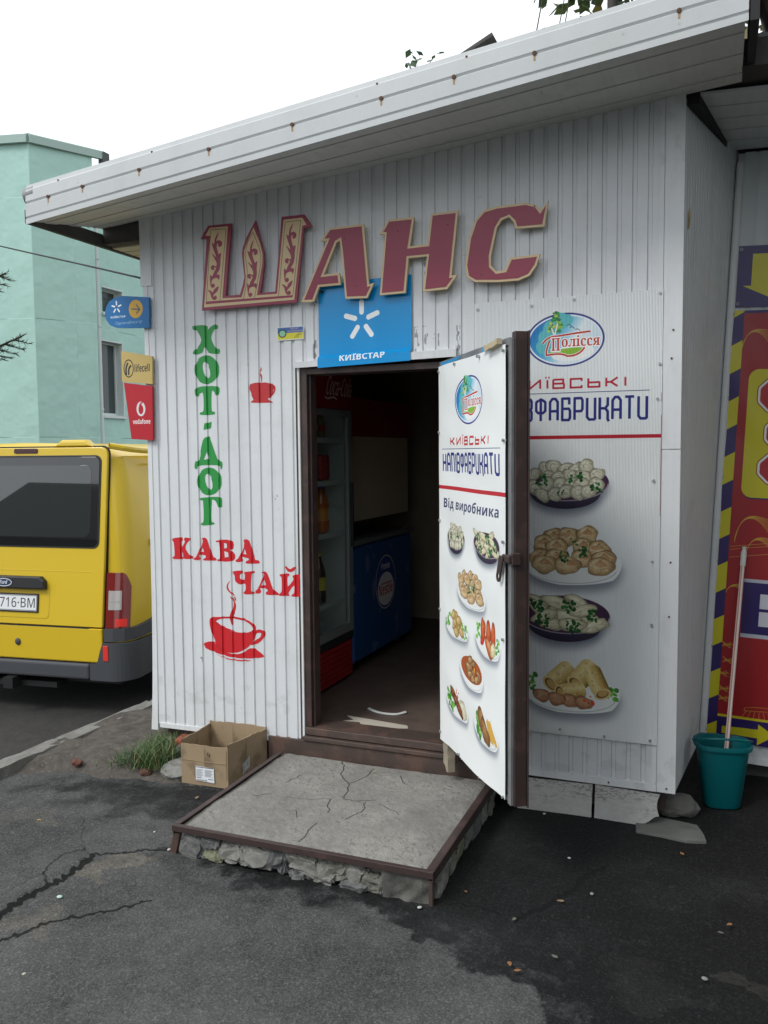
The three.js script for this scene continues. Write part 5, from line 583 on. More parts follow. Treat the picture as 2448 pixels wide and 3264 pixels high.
// ---------------------------------------------------------------- the concrete step
{
  const x0 = -2.095, x1 = -0.965, z0 = 0.06, z1 = 1.0, top = 0.132, W = 1024;
  const crackC = cvs(W, W, (g) => {
    g.fillStyle = '#000'; g.fillRect(0, 0, W, W); g.strokeStyle = '#fff'; g.lineJoin = 'round'; g.lineCap = 'round';
    const P = (p) => [(p[0] - x0) / (x1 - x0) * W, (p[1] - z0) / (z1 - z0) * W];
    for (const [w, ...l] of [[4, [-1.75, 0.06], [-1.719, 0.119], [-1.675, 0.23], [-1.586, 0.346], [-1.563, 0.436], [-1.552, 0.486], [-1.504, 0.495], [-1.408, 0.446]], [4, [-1.441, 0.485], [-1.418, 0.578], [-1.437, 0.622], [-1.455, 0.678]], [4, [-1.6, 0.517], [-1.552, 0.653]], [4, [-1.56, 0.09], [-1.565, 0.235], [-1.603, 0.309]], [3, [-1.802, 0.56], [-1.691, 0.551], [-1.6, 0.517]], [4, [-1.553, 0.761], [-1.55, 0.851], [-1.543, 0.946]], [4, [-1.863, 0.284], [-1.898, 0.403]], [5, [-1.886, 0.556], [-1.96, 0.6]], [3, [-1.38, 0.48], [-1.25, 0.56]], [3, [-1.4, 0.14], [-1.35, 0.22]], [3, [-1.7, 0.68], [-1.66, 0.74]]]) { g.lineWidth = w; g.beginPath(); let q = l[0]; g.moveTo(...P(q)); for (let i = 1; i < l.length; i++) { for (let k = 1; k <= 5; k++) { const t = k / 5, n = k < 5 ? 0.008 : 0; g.lineTo(...P([q[0] + (l[i][0] - q[0]) * t + rr(-n, n), q[1] + (l[i][1] - q[1]) * t + rr(-n, n)])); } q = l[i]; } g.stroke(); }
    for (let i = 0; i < 16; i++) { g.lineWidth = rr(2, 4); const x = rr(20, W - 20), y = rr(20, W - 20); g.beginPath(); g.moveTo(x, y); g.lineTo(x + rr(-16, 16), y + rr(-5, 5)); g.stroke(); }
  }).getContext('2d').getImageData(0, 0, W, W).data;
  const hgt = new Float32Array(W * W);
  const map = dtex(W, W, (i, j) => {
    const x = i / W * 1.13, z = (1 - j / W) * 0.94, c = crackC[((W - 1 - j) * W + i) * 4] / 255, b = fbm(x * 6, z * 6, 4), m = fbm(x * 40, z * 40, 3), f = vn(x * 420, z * 420), pit = sm(0.74, 0.82, vn(x * 75, z * 75)) * sm(0.45, 0.6, b), stain = sm(0.55, 0.75, fbm(x * 3 + 9, z * 3, 4)) * 0.4;
    hgt[j * W + i] = 0.6 + (m - 0.5) * 0.5 + (f - 0.5) * 0.16 - 0.5 * c - 0.2 * pit + (b - 0.5) * 0.3;
    const k = (0.235 + (b - 0.5) * 0.13 + (m - 0.5) * 0.06 + (f - 0.5) * 0.06) * (1 - 0.7 * c) * (1 - 0.15 * pit) * (1 - 0.6 * stain); return [k * 1.04, k, k * 0.91];
  });
  const bump = dtex(W, W, (i, j) => hgt[j * W + i], false);
  const t = thing('concrete_step', 'cracked concrete doorstep with rusty steel rim and rubble front', 'step');
  const n = 70, p = [], uv = [], ix = [];
  for (let j = 0; j <= n; j++) for (let i = 0; i <= n; i++) { const u = i / n, v = j / n, x = x0 + 0.01 + (x1 - x0 - 0.02) * u, z = z0 + (z1 - z0 - 0.01) * v; p.push(x, top - 0.004 + (fbm(x * 7, z * 7, 4) - 0.5) * 0.016 - (v > 0.97 || u < 0.02 || u > 0.98 ? 0.004 : 0), z); uv.push(u, 1 - v); }
  for (let j = 0; j < n; j++) for (let i = 0; i < n; i++) { const a = j * (n + 1) + i, b = a + 1, c = a + n + 1; ix.push(a, c, b, b, c, c + 1); }
  const g = new THREE.BufferGeometry(); g.setAttribute('position', new THREE.Float32BufferAttribute(p, 3)); g.setAttribute('uv', new THREE.Float32BufferAttribute(uv, 2)); g.setIndex(ix); g.computeVertexNormals();
  mesh('slab_top', g, std({ map, bumpMap: bump, bumpScale: 0.012, roughness: 0.95 }), t);
  const conc = std({ map: noiseTex(512, 14, 5, (v, i, j) => { const q = 0.07 + 0.10 * v + (vn(i / 2, j / 2) - 0.5) * 0.05; return [q * 1.02, q, q * 0.9]; }), roughness: 0.97, bumpMap: sheetBump, bumpScale: 0.03 });
  mesh('core', bx(x0 + 0.02, x1 - 0.012, -0.04, top - 0.02, z0, z1 - 0.06), std({ map: noiseTex(256, 12, 4, (v) => [0.12 + 0.12 * v, 0.118 + 0.116 * v, 0.105 + 0.1 * v]), roughness: 1 }), t);
  { const g = new THREE.BoxGeometry(0.2, 0.12, 0.08, 14, 9, 5), q = g.attributes.position; for (let i = 0; i < q.count; i++) { const n = fbm(q.getX(i) * 26 + 4, q.getY(i) * 26 + q.getZ(i) * 9, 4) - 0.5; q.setXYZ(i, q.getX(i) + (q.getX(i) < -0.09 ? n * 0.06 : 0), q.getY(i) + (q.getY(i) < -0.05 ? n * 0.03 : 0), q.getZ(i) + n * 0.03); } g.computeVertexNormals(); g.translate(x1 - 0.105, 0.045, z1 - 0.058); mesh('mortar_block', metreUV(g), conc, t); }
  const rim = (a, b, name) => mesh(name, a, M.maroon, t);
  rim(merge([bx(x0 - 0.012, x1 + 0.012, 0.112, 0.138, z1 - 0.004, z1 + 0.002, 0.0015), bx(x0 - 0.012, x1 + 0.012, 0.1335, 0.1385, z1 - 0.018, z1 - 0.003)]), 0, 'rim');
  rim(merge([bx(x0 - 0.012, x0 - 0.006, 0.098, 0.138, z0, z1 - 0.005, 0.0015), bx(x0 - 0.007, x0 + 0.014, 0.134, 0.139, z0, z1 - 0.019)]), 0, 'rim');
  rim(merge([bx(x1 + 0.006, x1 + 0.012, 0.098, 0.138, z0 + 0.02, z1 - 0.005, 0.0015), bx(x1 - 0.02, x1 + 0.007, 0.134, 0.139, z0 + 0.02, z1 - 0.019)]), 0, 'rim');
  mesh('rim_leg', hexa([[x0 - 0.05, -0.01, z1 - 0.03], [x0 - 0.02, -0.01, z1 - 0.03], [x0 - 0.02, -0.01, z1 - 0.045], [x0 - 0.05, -0.01, z1 - 0.045], [x0 - 0.011, 0.1, z1 - 0.01], [x0 + 0.02, 0.1, z1 - 0.01], [x0 + 0.02, 0.1, z1 - 0.03], [x0 - 0.011, 0.1, z1 - 0.03]]), M.rust, t);
  mesh('rim_leg', bx(x1 - 0.01, x1 + 0.004, -0.01, 0.1, z1 - 0.03, z1 - 0.012), M.rust, t);
  // rubble stones set into the front and the right side
  const tint = [[0.24, 0.235, 0.215], [0.17, 0.17, 0.165], [0.2, 0.2, 0.17], [0.14, 0.14, 0.14], [0.22, 0.23, 0.15]].map(([r, q, b]) => { const m = conc.clone(); m.map = noiseTex(128, 9, 5, (v, i, j) => { const k = 0.62 + 0.75 * (v - 0.1) + (vn(i / 1.5, j / 1.5) - 0.5) * 0.25; return [r * k, q * k, b * k]; }); m.map.repeat.set(5, 5); return m; });
  function stone(cx, cy, cz, a, b, c, m, seed) {
    const s = new THREE.IcosahedronGeometry(1, 5), q = s.attributes.position;
    for (let i = 0; i < q.count; i++) { const v = new THREE.Vector3().fromBufferAttribute(q, i), e = 0.55; v.set(Math.sign(v.x) * Math.abs(v.x) ** e, Math.sign(v.y) * Math.abs(v.y) ** e, Math.sign(v.z) * Math.abs(v.z) ** e); const n = 1 + (fbm(v.x * 1.3 + seed, v.y * 1.3 + v.z * 1.3, 2) - 0.5) * 0.7 - Math.abs(fbm(v.x * 3 + seed, v.y * 3 + v.z * 3, 3) - 0.5) * 0.5 + (fbm(v.x * 9 + seed, v.y * 9 + v.z * 8, 3) - 0.5) * 0.3; q.setXYZ(i, v.x * a * n, v.y * b * n, v.z * c * n); }
    s.rotateZ((LAT[seed * 13 & 65535] - 0.5) * 0.5); s.computeVertexNormals(); s.translate(cx, cy, cz); mesh('stone', metreUV(s), m, t);
  }
  const row = [[-2.02, 0.042, 0.055, 0.046, 1], [-1.93, 0.075, 0.036, 0.024, 3], [-1.925, 0.026, 0.042, 0.026, 4], [-1.83, 0.05, 0.06, 0.042, 0], [-1.71, 0.052, 0.075, 0.05, 0], [-1.615, 0.05, 0.038, 0.045, 3], [-1.5, 0.06, 0.085, 0.042, 0], [-1.53, 0.005, 0.04, 0.022, 1], [-1.36, 0.06, 0.06, 0.038, 2], [-1.42, 0.014, 0.05, 0.022, 0], [-1.28, 0.045, 0.05, 0.048, 0], [-1.2, 0.03, 0.045, 0.035, 2], [-1.29, 0.01, 0.05, 0.02, 3]];
  row.forEach(([x, y, a, b, m], i) => stone(x, y, z1 - 0.062 + LAT[i * 17] * 0.014, a * 1.2, b * 1.14, 0.044, tint[m], i + 2));
  for (let i = 0; i < 22; i++) stone(rr(x0 + 0.03, x1 - 0.03), rr(-0.01, 0.09), z1 - 0.06, rr(0.012, 0.026), rr(0.01, 0.02), 0.03, tint[i % 5], i + 40);
  for (let i = 0; i < 7; i++) stone(x1 - 0.02, 0.048, z1 - 0.14 - i * 0.125, 0.03, 0.05, 0.075, tint[(i * 2) % 5], i + 80);
  for (let i = 0; i < 7; i++) stone(x0 + 0.03, 0.048, z1 - 0.14 - i * 0.125, 0.03, 0.05, 0.075, tint[(i * 2) % 5], i + 90);
}
// ---------------------------------------------------------------- plinth boards and the slab of old paving
{
  const bm = std({ map: dtex(512, 512, (i, j) => { const x = i / 512, y = j / 512, v = fbm(x * 22, y * 22, 4), s = sm(0.5, 0.62, fbm(x * 34, y * 34 + 3, 3)) * sm(0.3, 0.85, y + (fbm(x * 5, y * 5, 3) - 0.5) * 0.8) * 0.45, k = (0.5 + 0.14 * (v - 0.5)) * (1 - s); return [k, k * 0.985, k * 0.95]; }), roughness: 0.85 });
  const a = extr([[-0.86, 0.0], [-0.516, -0.006], [-0.512, 0.158], [-0.86, 0.15]], 0.012, 0.001); const ua = a; ua.translate(0, 0, 0.004);
  const uvfix = (g) => { const p = g.attributes.position, u = g.attributes.uv; for (let i = 0; i < p.count; i++) u.setXY(i, (p.getX(i) + 0.9) * 2.2, p.getY(i) * 5.6 + 0.05); return g; };
  const A = uvfix(a); A.rotateX(-0.04); const m1 = mesh('plinth_board', A, bm); tag(m1, 'pale grey plinth board standing next to the doorstep', 'board', 'plinth boards under the kiosk wall');
  const edge = [[-0.503, -0.004], [-0.335, -0.01]]; for (let i = 0; i <= 8; i++) { const t = i / 8; edge.push([-0.335 + 0.115 * t, -0.01 + 0.062 * t + 0.006 * Math.sin(t * 9)]); } for (let i = 1; i <= 8; i++) { const t = i / 8; edge.push([-0.22 - 0.016 * Math.sin(t * 2.6) + 0.012 * t, 0.052 + 0.1 * t]); } edge.push([-0.5, 0.16]);
  const B = extr(edge, 0.012, 0.001); B.translate(0, 0, 0.002); uvfix(B); B.rotateX(-0.05); const m2 = mesh('plinth_board', B, bm); tag(m2, 'pale grey plinth board with a broken curved end under the wall corner', 'board', 'plinth boards under the kiosk wall');
  const s = extr([[-0.33, -0.09], [-0.2, -0.085], [-0.06, -0.06], [-0.03, 0.03], [-0.02, 0.085], [-0.1, 0.11], [-0.2, 0.1], [-0.31, 0.1]].map(([x, z]) => [x, -z]), 0.026, 0.004); s.rotateX(-Math.PI / 2); s.translate(0, -0.013, 0.0);
  const m3 = mesh('paving_slab', metreUV(s), std({ map: noiseTex(256, 10, 5, (v) => { const k = 0.1 + 0.1 * v; return [k * 0.95, k, k * 0.92]; }), roughness: 0.9 })); tag(m3, 'flat broken grey paving slab by the kiosk corner', 'slab');
  const lump = new THREE.IcosahedronGeometry(0.12, 3), q = lump.attributes.position; for (let i = 0; i < q.count; i++) { const n = 1 + (fbm(q.getX(i) * 16 + 3, q.getY(i) * 16 + q.getZ(i) * 12, 3) - 0.5) * 0.7; q.setXYZ(i, q.getX(i) * n, q.getY(i) * n * 0.62, q.getZ(i) * n * 0.8); } lump.computeVertexNormals(); lump.scale(0.8, 0.8, 0.8); lump.translate(-0.16, 0.03, -0.2);
  tag(mesh('rubble_heap', metreUV(lump), std({ color: C(0.17, 0.165, 0.15), roughness: 1, bumpMap: sheetBump, bumpScale: 0.03 })), 'dark lump of concrete under the kiosk corner beside the bucket', 'rubble');
}
// ---------------------------------------------------------------- cardboard box
{
  const cb = dtex(512, 512, (i, j) => { const x = i / 512, y = j / 512, v = fbm(x * 4, y * 4, 4), f = (vn(x * 180, y * 6) - 0.5) * 0.03, sc = sm(0.66, 0.7, vn(x * 40, y * 9)) * 0.03, st = sm(0.56, 0.72, fbm(x * 3 + 20, y * 3, 4)) * 0.38; const k = (1 + (v - 0.5) * 0.16 + f + sc) * (1 - st); return [0.335 * k, 0.245 * k, 0.15 * k]; });
  const m = std({ map: cb, roughness: 0.85 }), t = thing('cardboard_box', 'open empty brown cardboard box standing beside the doorstep', 'box', [-2.41, 0.0, 0.168], 0.03);
  cb.repeat.set(2.3, 2.3);
  const w = 0.137, d = 0.142, h = 0.228, th = 0.005;
  const wall = (name, x0, x1, z0, z1, hh, seed, lx) => { // ragged top edge
    const n = 14, l = []; const top = (s) => hh + (fbm(s * 9 + seed, 2, 3) - 0.5) * 0.012;
    const bow = (s) => 0.004 * Math.sin(s * Math.PI) * (seed % 2 ? 1 : -1);
    for (let k = 0; k < n; k++) { const s0 = k / n, s1 = (k + 1) / n, P = (s, y, side) => lx ? [x0 + (x1 - x0) * s, y, (side ? z1 : z0) + bow(s) * (y > 0.1 ? 1 : 0)] : [(side ? x1 : x0) + bow(s) * (y > 0.1 ? 1 : 0), y, z0 + (z1 - z0) * s]; for (const sd of [0, 1]) { l.push(...quad(P(s0, 0.002, sd), P(s1, 0.002, sd), P(s1, 0.12, sd), P(s0, 0.12, sd))); l.push(...quad(P(s0, 0.12, sd), P(s1, 0.12, sd), P(s1, top(s1), sd), P(s0, top(s0), sd))); } l.push(...quad(P(s0, top(s0), 0), P(s0, top(s0), 1), P(s1, top(s1), 1), P(s1, top(s1), 0))); }
    mesh(name, metreUV(tris(l.map((q) => q[0] > 0 ? [q[0] + q[0] / w * 0.07 * (d - q[2]) / (2 * d), q[1], q[2]] : q))), m, t);
  };
  wall('front_panel', -w, w, d - th, d, h * 0.93, 3, true); wall('back_panel', -w, w, -d, -d + th, h * 1.06, 8, true); wall('side_panel', -w, -w + th, -d + th, d - th, h, 5, false); wall('side_panel', w - th, w, -d + th, d - th, h, 12, false);
  mesh('bottom_panel', hexa([[-w + th, 0.002, d - th], [w - th, 0.002, d - th], [w + 0.06, 0.002, -d + th], [-w + th, 0.002, -d + th], [-w + th, 0.007, d - th], [w - th, 0.007, d - th], [w + 0.06, 0.007, -d + th], [-w + th, 0.007, -d + th]]), m, t);
  const tape = std({ color: C(0.4, 0.29, 0.17), roughness: 0.35 }); mesh('tape_edge', bx(-w + 0.004, w - 0.01, 0.128, 0.131, d + 0.0045, d + 0.006), tape, t); mesh('crease', bx(w - 0.012, w - 0.009, 0.05, 0.2, d + 0.0045, d + 0.006), tape, t);
  const lab = ctex(256, 160, (g, W, H) => { g.fillStyle = '#e3e6ea'; g.fillRect(0, 0, W, H); g.fillStyle = '#20242a'; g.fillRect(4, 8, 114, 7); g.fillRect(122, 8, 122, 7); g.fillStyle = '#74797f'; for (let i = 0; i < 9; i++) { g.fillRect(8, 34 + i * 9, 96 - (i % 3) * 12, 4); g.fillRect(126, 34 + i * 8, 112 - (i % 4) * 10, 4); } g.fillStyle = '#2a2e34'; g.fillRect(8, 118, 70, 6); g.fillRect(170, 124, 74, 6); for (let i = 0; i < 7; i++) g.fillRect(12 + i * 22, 138, 10 + (i % 2) * 4, 13); });
  const lg = flat([[-0.048, 0.028], [0.06, 0.024], [0.058, 0.1], [-0.048, 0.104]], d + 0.0065); mesh('paper_label', lg, std({ map: lab, roughness: 0.6 }), t);
  const l2 = flat([[-0.12, 0.075], [0.0, 0.075], [0.0, 0.13], [-0.12, 0.13]], 0); l2.rotateY(Math.PI / 2); l2.rotateY(0.218); l2.translate(w + 0.0445, 0, 0); mesh('paper_label', l2, std({ map: lab, roughness: 0.6 }), t);
  mesh('marker_digit', merge([rod([0.026, 0.182, d + 0.006], [0.021, 0.166, d + 0.006], 0.0011, 5), rod([0.021, 0.166, d + 0.006], [0.037, 0.168, d + 0.006], 0.0011, 5), rod([0.035, 0.176, d + 0.006], [0.032, 0.153, d + 0.006], 0.0011, 5)]), M.black, t);
}
// ---------------------------------------------------------------- bucket and mop
{
  const tm = phy({ color: C(0.0, 0.125, 0.14), roughness: 0.4 }), t = thing('bucket', 'teal plastic bucket with handle standing by the banner wall', 'bucket', [0.04, 0.0, -0.36], 0.2);
  const sq = (r, n = 40) => { const o = []; for (let i = 0; i < n; i++) { const a = i / n * 2 * Math.PI, c = Math.cos(a), s = Math.sin(a), e = 3.2, k = r / Math.pow(Math.abs(c) ** e + Math.abs(s) ** e, 1 / e); o.push([c * k * 0.98, s * k * 0.8]); } return o; };
  const ring = (list) => { const l = []; for (let k = 0; k < list.length - 1; k++) { const A = sq(list[k][0]), B = sq(list[k + 1][0]); for (let i = 0; i < A.length; i++) { const j = (i + 1) % A.length; l.push(...quad([A[i][0], list[k][1], A[i][1]], [B[i][0], list[k + 1][1], B[i][1]], [B[j][0], list[k + 1][1], B[j][1]], [A[j][0], list[k][1], A[j][1]])); } } return toCreasedNormals(metreUV(tris(l)), 0.7); };
  mesh('body', ring([[0.001, 0.006], [0.078, 0.004], [0.084, 0.012], [0.118, 0.285], [0.13, 0.287], [0.133, 0.3], [0.131, 0.308], [0.122, 0.309], [0.114, 0.28], [0.08, 0.016], [0.001, 0.014]]), tm, t);
  mesh('spout_lip', extr([[-0.06, 0.0], [0.06, 0.0], [0.04, 0.025], [-0.04, 0.025]], 0.01, 0.002).rotateX(-Math.PI / 2).translate(-0.04, 0.298, -0.095), tm, t);
  const h = []; for (let i = 0; i <= 14; i++) { const a = i / 14 * Math.PI; h.push([-0.132 * Math.cos(a), 0.3 + 0.028 * Math.sin(a), -0.0 + 0.085 * Math.sin(a) - 0.12 * 0]); }
  mesh('handle', (() => { const g = tube(h.map(([x, y, z]) => [x, y + 0.012, -z * 0.2 + z]), 0.006, 30, 6); g.scale(1, 1, 1); return metreUV(g); })(), tm, t);
  const hd = thing('mop', 'mop with long striped pink handle standing in the teal bucket', 'mop'), A = [0.043, 0.03, -0.34], B = [0.122, 1.115, -0.7];
  const stripe = ctex(64, 8, (g) => { ['#efe4dc', '#cf9d92', '#f2ebe4', '#c99086', '#efe2d8', '#d9aa9e', '#f4ede6', '#cc978c'].forEach((c, i) => { g.fillStyle = c; g.fillRect(i * 8, 0, 8, 8); }); });
  mesh('handle', rod(A, B, 0.0105, 14), std({ map: stripe, roughness: 0.4 }), hd);
  const dir = new THREE.Vector3(...B).sub(new THREE.Vector3(...A)).normalize(), at = (s) => new THREE.Vector3(...B).addScaledVector(dir, s).toArray();
  mesh('grip', merge([rod(at(-0.01), at(0.06), 0.0135, 12, 0.014), rod(at(0.06), at(0.078), 0.014, 12, 0.008), rod(at(0.078), at(0.088), 0.009, 12, 0.011)]), std({ color: C(0.7, 0.69, 0.66), roughness: 0.4 }), hd);
  const head = []; for (let i = 0; i < 26; i++) { const a = i * 2.4, r = 0.012 + (i % 5) * 0.007; head.push(tube([[0.043, 0.07, -0.345], [0.043 + Math.cos(a) * r * 0.7, 0.05, -0.35 + Math.sin(a) * r * 0.7], [0.043 + Math.cos(a) * r, 0.026, -0.355 + Math.sin(a) * r]], 0.004, 6, 5)); } mesh('mop_head', merge(head), std({ color: C(0.3, 0.29, 0.27), roughness: 0.95 }), hd);
}
// ---------------------------------------------------------------- the next kiosk, leaning a little
const TILT = -2.5 * Math.PI / 180, NPOS = [-0.072, 0, -0.76];
const next = thing('neighbour_kiosk', 'pale ribbed sheet kiosk behind the striped red banner, leaning slightly', 'kiosk', NPOS); next.rotation.z = TILT;
{
  const sheet = std({ map: grime, color: C(0.8, 0.84, 0.84), roughness: 0.45 });
  for (let k = 0; k < 26; k++) { const x = 0.03 + k * 0.068; const q = merge([bx(x, x + 0.05, 0.13, 3.15, -0.012, 0), bx(x + 0.05, x + 0.068, 0.13, 3.15, -0.012, -0.007)]); const u = q.attributes.uv; for (let i = 0; i < u.count; i++) u.setXY(i, u.getX(i) / 3.2, u.getY(i) / 3.2); mesh('siding_strip', q, sheet, next); }
  mesh('corner_post', rod([0.012, 0.1, 0.002], [0.012, 3.1, 0.002], 0.019, 12), M.white, next);
  mesh('wall_body', bx(0.0, 1.8, 0.13, 3.15, -1.6, -0.016), M.white, next);
  mesh('bottom_trim', bx(0.032, 1.8, 0.088, 0.128, -0.02, 0.006), M.dirtyWhite, next);
  mesh('base', bx(0.05, 1.8, -0.16, 0.086, -1.55, -0.05), std({ color: C(0.07, 0.075, 0.07), roughness: 0.95 }), next);
  const sb = std({ map: grime, color: C(0.9, 0.92, 0.9), roughness: 0.6 });
  for (let k = 0; k < 5; k++) { const z = 0.02 + k * 0.145; mesh('soffit_board', bx(-0.06 - 0.03 * k, 1.9, 3.158 + k * 0.002, 3.17 + k * 0.002, z, z + 0.138), sb, next); }
  mesh('roof_slab', bx(-0.24, 1.95, 3.195, 3.3, -1.65, 0.9), M.darkWood, next);
  mesh('edge_board', hexa([[-0.215, 3.13, 0.74], [-0.165, 3.13, 0.74], [-0.03, 3.13, 0.015], [-0.09, 3.13, 0.015], [-0.215, 3.2, 0.74], [-0.165, 3.2, 0.74], [-0.03, 3.2, 0.015], [-0.09, 3.2, 0.015]]), M.black, next);
  for (let k = 0; k < 24; k++) mesh('roof_top', bx(-0.24 + k * 0.09, -0.24 + k * 0.09 + 0.05, 3.3, 3.315, -1.65, 0.9), M.zinc, next);
}
{
  const pur = '#2e1d62', yel = '#cfc51f', red = '#a01a20';
  const top = ctex(768, 512, (g, W, H) => { g.fillStyle = pur; g.fillRect(0, 0, W, H); const k = W / 0.45; g.fillStyle = yel; g.beginPath(); g.moveTo(0.068 * k, 0.04 * k); g.lineTo(0.33 * k, 0.04 * k); g.lineTo(0.33 * k, 0.19 * k); g.lineTo(0.375 * k, 0.19 * k); g.lineTo(0.2 * k, 0.275 * k); g.lineTo(0.03 * k, 0.195 * k); g.lineTo(0.068 * k, 0.195 * k); g.closePath(); g.fill(); });
  const t = thing('banner', 'purple banner with yellow down arrow on the next kiosk', 'banner', NPOS, 0, 'banners on the next kiosk'); t.rotation.z = TILT;
  mesh('printed_sheet', flat([[0.028, 2.398], [0.478, 2.398], [0.478, 2.697], [0.028, 2.697]], 0.006), std({ map: top, roughness: 0.38 }), t);
  for (const [x, y] of [[0.042, 2.68], [0.042, 2.415], [0.46, 2.68], [0.46, 2.415]]) { const e = new THREE.TorusGeometry(0.006, 0.0025, 6, 14); e.translate(x, y, 0.008); mesh('eyelet', e, M.screw, t); }
  const map = ctex(900, 2048, (g, W, H) => {
    const k = W / 0.96, X = (x) => (x - 0.005) * k, Y = (y) => (2.382 - y) * k; g.fillStyle = red; g.fillRect(0, 0, W, H);
    for (let x = 0; x < W; x += 3) for (let q = 0; q < 1; q++) { }
    g.strokeStyle = '#c9a23a'; g.lineWidth = 2.2; // thin gold ears of grain and line drawings
    for (const [cx, cy, s] of [[0.16, 1.32, 1], [0.2, 1.22, 0.8], [0.12, 2.25, 0.8], [0.105, 0.98, 0.7], [0.5, 1.3, 1.2], [0.7, 0.6, 1]]) for (let i = 0; i < 7; i++) { g.beginPath(); g.moveTo(X(cx - 0.06 * s), Y(cy - 0.07 * s - i * 0.004)); g.bezierCurveTo(X(cx - 0.04 * s), Y(cy + (0.05 + i * 0.006) * s), X(cx + 0.03 * s), Y(cy + (0.08 - i * 0.004) * s), X(cx + 0.11 * s + i * 0.004), Y(cy - 0.06 * s + i * 0.012)); g.stroke(); }
    for (const y of [1.205, 1.19, 1.15]) { g.beginPath(); g.moveTo(X(0.08), Y(y)); g.lineTo(X(0.3), Y(y + 0.035)); g.stroke(); }
    for (const [cx, cy] of [[0.1, 0.7], [0.11, 0.62], [0.09, 0.55], [0.1, 0.47], [0.1, 0.42]]) { g.beginPath(); for (let i = 0; i < 9; i++) { const a = i * 2.3; g.lineTo(X(cx + Math.cos(a) * 0.03), Y(cy + Math.sin(a * 1.3) * 0.02)); } g.stroke(); }
    g.beginPath(); g.moveTo(X(0.2), Y(0.37)); g.lineTo(X(0.2), Y(0.385)); g.quadraticCurveTo(X(0.26), Y(0.4), X(0.33), Y(0.395)); g.lineTo(X(0.33), Y(0.38)); g.closePath(); g.stroke(); for (let i = 0; i < 6; i++) { g.beginPath(); g.moveTo(X(0.21 + i * 0.02), Y(0.37)); g.lineTo(X(0.19 + i * 0.027), Y(0.335)); g.stroke(); }
    // yellow panel with outlined letters
    const rrp = (x0, x1, y0, y1, r) => { g.beginPath(); g.roundRect(X(x0), Y(y1), (x1 - x0) * k, (y1 - y0) * k, r * k); };
    g.fillStyle = pur; rrp(0.118, 0.82, 1.45, 2.09, 0.05); g.fill(); g.fillStyle = yel; rrp(0.115, 0.82, 1.457, 2.095, 0.05); g.fill();
    for (const [y0, y1, x0] of [[1.885, 2.05, 0.165], [1.7, 1.86, 0.205], [1.53, 1.68, 0.185]]) { g.lineJoin = 'round'; for (let c = 0; c < 3; c++) { const xa = x0 + c * 0.2, o = () => { g.beginPath(); g.moveTo(X(xa + 0.15), Y(y1 - 0.03)); g.lineTo(X(xa + 0.06), Y(y1 - 0.03)); g.lineTo(X(xa + 0.03), Y(y1 - 0.06)); g.lineTo(X(xa + 0.03), Y(y0 + 0.06)); g.lineTo(X(xa + 0.06), Y(y0 + 0.03)); g.lineTo(X(xa + 0.15), Y(y0 + 0.03)); g.stroke(); }; g.strokeStyle = '#8c2c20'; g.lineWidth = 0.075 * k; o(); g.strokeStyle = '#e9e9e4'; g.lineWidth = 0.066 * k; o(); g.strokeStyle = '#b2242a'; g.lineWidth = 0.044 * k; o(); } }
    g.fillStyle = '#c2c3cf'; g.fillRect(X(0.157), Y(1.048), 0.66 * k, 0.3 * k); g.fillStyle = pur; g.fillRect(X(0.157), Y(1.03), 0.66 * k, 0.262 * k); g.fillStyle = '#d5d7df';
    for (const x of [0.237, 0.47]) for (const [y0, y1] of [[0.9, 0.975], [0.81, 0.885]]) { g.beginPath(); g.roundRect(X(x), Y(y1), 0.13 * k, (y1 - y0) * k, [0, 0.037 * k, 0.037 * k, 0]); g.fill(); }
    g.fillStyle = '#d5d7df'; rrp(0.3, 0.36, 0.55, 0.6, 0.012); g.fill();
    // lower border with arrows, striped left border
    g.fillStyle = yel; g.fillRect(X(0.062), Y(0.337), W, 0.013 * k); g.fillStyle = pur; g.fillRect(X(0.062), Y(0.323), W, 0.2 * k); g.fillStyle = yel;
    for (const x of [0.1, 0.5]) { g.beginPath(); g.moveTo(X(x), Y(0.276)); g.lineTo(X(x + 0.17), Y(0.282)); g.lineTo(X(x + 0.17), Y(0.31)); g.lineTo(X(x + 0.25), Y(0.26)); g.lineTo(X(x + 0.17), Y(0.2)); g.lineTo(X(x + 0.17), Y(0.236)); g.lineTo(X(x), Y(0.238)); g.fill(); g.beginPath(); g.moveTo(X(x + 0.16), Y(0.17)); g.lineTo(X(x + 0.25), Y(0.2)); g.lineTo(X(x + 0.25), Y(0.13)); g.fill(); }
    g.save(); g.beginPath(); g.rect(0, 0, 0.07 * k, H); g.clip(); g.fillStyle = pur; g.fillRect(0, 0, W, H); g.fillStyle = yel; for (let i = -1; i < 9; i++) { const y = 2.47 - i * 0.277; g.beginPath(); g.moveTo(-5, Y(y - 0.0)); g.lineTo(0.075 * k, Y(y + 0.048)); g.lineTo(0.075 * k, Y(y - 0.092)); g.lineTo(-5, Y(y - 0.14)); g.fill(); } g.restore();
    g.fillStyle = pur; g.fillRect(0.07 * k, 0, W, 0.014 * k);
  });
  const b = thing('banner', 'tall red banner with yellow and purple striped border', 'banner', NPOS, 0, 'banners on the next kiosk'); b.rotation.z = TILT;
  const n = 24, q = 44, p = [], uv = [], ix = [];
  for (let j = 0; j <= q; j++) for (let i = 0; i <= n; i++) { const u = i / n, v = j / q; p.push(0.005 + 0.96 * u + (1 - v) * 0.0, 0.19 + 2.192 * v, 0.008 + 0.01 * fbm(u * 5, v * 6, 2) + 0.004 * Math.sin((u + v) * 22) * (v > 0.7 ? 1 : 0.3)); uv.push(u, v); }
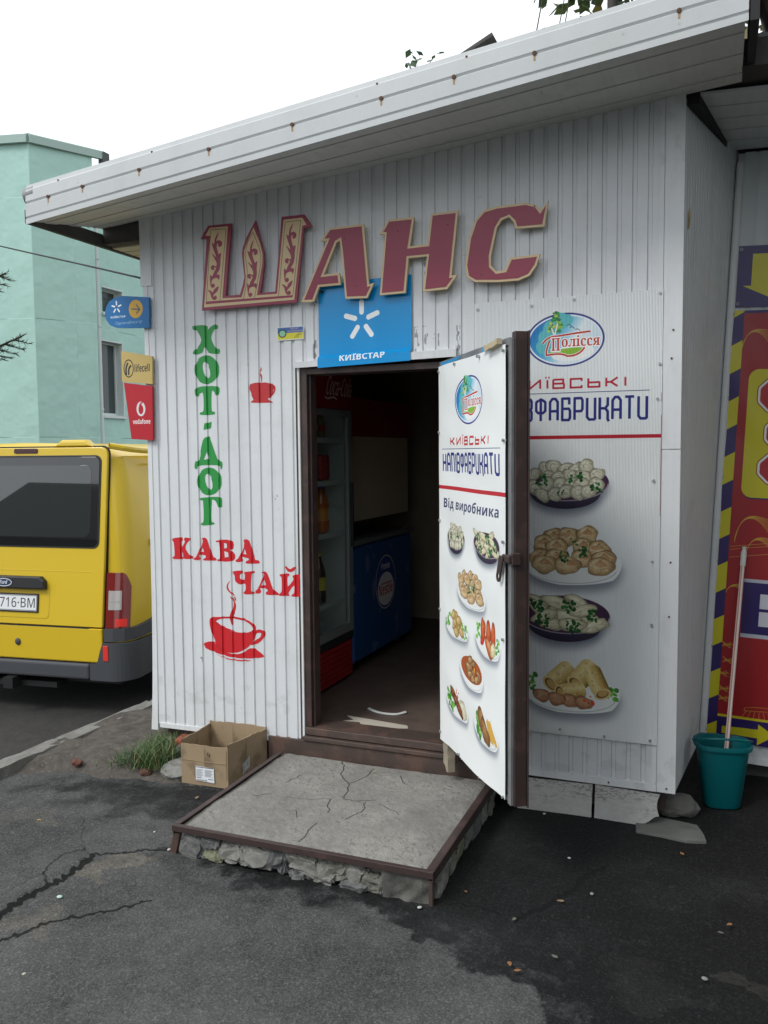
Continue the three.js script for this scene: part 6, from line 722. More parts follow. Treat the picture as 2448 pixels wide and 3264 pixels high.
  for (let j = 0; j < q; j++) for (let i = 0; i < n; i++) { const a = j * (n + 1) + i, c = a + n + 1; ix.push(a, a + 1, c, a + 1, c + 1, c); }
  const g = new THREE.BufferGeometry(); g.setAttribute('position', new THREE.Float32BufferAttribute(p, 3)); g.setAttribute('uv', new THREE.Float32BufferAttribute(uv, 2)); g.setIndex(ix); g.computeVertexNormals();
  mesh('printed_sheet', g, std({ map, roughness: 0.36 }), b);
  for (const y of [2.365, 1.95, 1.55, 1.12, 0.68, 0.24]) { const e = new THREE.TorusGeometry(0.006, 0.0025, 6, 14); e.translate(0.022, y, 0.0155); mesh('eyelet', e, M.screw, b); }
}

// ---------------------------------------------------------------- inside the shop
{
  const fr = thing('drinks_fridge', 'tall red drinks fridge with glass door inside the doorway', 'fridge', [-2.17, 0.25, -0.38]);
  const redM = std({ color: C(0.33, 0.012, 0.016), roughness: 0.4 }), wh = std({ color: C(0.55, 0.57, 0.57), roughness: 0.5 }), blk = std({ color: C(0.02, 0.02, 0.022), roughness: 0.45 });
  // local: x = 0 is the glass front, body to -x, z from 0 to -0.65
  mesh('cabinet', merge([bx(-0.6, -0.57, 0.06, 1.94, -0.65, 0), bx(-0.57, -0.02, 0.06, 1.94, -0.65, -0.62), bx(-0.57, -0.02, 0.06, 1.94, -0.03, 0), bx(-0.57, -0.02, 0.24, 0.28, -0.62, -0.03), bx(-0.57, -0.02, 1.7, 1.94, -0.62, -0.03)]), wh, fr);
  mesh('base_panel', merge([...Array(7)].map((_, i) => bx(-0.03, 0.004, 0.03 + i * 0.032, 0.057 + i * 0.032, -0.64, -0.01))), redM, fr);
  mesh('lower_trim', bx(-0.03, 0.01, 0.262, 0.305, -0.65, 0), blk, fr);
  const hd = ctex(512, 192, (g, W, H) => { g.fillStyle = '#8e0f18'; g.fillRect(0, 0, W, H); g.save(); g.transform(1, 0, -0.28, 1, 60, 0); fitText(g, 'Coca-Cola', 190, 130, 290, 96, 'italic #px serif', '#e3e0dd'); g.restore(); g.strokeStyle = '#e3e0dd'; g.lineWidth = 9; g.beginPath(); g.moveTo(200, 142); g.bezierCurveTo(240, 167, 290, 122, 335, 152); g.stroke(); });
  const hg = flat([[0, 1.71], [0.64, 1.71], [0.64, 1.94], [0, 1.94]], 0); hg.rotateY(Math.PI / 2); hg.translate(0.018, 0, -0.005); mesh('header_print', hg, std({ map: hd, roughness: 0.35 }), fr); mesh('header', bx(-0.03, 0.015, 1.705, 1.945, -0.65, 0), redM, fr);
  for (const y of [0.52, 0.95, 1.27, 1.53]) mesh('shelf', merge([...Array(12)].map((_, i) => bx(-0.55, -0.04, y - 0.012, y - 0.006, -0.6 + i * 0.05, -0.595 + i * 0.05)).concat([bx(-0.045, -0.035, y - 0.03, y, -0.61, -0.04)])), wh, fr);
  mesh('door_frame', merge([bx(-0.018, 0.012, 0.31, 1.7, -0.65, -0.595), bx(-0.018, 0.012, 0.31, 1.7, -0.045, 0), bx(-0.018, 0.012, 0.31, 0.36, -0.594, -0.046), bx(-0.018, 0.012, 1.66, 1.7, -0.594, -0.046)]), std({ color: C(0.2, 0.22, 0.22), roughness: 0.4 }), fr);
  mesh('glass', bx(-0.006, 0.0, 0.365, 1.655, -0.59, -0.05), phy({ color: C(0.9, 0.95, 0.94), transmission: 1, thickness: 0, roughness: 0.03 }), fr);
  mesh('door_handle', bx(0.012, 0.03, 0.85, 1.25, -0.635, -0.615, 0.004), blk, fr);
  mesh('feet', merge([bx(-0.56, -0.52, 0, 0.06, -0.1, -0.05), bx(-0.08, -0.04, 0, 0.06, -0.1, -0.05), bx(-0.56, -0.52, 0, 0.06, -0.6, -0.55), bx(-0.08, -0.04, 0, 0.06, -0.6, -0.55)]), blk, fr);
  const liq = (r, g, b) => phy({ color: C(r, g, b), roughness: 0.12, clearcoat: 0.5 }), cola = liq(0.02, 0.008, 0.005), orange = liq(0.6, 0.13, 0.012), lab = (r, g, b) => std({ color: C(r, g, b), roughness: 0.5 });
  const bot = (x, y, z, h, r, m, l, cap, label) => { const t = thing('bottle', label, 'bottle', [-2.17 + x, 0.25 + y, -0.38 + z], 0, 'bottles and cans in the drinks fridge'); const g = new THREE.LatheGeometry([[0, 0], [r * 0.9, 0], [r, 0.02 * h], [r, 0.55 * h], [r * 0.85, 0.68 * h], [r * 0.4, 0.86 * h], [r * 0.36, 0.93 * h], [0, 0.93 * h]].map((p) => new THREE.Vector2(...p)), 18); mesh('body', g, m, t); const q = new THREE.CylinderGeometry(r * 1.012, r * 1.012, h * 0.26, 18, 1, true); q.translate(0, h * 0.38, 0); mesh('label', q, l, t); const c = new THREE.CylinderGeometry(r * 0.4, r * 0.4, h * 0.06, 12); c.translate(0, h * 0.955, 0); mesh('cap', c, cap, t); };
  const redL = lab(0.5, 0.02, 0.02), yelL = lab(0.62, 0.5, 0.05), whL = lab(0.6, 0.6, 0.58), bluL = lab(0.03, 0.09, 0.4);
  bot(-0.1, 0.522, -0.38, 0.31, 0.045, cola, yelL, yelL, 'dark bottle with yellow label on the lowest fridge shelf'); bot(-0.1, 0.522, -0.25, 0.3, 0.043, cola, redL, redL, 'dark bottle with red label on the lowest fridge shelf');
  bot(-0.1, 0.952, -0.42, 0.29, 0.044, orange, lab(0.75, 0.25, 0.03), bluL, 'orange drink bottle on the second fridge shelf'); bot(-0.1, 0.952, -0.29, 0.27, 0.042, cola, whL, redL, 'dark bottle with pale label on the second fridge shelf'); bot(-0.14, 0.952, -0.53, 0.28, 0.042, orange, whL, redL, 'orange bottle with pale label on the second fridge shelf');
  const can = (x, y, z, m, label) => { const t = thing('drink_can', label, 'can', [-2.17 + x, 0.25 + y, -0.38 + z], 0, 'bottles and cans in the drinks fridge'); mesh('body', new THREE.LatheGeometry([[0, 0], [0.024, 0], [0.032, 0.012], [0.032, 0.14], [0.026, 0.155], [0, 0.155]].map((p) => new THREE.Vector2(...p)), 18), m, t); const l = new THREE.CylinderGeometry(0.026, 0.026, 0.003, 16); l.translate(0, 0.157, 0); mesh('lid', l, M.screw, t); };
  const grn = liq(0.02, 0.15, 0.05), clr = liq(0.4, 0.42, 0.4); for (let i = 0; i < 12; i++) { const s = [0.522, 0.952, 1.272, 1.532][i % 4], h = [0.3, 0.28, 0.17, 0.15][i % 4]; bot(-0.24, s, -0.14 - ((i / 4) | 0) * 0.16 - (i % 2) * 0.05, h, 0.04, [cola, orange, grn, clr][(i + ((i / 4) | 0)) % 4], [redL, whL, bluL, yelL][(i + 1) % 4], [redL, whL][i % 2], ['dark', 'orange', 'green', 'clear'][(i + ((i / 4) | 0)) % 4] + ' drink bottle in the back row of the ' + ['lowest', 'second', 'third', 'top'][i % 4] + ' fridge shelf'); }
  can(-0.09, 1.272, -0.3, bluL, 'blue drink can on the third fridge shelf'); can(-0.09, 1.272, -0.39, redL, 'red drink can on the third fridge shelf'); can(-0.1, 1.272, -0.48, lab(0.35, 0.02, 0.03), 'dark red drink can on the third fridge shelf');
  bot(-0.1, 1.532, -0.33, 0.16, 0.03, liq(0.02, 0.18, 0.06), lab(0.05, 0.3, 0.12), whL, 'small green bottle on the top fridge shelf'); bot(-0.1, 1.532, -0.43, 0.155, 0.03, liq(0.3, 0.2, 0.1), redL, whL, 'small brown bottle on the top fridge shelf');
}
{
  const z = thing('chest_freezer', 'blue chest freezer with oval printed mark inside the shop', 'freezer', [-2.17, 0.25, -1.06]), blue = std({ map: noiseTex(256, 9, 4, (v) => { const s = sm(0.68, 0.74, v) * 0.1; return [0.008 + s, 0.075 + s, 0.24 + s]; }), roughness: 0.45 });
  mesh('body', bx(-0.6, 0, 0.07, 0.83, -1.1, 0, 0.02), blue, z); mesh('lid_rim', bx(-0.6, 0.01, 0.835, 0.865, -1.11, 0.005, 0.008), std({ color: C(0.12, 0.13, 0.14) }), z); mesh('glass_lid', bx(-0.56, -0.05, 0.868, 0.88, -1.06, -0.04, 0.004), phy({ color: C(0.05, 0.06, 0.07), roughness: 0.06 }), z);
  const m = ctex(512, 512, (g, W) => { g.clearRect(0, 0, W, W); g.lineWidth = 12; g.strokeStyle = '#c8cbd6'; g.fillStyle = '#1c3c8c'; g.beginPath(); g.ellipse(256, 256, 246, 246, 0, 0, 7); g.fill(); g.beginPath(); g.ellipse(256, 256, 238, 238, 0, 0, 7); g.stroke(); g.fillStyle = '#e5e6e8'; g.beginPath(); g.ellipse(256, 318, 196, 150, 0, 0, 7); g.fill(); fitText(g, 'Premier', 150, 140, 212, 64, 'bold #px sans-serif', '#e5e6e8'); fitText(g, 'Nestlé', 86, 368, 340, 104, 'bold #px sans-serif', '#c3202c'); g.fillStyle = '#c3202c'; g.fillRect(150, 262, 230, 11); });
  const e = []; for (let i = 0; i < 40; i++) e.push([0.56 + 0.2 * Math.cos(i / 20 * Math.PI), 0.53 + 0.2 * Math.sin(i / 20 * Math.PI)]); const g = flat(e, 0); g.rotateY(Math.PI / 2); g.translate(0.003, 0, 0); mesh('oval_print', g, std({ map: m, roughness: 0.4 }), z);
  mesh('caster', merge([[-0.52, -0.1], [-0.08, -0.1], [-0.52, -1.0], [-0.08, -1.0]].map(([x, q]) => bx(x - 0.03, x + 0.03, 0, 0.07, q - 0.03, q + 0.03, 0.01))), M.black, z);
  const c = thing('wall_cabinet', 'dim cream wall cabinet with red top above the blue freezer', 'cabinet', [-2.86, 1.22, -1.1]); mesh('carcass', bx(0.002, 0.56, 0.0, 0.58, -1.35, 0), std({ color: C(0.56, 0.49, 0.35), roughness: 0.8 }), c); mesh('red_top', bx(0.002, 0.58, 0.585, 0.84, -1.36, 0.005), std({ color: C(0.3, 0.015, 0.02), roughness: 0.6 }), c);
  const cnt = thing('counter', 'dark shop counter at the back of the shop', 'counter', [-1.4, 0.25, -2.5]); mesh('front', bx(-0.1, 1.1, 0, 0.95, -0.05, 0), M.inner, cnt); mesh('top', bx(-0.12, 1.12, 0.952, 0.985, -0.4, 0.02, 0.006), M.darkWood, cnt);
  const paper = std({ color: C(0.55, 0.5, 0.42), roughness: 0.85 });
  const sheetG = (pts, y) => { const s = new THREE.ShapeGeometry(shapeOf(pts)); s.rotateX(-Math.PI / 2); s.translate(0, y, 0); return metreUV(s); };
  tag(mesh('paper_scrap', (() => { const s = extr([[-1.87, 0.27], [-1.5, 0.22], [-1.48, 0.18], [-1.62, 0.13], [-1.74, 0.16], [-1.76, 0.19], [-1.85, 0.18], [-1.8, 0.21]], 0.0015); s.rotateX(-Math.PI / 2); s.translate(0, 0.252, 0); return metreUV(s); })(), paper), 'torn flat paper trodden on the floor inside the doorway', 'paper');
  const l = tube([[-1.8, 0.258, -0.42], [-1.75, 0.262, -0.38], [-1.7, 0.256, -0.37], [-1.62, 0.256, -0.38], [-1.58, 0.266, -0.42]], 0.012, 20, 6); l.scale(1, 0.5, 1); l.translate(0, 0.126, 0); tag(mesh('paper_scrap', metreUV(l), std({ color: C(0.6, 0.62, 0.6), roughness: 0.8 })), 'crumpled white paper strip on the shop floor', 'paper');
}
// ---------------------------------------------------------------- yellow van
{
  const yel = phy({ color: C(0.66, 0.455, 0.014), roughness: 0.42, clearcoat: 0.5, clearcoatRoughness: 0.12 }), grey = std({ color: C(0.055, 0.059, 0.067), roughness: 0.6 }), blk = std({ color: C(0.015, 0.015, 0.016), roughness: 0.5 }), gap = M.black;
  const v = thing('van', 'yellow van parked beside the kiosk, rear window and tail light showing', 'van', [-4.85, -0.2, -0.82], 6.7 * Math.PI / 180);
  const half = [[0, 1.985], [0.5, 1.975], [0.74, 1.945], [0.845, 1.88], [0.9, 1.7], [0.955, 1.3], [0.98, 1.0], [0.98, 0.5], [0.95, 0.36]], sec = [...half.map(([x, y]) => [x, y]).reverse(), ...half.slice(1).map(([x, y]) => [-x, y])];
  const body = new THREE.ExtrudeGeometry(shapeOf(sec), { depth: 4.3, bevelEnabled: true, bevelSize: 0.1, bevelThickness: 0.12, bevelOffset: -0.1, bevelSegments: 6, curveSegments: 8 }); body.translate(0, 0, -4.42); mesh('body', toCreasedNormals(body, 0.5), yel, v);
  const nose = extr([[-0.9, 0.4], [0.9, 0.4], [0.85, 1.25], [-0.85, 1.25]], 0.7, 0.08); nose.translate(0, 0, -5.1); mesh('bonnet', nose, yel, v);
  // tailgate
  mesh('tailgate_gap', (() => { const g = extr(rrect(-0.818, 0.818, 0.4, 1.955, [0.06, 0.06, 0.07, 0.07]), 0.006); g.translate(0, 0, 0.001); return g; })(), gap, v);
  const tg = mesh('tailgate', (() => { const g = extr(rrect(-0.808, 0.808, 0.664, 1.945, [0.06, 0.06, 0.004, 0.004]), 0.03, 0.006); g.translate(0, 0, 0.0); return g; })(), yel, v);
  mesh('lower_tailgate', (() => { const a = extr(rrect(-0.808, 0.808, 0.41, 0.655, [0.004, 0.004, 0.06, 0.06]), 0.034, 0.01); a.translate(0, 0, 0.0); return a; })(), yel, v);
  mesh('crease', bx(-0.7, 0.7, 0.655, 0.662, 0.028, 0.034), gap, v);
  mesh('pressed_line', bx(-0.7, 0.72, 1.053, 1.058, 0.0285, 0.0315, 0.001), yel, v);
  mesh('plate_recess', (() => { const g = extr(rrect(-0.36, 0.37, 0.712, 0.915, 0.03), 0.006, 0.0025); g.translate(0, 0, 0.027); return g; })(), yel, v);
  mesh('rear_window_seal', (() => { const g = extr(rrect(-0.765, 0.765, 1.222, 1.888, 0.05), 0.008, 0.002); g.translate(0, 0, 0.027); return g; })(), blk, v);
  const w = mesh('rear_window', (() => { const g = extr(rrect(-0.752, 0.752, 1.235, 1.875, 0.045), 0.006, 0.001); g.translate(0, 0, 0.033); return g; })(), phy({ color: C(0.012, 0.013, 0.014), roughness: 0.05, clearcoat: 1 }), v);
  mesh('tinted_pane', (() => { const g = extr(rrect(-0.69, 0.69, 1.3, 1.815, 0.05), 0.002, 0.0005); g.translate(0, 0, 0.0385); return g; })(), phy({ color: C(0.02, 0.026, 0.026), roughness: 0.02, clearcoat: 1, ior: 1.6 }), w);
  mesh('handle_bar', (() => { const g = extr([[-0.37, 0.925], [0.352, 0.925], [0.345, 0.985], [0.31, 1.015], [-0.33, 1.015], [-0.37, 0.985]], 0.05, 0.012, [], 4); g.translate(0, 0, 0.026); return g; })(), blk, v);
  const badge = ctex(256, 112, (g, W, H) => { g.fillStyle = '#c9ced4'; g.beginPath(); g.ellipse(W / 2, H / 2, W / 2 - 2, H / 2 - 2, 0, 0, 7); g.fill(); g.fillStyle = '#2b3a55'; g.beginPath(); g.ellipse(W / 2, H / 2, W / 2 - 14, H / 2 - 13, 0, 0, 7); g.fill(); fitText(g, 'Ford', 66, 76, 120, 48, 'italic bold #px serif', '#dfe3e8'); });
  const el = []; for (let i = 0; i < 32; i++) el.push([0.012 + 0.072 * Math.cos(i / 16 * Math.PI), 0.97 + 0.031 * Math.sin(i / 16 * Math.PI)]); mesh('badge', flat(el, 0.078), std({ map: badge, roughness: 0.25 }), v);
  mesh('plate_holder', bx(-0.255, 0.285, 0.752, 0.888, 0.032, 0.042, 0.004), blk, v);
  const pl = ctex(1024, 224, (g, W, H) => { g.fillStyle = '#e4e6e8'; g.fillRect(0, 0, W, H); g.strokeStyle = '#20242a'; g.lineWidth = 7; g.strokeRect(8, 8, W - 16, H - 16); fitText(g, '3716·ВМ', 300, 178, 690, 138, '#px sans-serif', '#1d2127'); });
  mesh('number_plate', flat([[-0.245, 0.764], [0.275, 0.764], [0.275, 0.877], [-0.245, 0.877]], 0.0435), std({ map: pl, roughness: 0.4 }), v);
  mesh('brake_light', (() => { const g = extr(rrect(0.03, 0.23, 1.905, 1.94, 0.012), 0.012, 0.003); g.translate(0, 0, 0.026); return g; })(), phy({ color: C(0.05, 0.008, 0.01), roughness: 0.2 }), v);
  mesh('hinge_cover', (() => { const g = extr([[0.36, 1.95], [0.68, 1.95], [0.62, 2.0], [0.42, 2.0]], 0.08, 0.02, [], 3); g.translate(0, 0, -0.05); return g; })(), yel, v);
  mesh('tailgate_knob', (() => { const g = new THREE.SphereGeometry(0.024, 14, 10); g.scale(1, 1.1, 0.5); g.translate(0.11, 0.535, 0.036); return g; })(), grey, v);
  mesh('roof_gutter', (() => { const pts = [[0.80, 1.955, 0.0], [0.86, 1.94, -0.06], [0.895, 1.92, -0.3], [0.9, 1.925, -2], [0.9, 1.925, -4.2]]; return metreUV(tube(pts, 0.022, 40, 8)); })(), yel, v);
  // pieces wrapped round the rear corner: s runs from the tailgate edge outwards, then forward along the side
  const plan = (s, off) => { const R = 0.12; if (s < 0.04) return [0.82 + s, off]; const a = (s - 0.04) / R; if (a < Math.PI / 2) return [0.86 + (R + off) * Math.sin(a), -R + (R + off) * Math.cos(a)]; return [0.98 + off, -R - (s - 0.04 - R * Math.PI / 2)]; };
  const wrap = (s0, s1, ylo, yhi, off, n = 16) => { const l = []; const P = (s, y, o) => { const [x, z] = plan(s, o); return [x, y, z]; }; for (let i = 0; i < n; i++) { const a = s0 + (s1 - s0) * i / n, b = s0 + (s1 - s0) * (i + 1) / n, A = (s) => ylo(s), B = (s) => yhi(s); l.push(...quad(P(a, A(a), off), P(b, A(b), off), P(b, B(b), off), P(a, B(a), off)), ...quad(P(a, A(a), 0), P(b, A(b), 0), P(b, A(b), off), P(a, A(a), off)), ...quad(P(a, B(a), off), P(b, B(b), off), P(b, B(b), 0), P(a, B(a), 0))); } l.push(...quad(P(s0, ylo(s0), 0), P(s0, ylo(s0), off), P(s0, yhi(s0), off), P(s0, yhi(s0), 0)), ...quad(P(s1, ylo(s1), 0), P(s1, ylo(s1), off), P(s1, yhi(s1), off), P(s1, yhi(s1), 0))); return toCreasedNormals(metreUV(tris(l)), 0.6); };
  const K = (c) => () => c;
  const lightR = phy({ color: C(0.19, 0.012, 0.01), roughness: 0.16, clearcoat: 1 });
  const tl = mesh('tail_light', wrap(0.004, 0.172, K(0.66), (s) => 1.052 - 2.2 * Math.max(0, s - 0.11) ** 2 * 12, 0.014), lightR, v);
  mesh('clear_lens', wrap(0.024, 0.112, K(0.79), K(0.925), 0.0165), phy({ color: C(0.42, 0.40, 0.38), roughness: 0.15, clearcoat: 1 }), tl);
  mesh('lens_divider', wrap(0.024, 0.112, K(0.845), K(0.85), 0.0175), phy({ color: C(0.3, 0.29, 0.28), roughness: 0.3 }), tl);
  mesh('reflector', wrap(0.075, 0.15, K(0.672), K(0.726), 0.0165), phy({ color: C(0.75, 0.03, 0.02), roughness: 0.3 }), tl);
  for (const q of [-1]) { const m = tl.clone(); m.name = 'tail_light'; m.scale.x = -1; v.add(m); }
  mesh('side_trim', wrap(0.0, 2.6, (s) => 0.565 + 0.02 * Math.min(1, s / 0.6), (s) => 0.657 + 0.055 * sm(0.16, 0.9, s), 0.03, 40), grey, v);
  mesh('bumper_corner', wrap(-0.11, 0.75, (s) => 0.285 + 0.03 * Math.max(0, s - 0.1), (s) => 0.405 + 0.152 * sm(-0.06, 0.0, s), 0.045, 40), grey, v);
  mesh('bumper', (() => { const g = extr(rrect(-0.705, 0.705, 0.285, 0.402, 0.02), 0.14, 0.02, [], 3); g.translate(0, 0, -0.09); return g; })(), grey, v);
  mesh('bumper_corner', (() => { const g = extr(rrect(-0.98, -0.712, 0.285, 0.402, 0.02), 0.14, 0.02, [], 3); g.translate(0, 0, -0.09); return g; })(), grey, v);
  mesh('bumper_reflector', bx(0.822, 0.862, 0.432, 0.54, 0.044, 0.05, 0.002), phy({ color: C(0.72, 0.04, 0.03), roughness: 0.3 }), v);
  mesh('side_rail', (() => { const g = bx(0.958, 0.985, 1.21, 1.26, -2.2, -0.33, 0.008); return g; })(), blk, v);
  mesh('side_panel_line', bx(0.898, 0.915, 1.83, 1.838, -2.0, -0.35), yel, v);
  mesh('door_seam', bx(0.9795, 0.9825, 0.66, 1.2, -1.008, -1.0), gap, v); mesh('fuel_flap', (() => { const g = extr(rrect(0.62, 0.8, 0.9, 1.08, 0.02), 0.006, 0.001); g.rotateY(Math.PI / 2); g.translate(0.979, 0, 0); return g; })(), yel, v);
  mesh('underbody', bx(-0.85, 0.85, 0.22, 0.37, -4.2, -0.12), blk, v); mesh('tow_bar', merge([bx(-0.2, 0.4, 0.2, 0.24, -0.12, 0.0), bx(0.02, 0.1, 0.2, 0.28, -0.05, 0.1), bx(-0.5, -0.1, 0.24, 0.29, -0.1, 0.02)]), blk, v); mesh('exhaust', rod([-0.55, 0.24, 0.02], [-0.55, 0.26, -0.8], 0.03, 12), M.rust, v);
  for (const [x, z] of [[0.84, -0.95], [-0.84, -0.95], [0.84, -3.9], [-0.84, -3.9]]) { const g = new THREE.TorusGeometry(0.235, 0.09, 12, 30); g.rotateY(Math.PI / 2); g.translate(x, 0.325, z); const wl = mesh('wheel', g, M.rubber, v); const r = new THREE.CylinderGeometry(0.2, 0.2, 0.12, 24); r.rotateZ(Math.PI / 2); r.translate(x, 0.325, z); mesh('rim', r, M.zinc, wl); }
  for (const [x, z] of [[0.92, -1.5], [0.92, -3.0]]) mesh('side_glass', bx(0.915, 0.93, 1.3, 1.75, z - 0.6, z, 0.004), phy({ color: C(0.02, 0.024, 0.024), roughness: 0.04 }), v);
  const leant = new Set(); v.traverse((o) => { if (!o.isMesh || leant.has(o.geometry)) return; leant.add(o.geometry); const p = o.geometry.attributes.position; for (let i = 0; i < p.count; i++) { const y = p.getY(i), z = p.getZ(i); if (y > 0.66 && z > -0.7) p.setZ(i, z - 0.11 * (y - 0.66) * sm(-0.7, -0.25, z)); } if (o.name !== 'body') o.geometry.computeVertexNormals(); });
  mesh('windscreen', hexa([[-0.8, 1.25, -4.5], [0.8, 1.25, -4.5], [0.75, 1.25, -4.6], [-0.75, 1.25, -4.6], [-0.75, 1.9, -4.4], [0.75, 1.9, -4.4], [0.75, 1.9, -4.45], [-0.75, 1.9, -4.45]]), phy({ color: C(0.02, 0.024, 0.024), roughness: 0.04 }), v);
}
// ---------------------------------------------------------------- green building
{
  const pl = std({ map: dtex(512, 512, (i, j) => { const v = fbm(i / 40, j / 40, 5), f = vn(i / 2, j / 2), k = 0.95 + 0.06 * (v - 0.5) + 0.07 * (f - 0.5); return [0.45 * k, 0.69 * k, 0.62 * k]; }), roughness: 0.95, bumpMap: sheetBump, bumpScale: 0.02 });
  const b = thing('green_building', 'pale green rendered building with white downpipe and narrow windows', 'building'), trim = std({ color: C(0.36, 0.48, 0.44), roughness: 0.7 }), wh = std({ color: C(0.62, 0.66, 0.66), roughness: 0.55 }), glass = phy({ color: C(0.055, 0.07, 0.075), roughness: 0.06 });
  const prism = (pts, y0, y1) => { const g = new THREE.ExtrudeGeometry(shapeOf(pts.map(([x, z]) => [x, -z])), { depth: y1 - y0, bevelEnabled: false }); g.rotateX(-Math.PI / 2); g.translate(0, y0, 0); return metreUV(g, 0.5); };
  const A = [-10.768, -7.372], B = [-10.30, -8.25];
  mesh('wall', prism([[-26, -3.9], A, B, [-10.37, -8.4], [-12.5, -9.2], [-26, -12]], -0.3, 6.88), pl, b);
  mesh('pilaster', prism([[-10.335, -8.20], [-10.265, -8.32], [-10.36, -8.42], [-10.42, -8.3]], -0.3, 6.86), pl, b);
  const cap = (p, q, o) => { const dx = q[0] - p[0], dz = q[1] - p[1], l = Math.hypot(dx, dz), nx = -dz / l * o, nz = dx / l * o; const s = nx * (0 - p[0]) + nz * (4 - p[1]) > 0 ? 1 : -1; return hexa([[p[0] + nx * s, 6.87, p[1] + nz * s], [q[0] + nx * s, 6.87, q[1] + nz * s], [q[0], 6.87, q[1]], [p[0], 6.87, p[1]], [p[0] + nx * s, 7.0, p[1] + nz * s], [q[0] + nx * s, 7.0, q[1] + nz * s], [q[0] - nx * s, 7.06, q[1] - nz * s], [p[0] - nx * s, 7.06, p[1] - nz * s]]); };
  mesh('parapet_cap', cap([-26, -3.9], A, 0.07), trim, b); mesh('parapet_cap', cap(A, [-10.2, -8.52], 0.07), trim, b);
  mesh('gutter_end', bx(-10.24, -10.13, 6.78, 7.0, -8.62, -8.46), std({ color: C(0.06, 0.07, 0.07) }), b);
  // recessed wing facing the yard, with its window openings
  const XW = -10.6, holes = [[-8.87, -9.45, 4.31, 4.78], [-8.8, -9.40, 2.42, 3.80], [-10.6, -11.2, 4.31, 4.78], [-10.6, -11.2, 2.42, 3.80]];
  const ws = shapeOf([[8.3, -0.3], [16, -0.3], [16, 6.6], [8.3, 6.6]], holes.map(([a, c, y0, y1]) => [[-a, y0], [-c, y0], [-c, y1], [-a, y1]]));
  const wg = new THREE.ExtrudeGeometry(ws, { depth: 0.22, bevelEnabled: false }); wg.rotateY(Math.PI / 2); wg.translate(XW - 0.22, 0, 0); mesh('wing_wall', metreUV(wg, 0.5), pl, b);
  mesh('wing_body', bx(-16, XW - 0.4, -0.3, 6.6, -16, -9.2), pl, b);
  for (const [a, c, y0, y1] of holes) { const f = mesh('window', merge([bx(XW - 0.2, XW - 0.14, y0, y1, a - 0.05, a), bx(XW - 0.2, XW - 0.14, y0, y1, c, c + 0.05), bx(XW - 0.2, XW - 0.14, y0, y0 + 0.05, c + 0.051, a - 0.051), bx(XW - 0.2, XW - 0.14, y1 - 0.05, y1, c + 0.051, a - 0.051)]), wh, b); mesh('pane', bx(XW - 0.18, XW - 0.17, y0 + 0.05, y1 - 0.05, c + 0.05, a - 0.05), glass, f); mesh('sill', bx(XW - 0.13, XW + 0.04, y0 - 0.05, y0 - 0.004, c - 0.02, a + 0.02), wh, f); mesh('reveal', merge([bx(XW - 0.135, XW + 0.004, y0, y1, c - 0.012, c + 0.012), bx(XW - 0.135, XW + 0.004, y1 - 0.012, y1 + 0.01, c, a)]), wh, f); }
  const dp = mesh('downpipe', rod([-10.49, -0.2, -8.62], [-10.49, 6.7, -8.62], 0.042, 14), wh, b); for (const y of [1.2, 2.5, 4.0, 5.2]) mesh('pipe_clip', rod([-10.49, y, -8.62], [-10.49, y + 0.03, -8.62], 0.054, 14), wh, dp);
}
// ---------------------------------------------------------------- trees, pole, wires
function leafTree(name, label, pos, H, R, n, seed, cols, sc = 1) {
  const q = mulberry(seed), f = (a, b) => a + (b - a) * q(), t = thing(name, label, 'tree', pos, 0, 'trees behind the kiosks'), bark = std({ color: C(0.07, 0.055, 0.04), roughness: 1 });
  mesh('trunk', rod([0, -0.3, 0], [0, H * 0.62, 0], 0.16, 10, 0.09), bark, t);
  const limbs = [], tips = []; for (let i = 0; i < 16; i++) { const a = i * 2.4, y = H * f(0.35, 0.6), e = [Math.cos(a) * R * f(0.5, 0.85), y + H * f(0.08, 0.3), Math.sin(a) * R * f(0.5, 0.85)]; limbs.push(tube([[0, y, 0], [e[0] * 0.5, y + (e[1] - y) * 0.6, e[2] * 0.5], e], 0.035, 8, 5)); tips.push(e); } mesh('limbs', merge(limbs), bark, t);
  const pos3 = [], col = []; const clumps = []; for (let i = 0; i < 60; i++) { const u = f(-1, 1), a = f(0, 6.283), r = Math.cbrt(f(0.15, 1)), s = Math.sqrt(1 - u * u); clumps.push([Math.cos(a) * s * r * R, H * 0.72 + u * r * H * 0.28, Math.sin(a) * s * r * R]); } clumps.push(...tips);
  for (let i = 0; i < n; i++) {
    const c = clumps[(q() * clumps.length) | 0], d = new THREE.Vector3(f(-1, 1), f(-1, 1), f(-1, 1)).multiplyScalar(0.42 * Math.cbrt(R)), o = new THREE.Vector3(...c).add(d), L = f(0.12, 0.22) * sc, ax = new THREE.Vector3(f(-1, 1), f(-1.2, 0.4), f(-1, 1)).normalize(), sd = new THREE.Vector3().crossVectors(ax, new THREE.Vector3(f(-1, 1), 1, f(-1, 1))).normalize().multiplyScalar(L * 0.3), m = o.clone().addScaledVector(ax, L * 0.55), e = o.clone().addScaledVector(ax, L), k = cols[(q() * cols.length) | 0];
    const A = m.clone().add(sd), B = m.clone().sub(sd); for (const v of [o, A, e, o, e, B]) pos3.push(v.x, v.y, v.z); for (let j = 0; j < 6; j++) col.push(...k);
  }
  const g = new THREE.BufferGeometry(); g.setAttribute('position', new THREE.Float32BufferAttribute(pos3, 3)); g.setAttribute('color', new THREE.Float32BufferAttribute(col, 3)); g.computeVertexNormals(); mesh('crown', g, phy({ vertexColors: true, roughness: 0.7, transmission: 0.35, thickness: 0 }), t); return t;
}
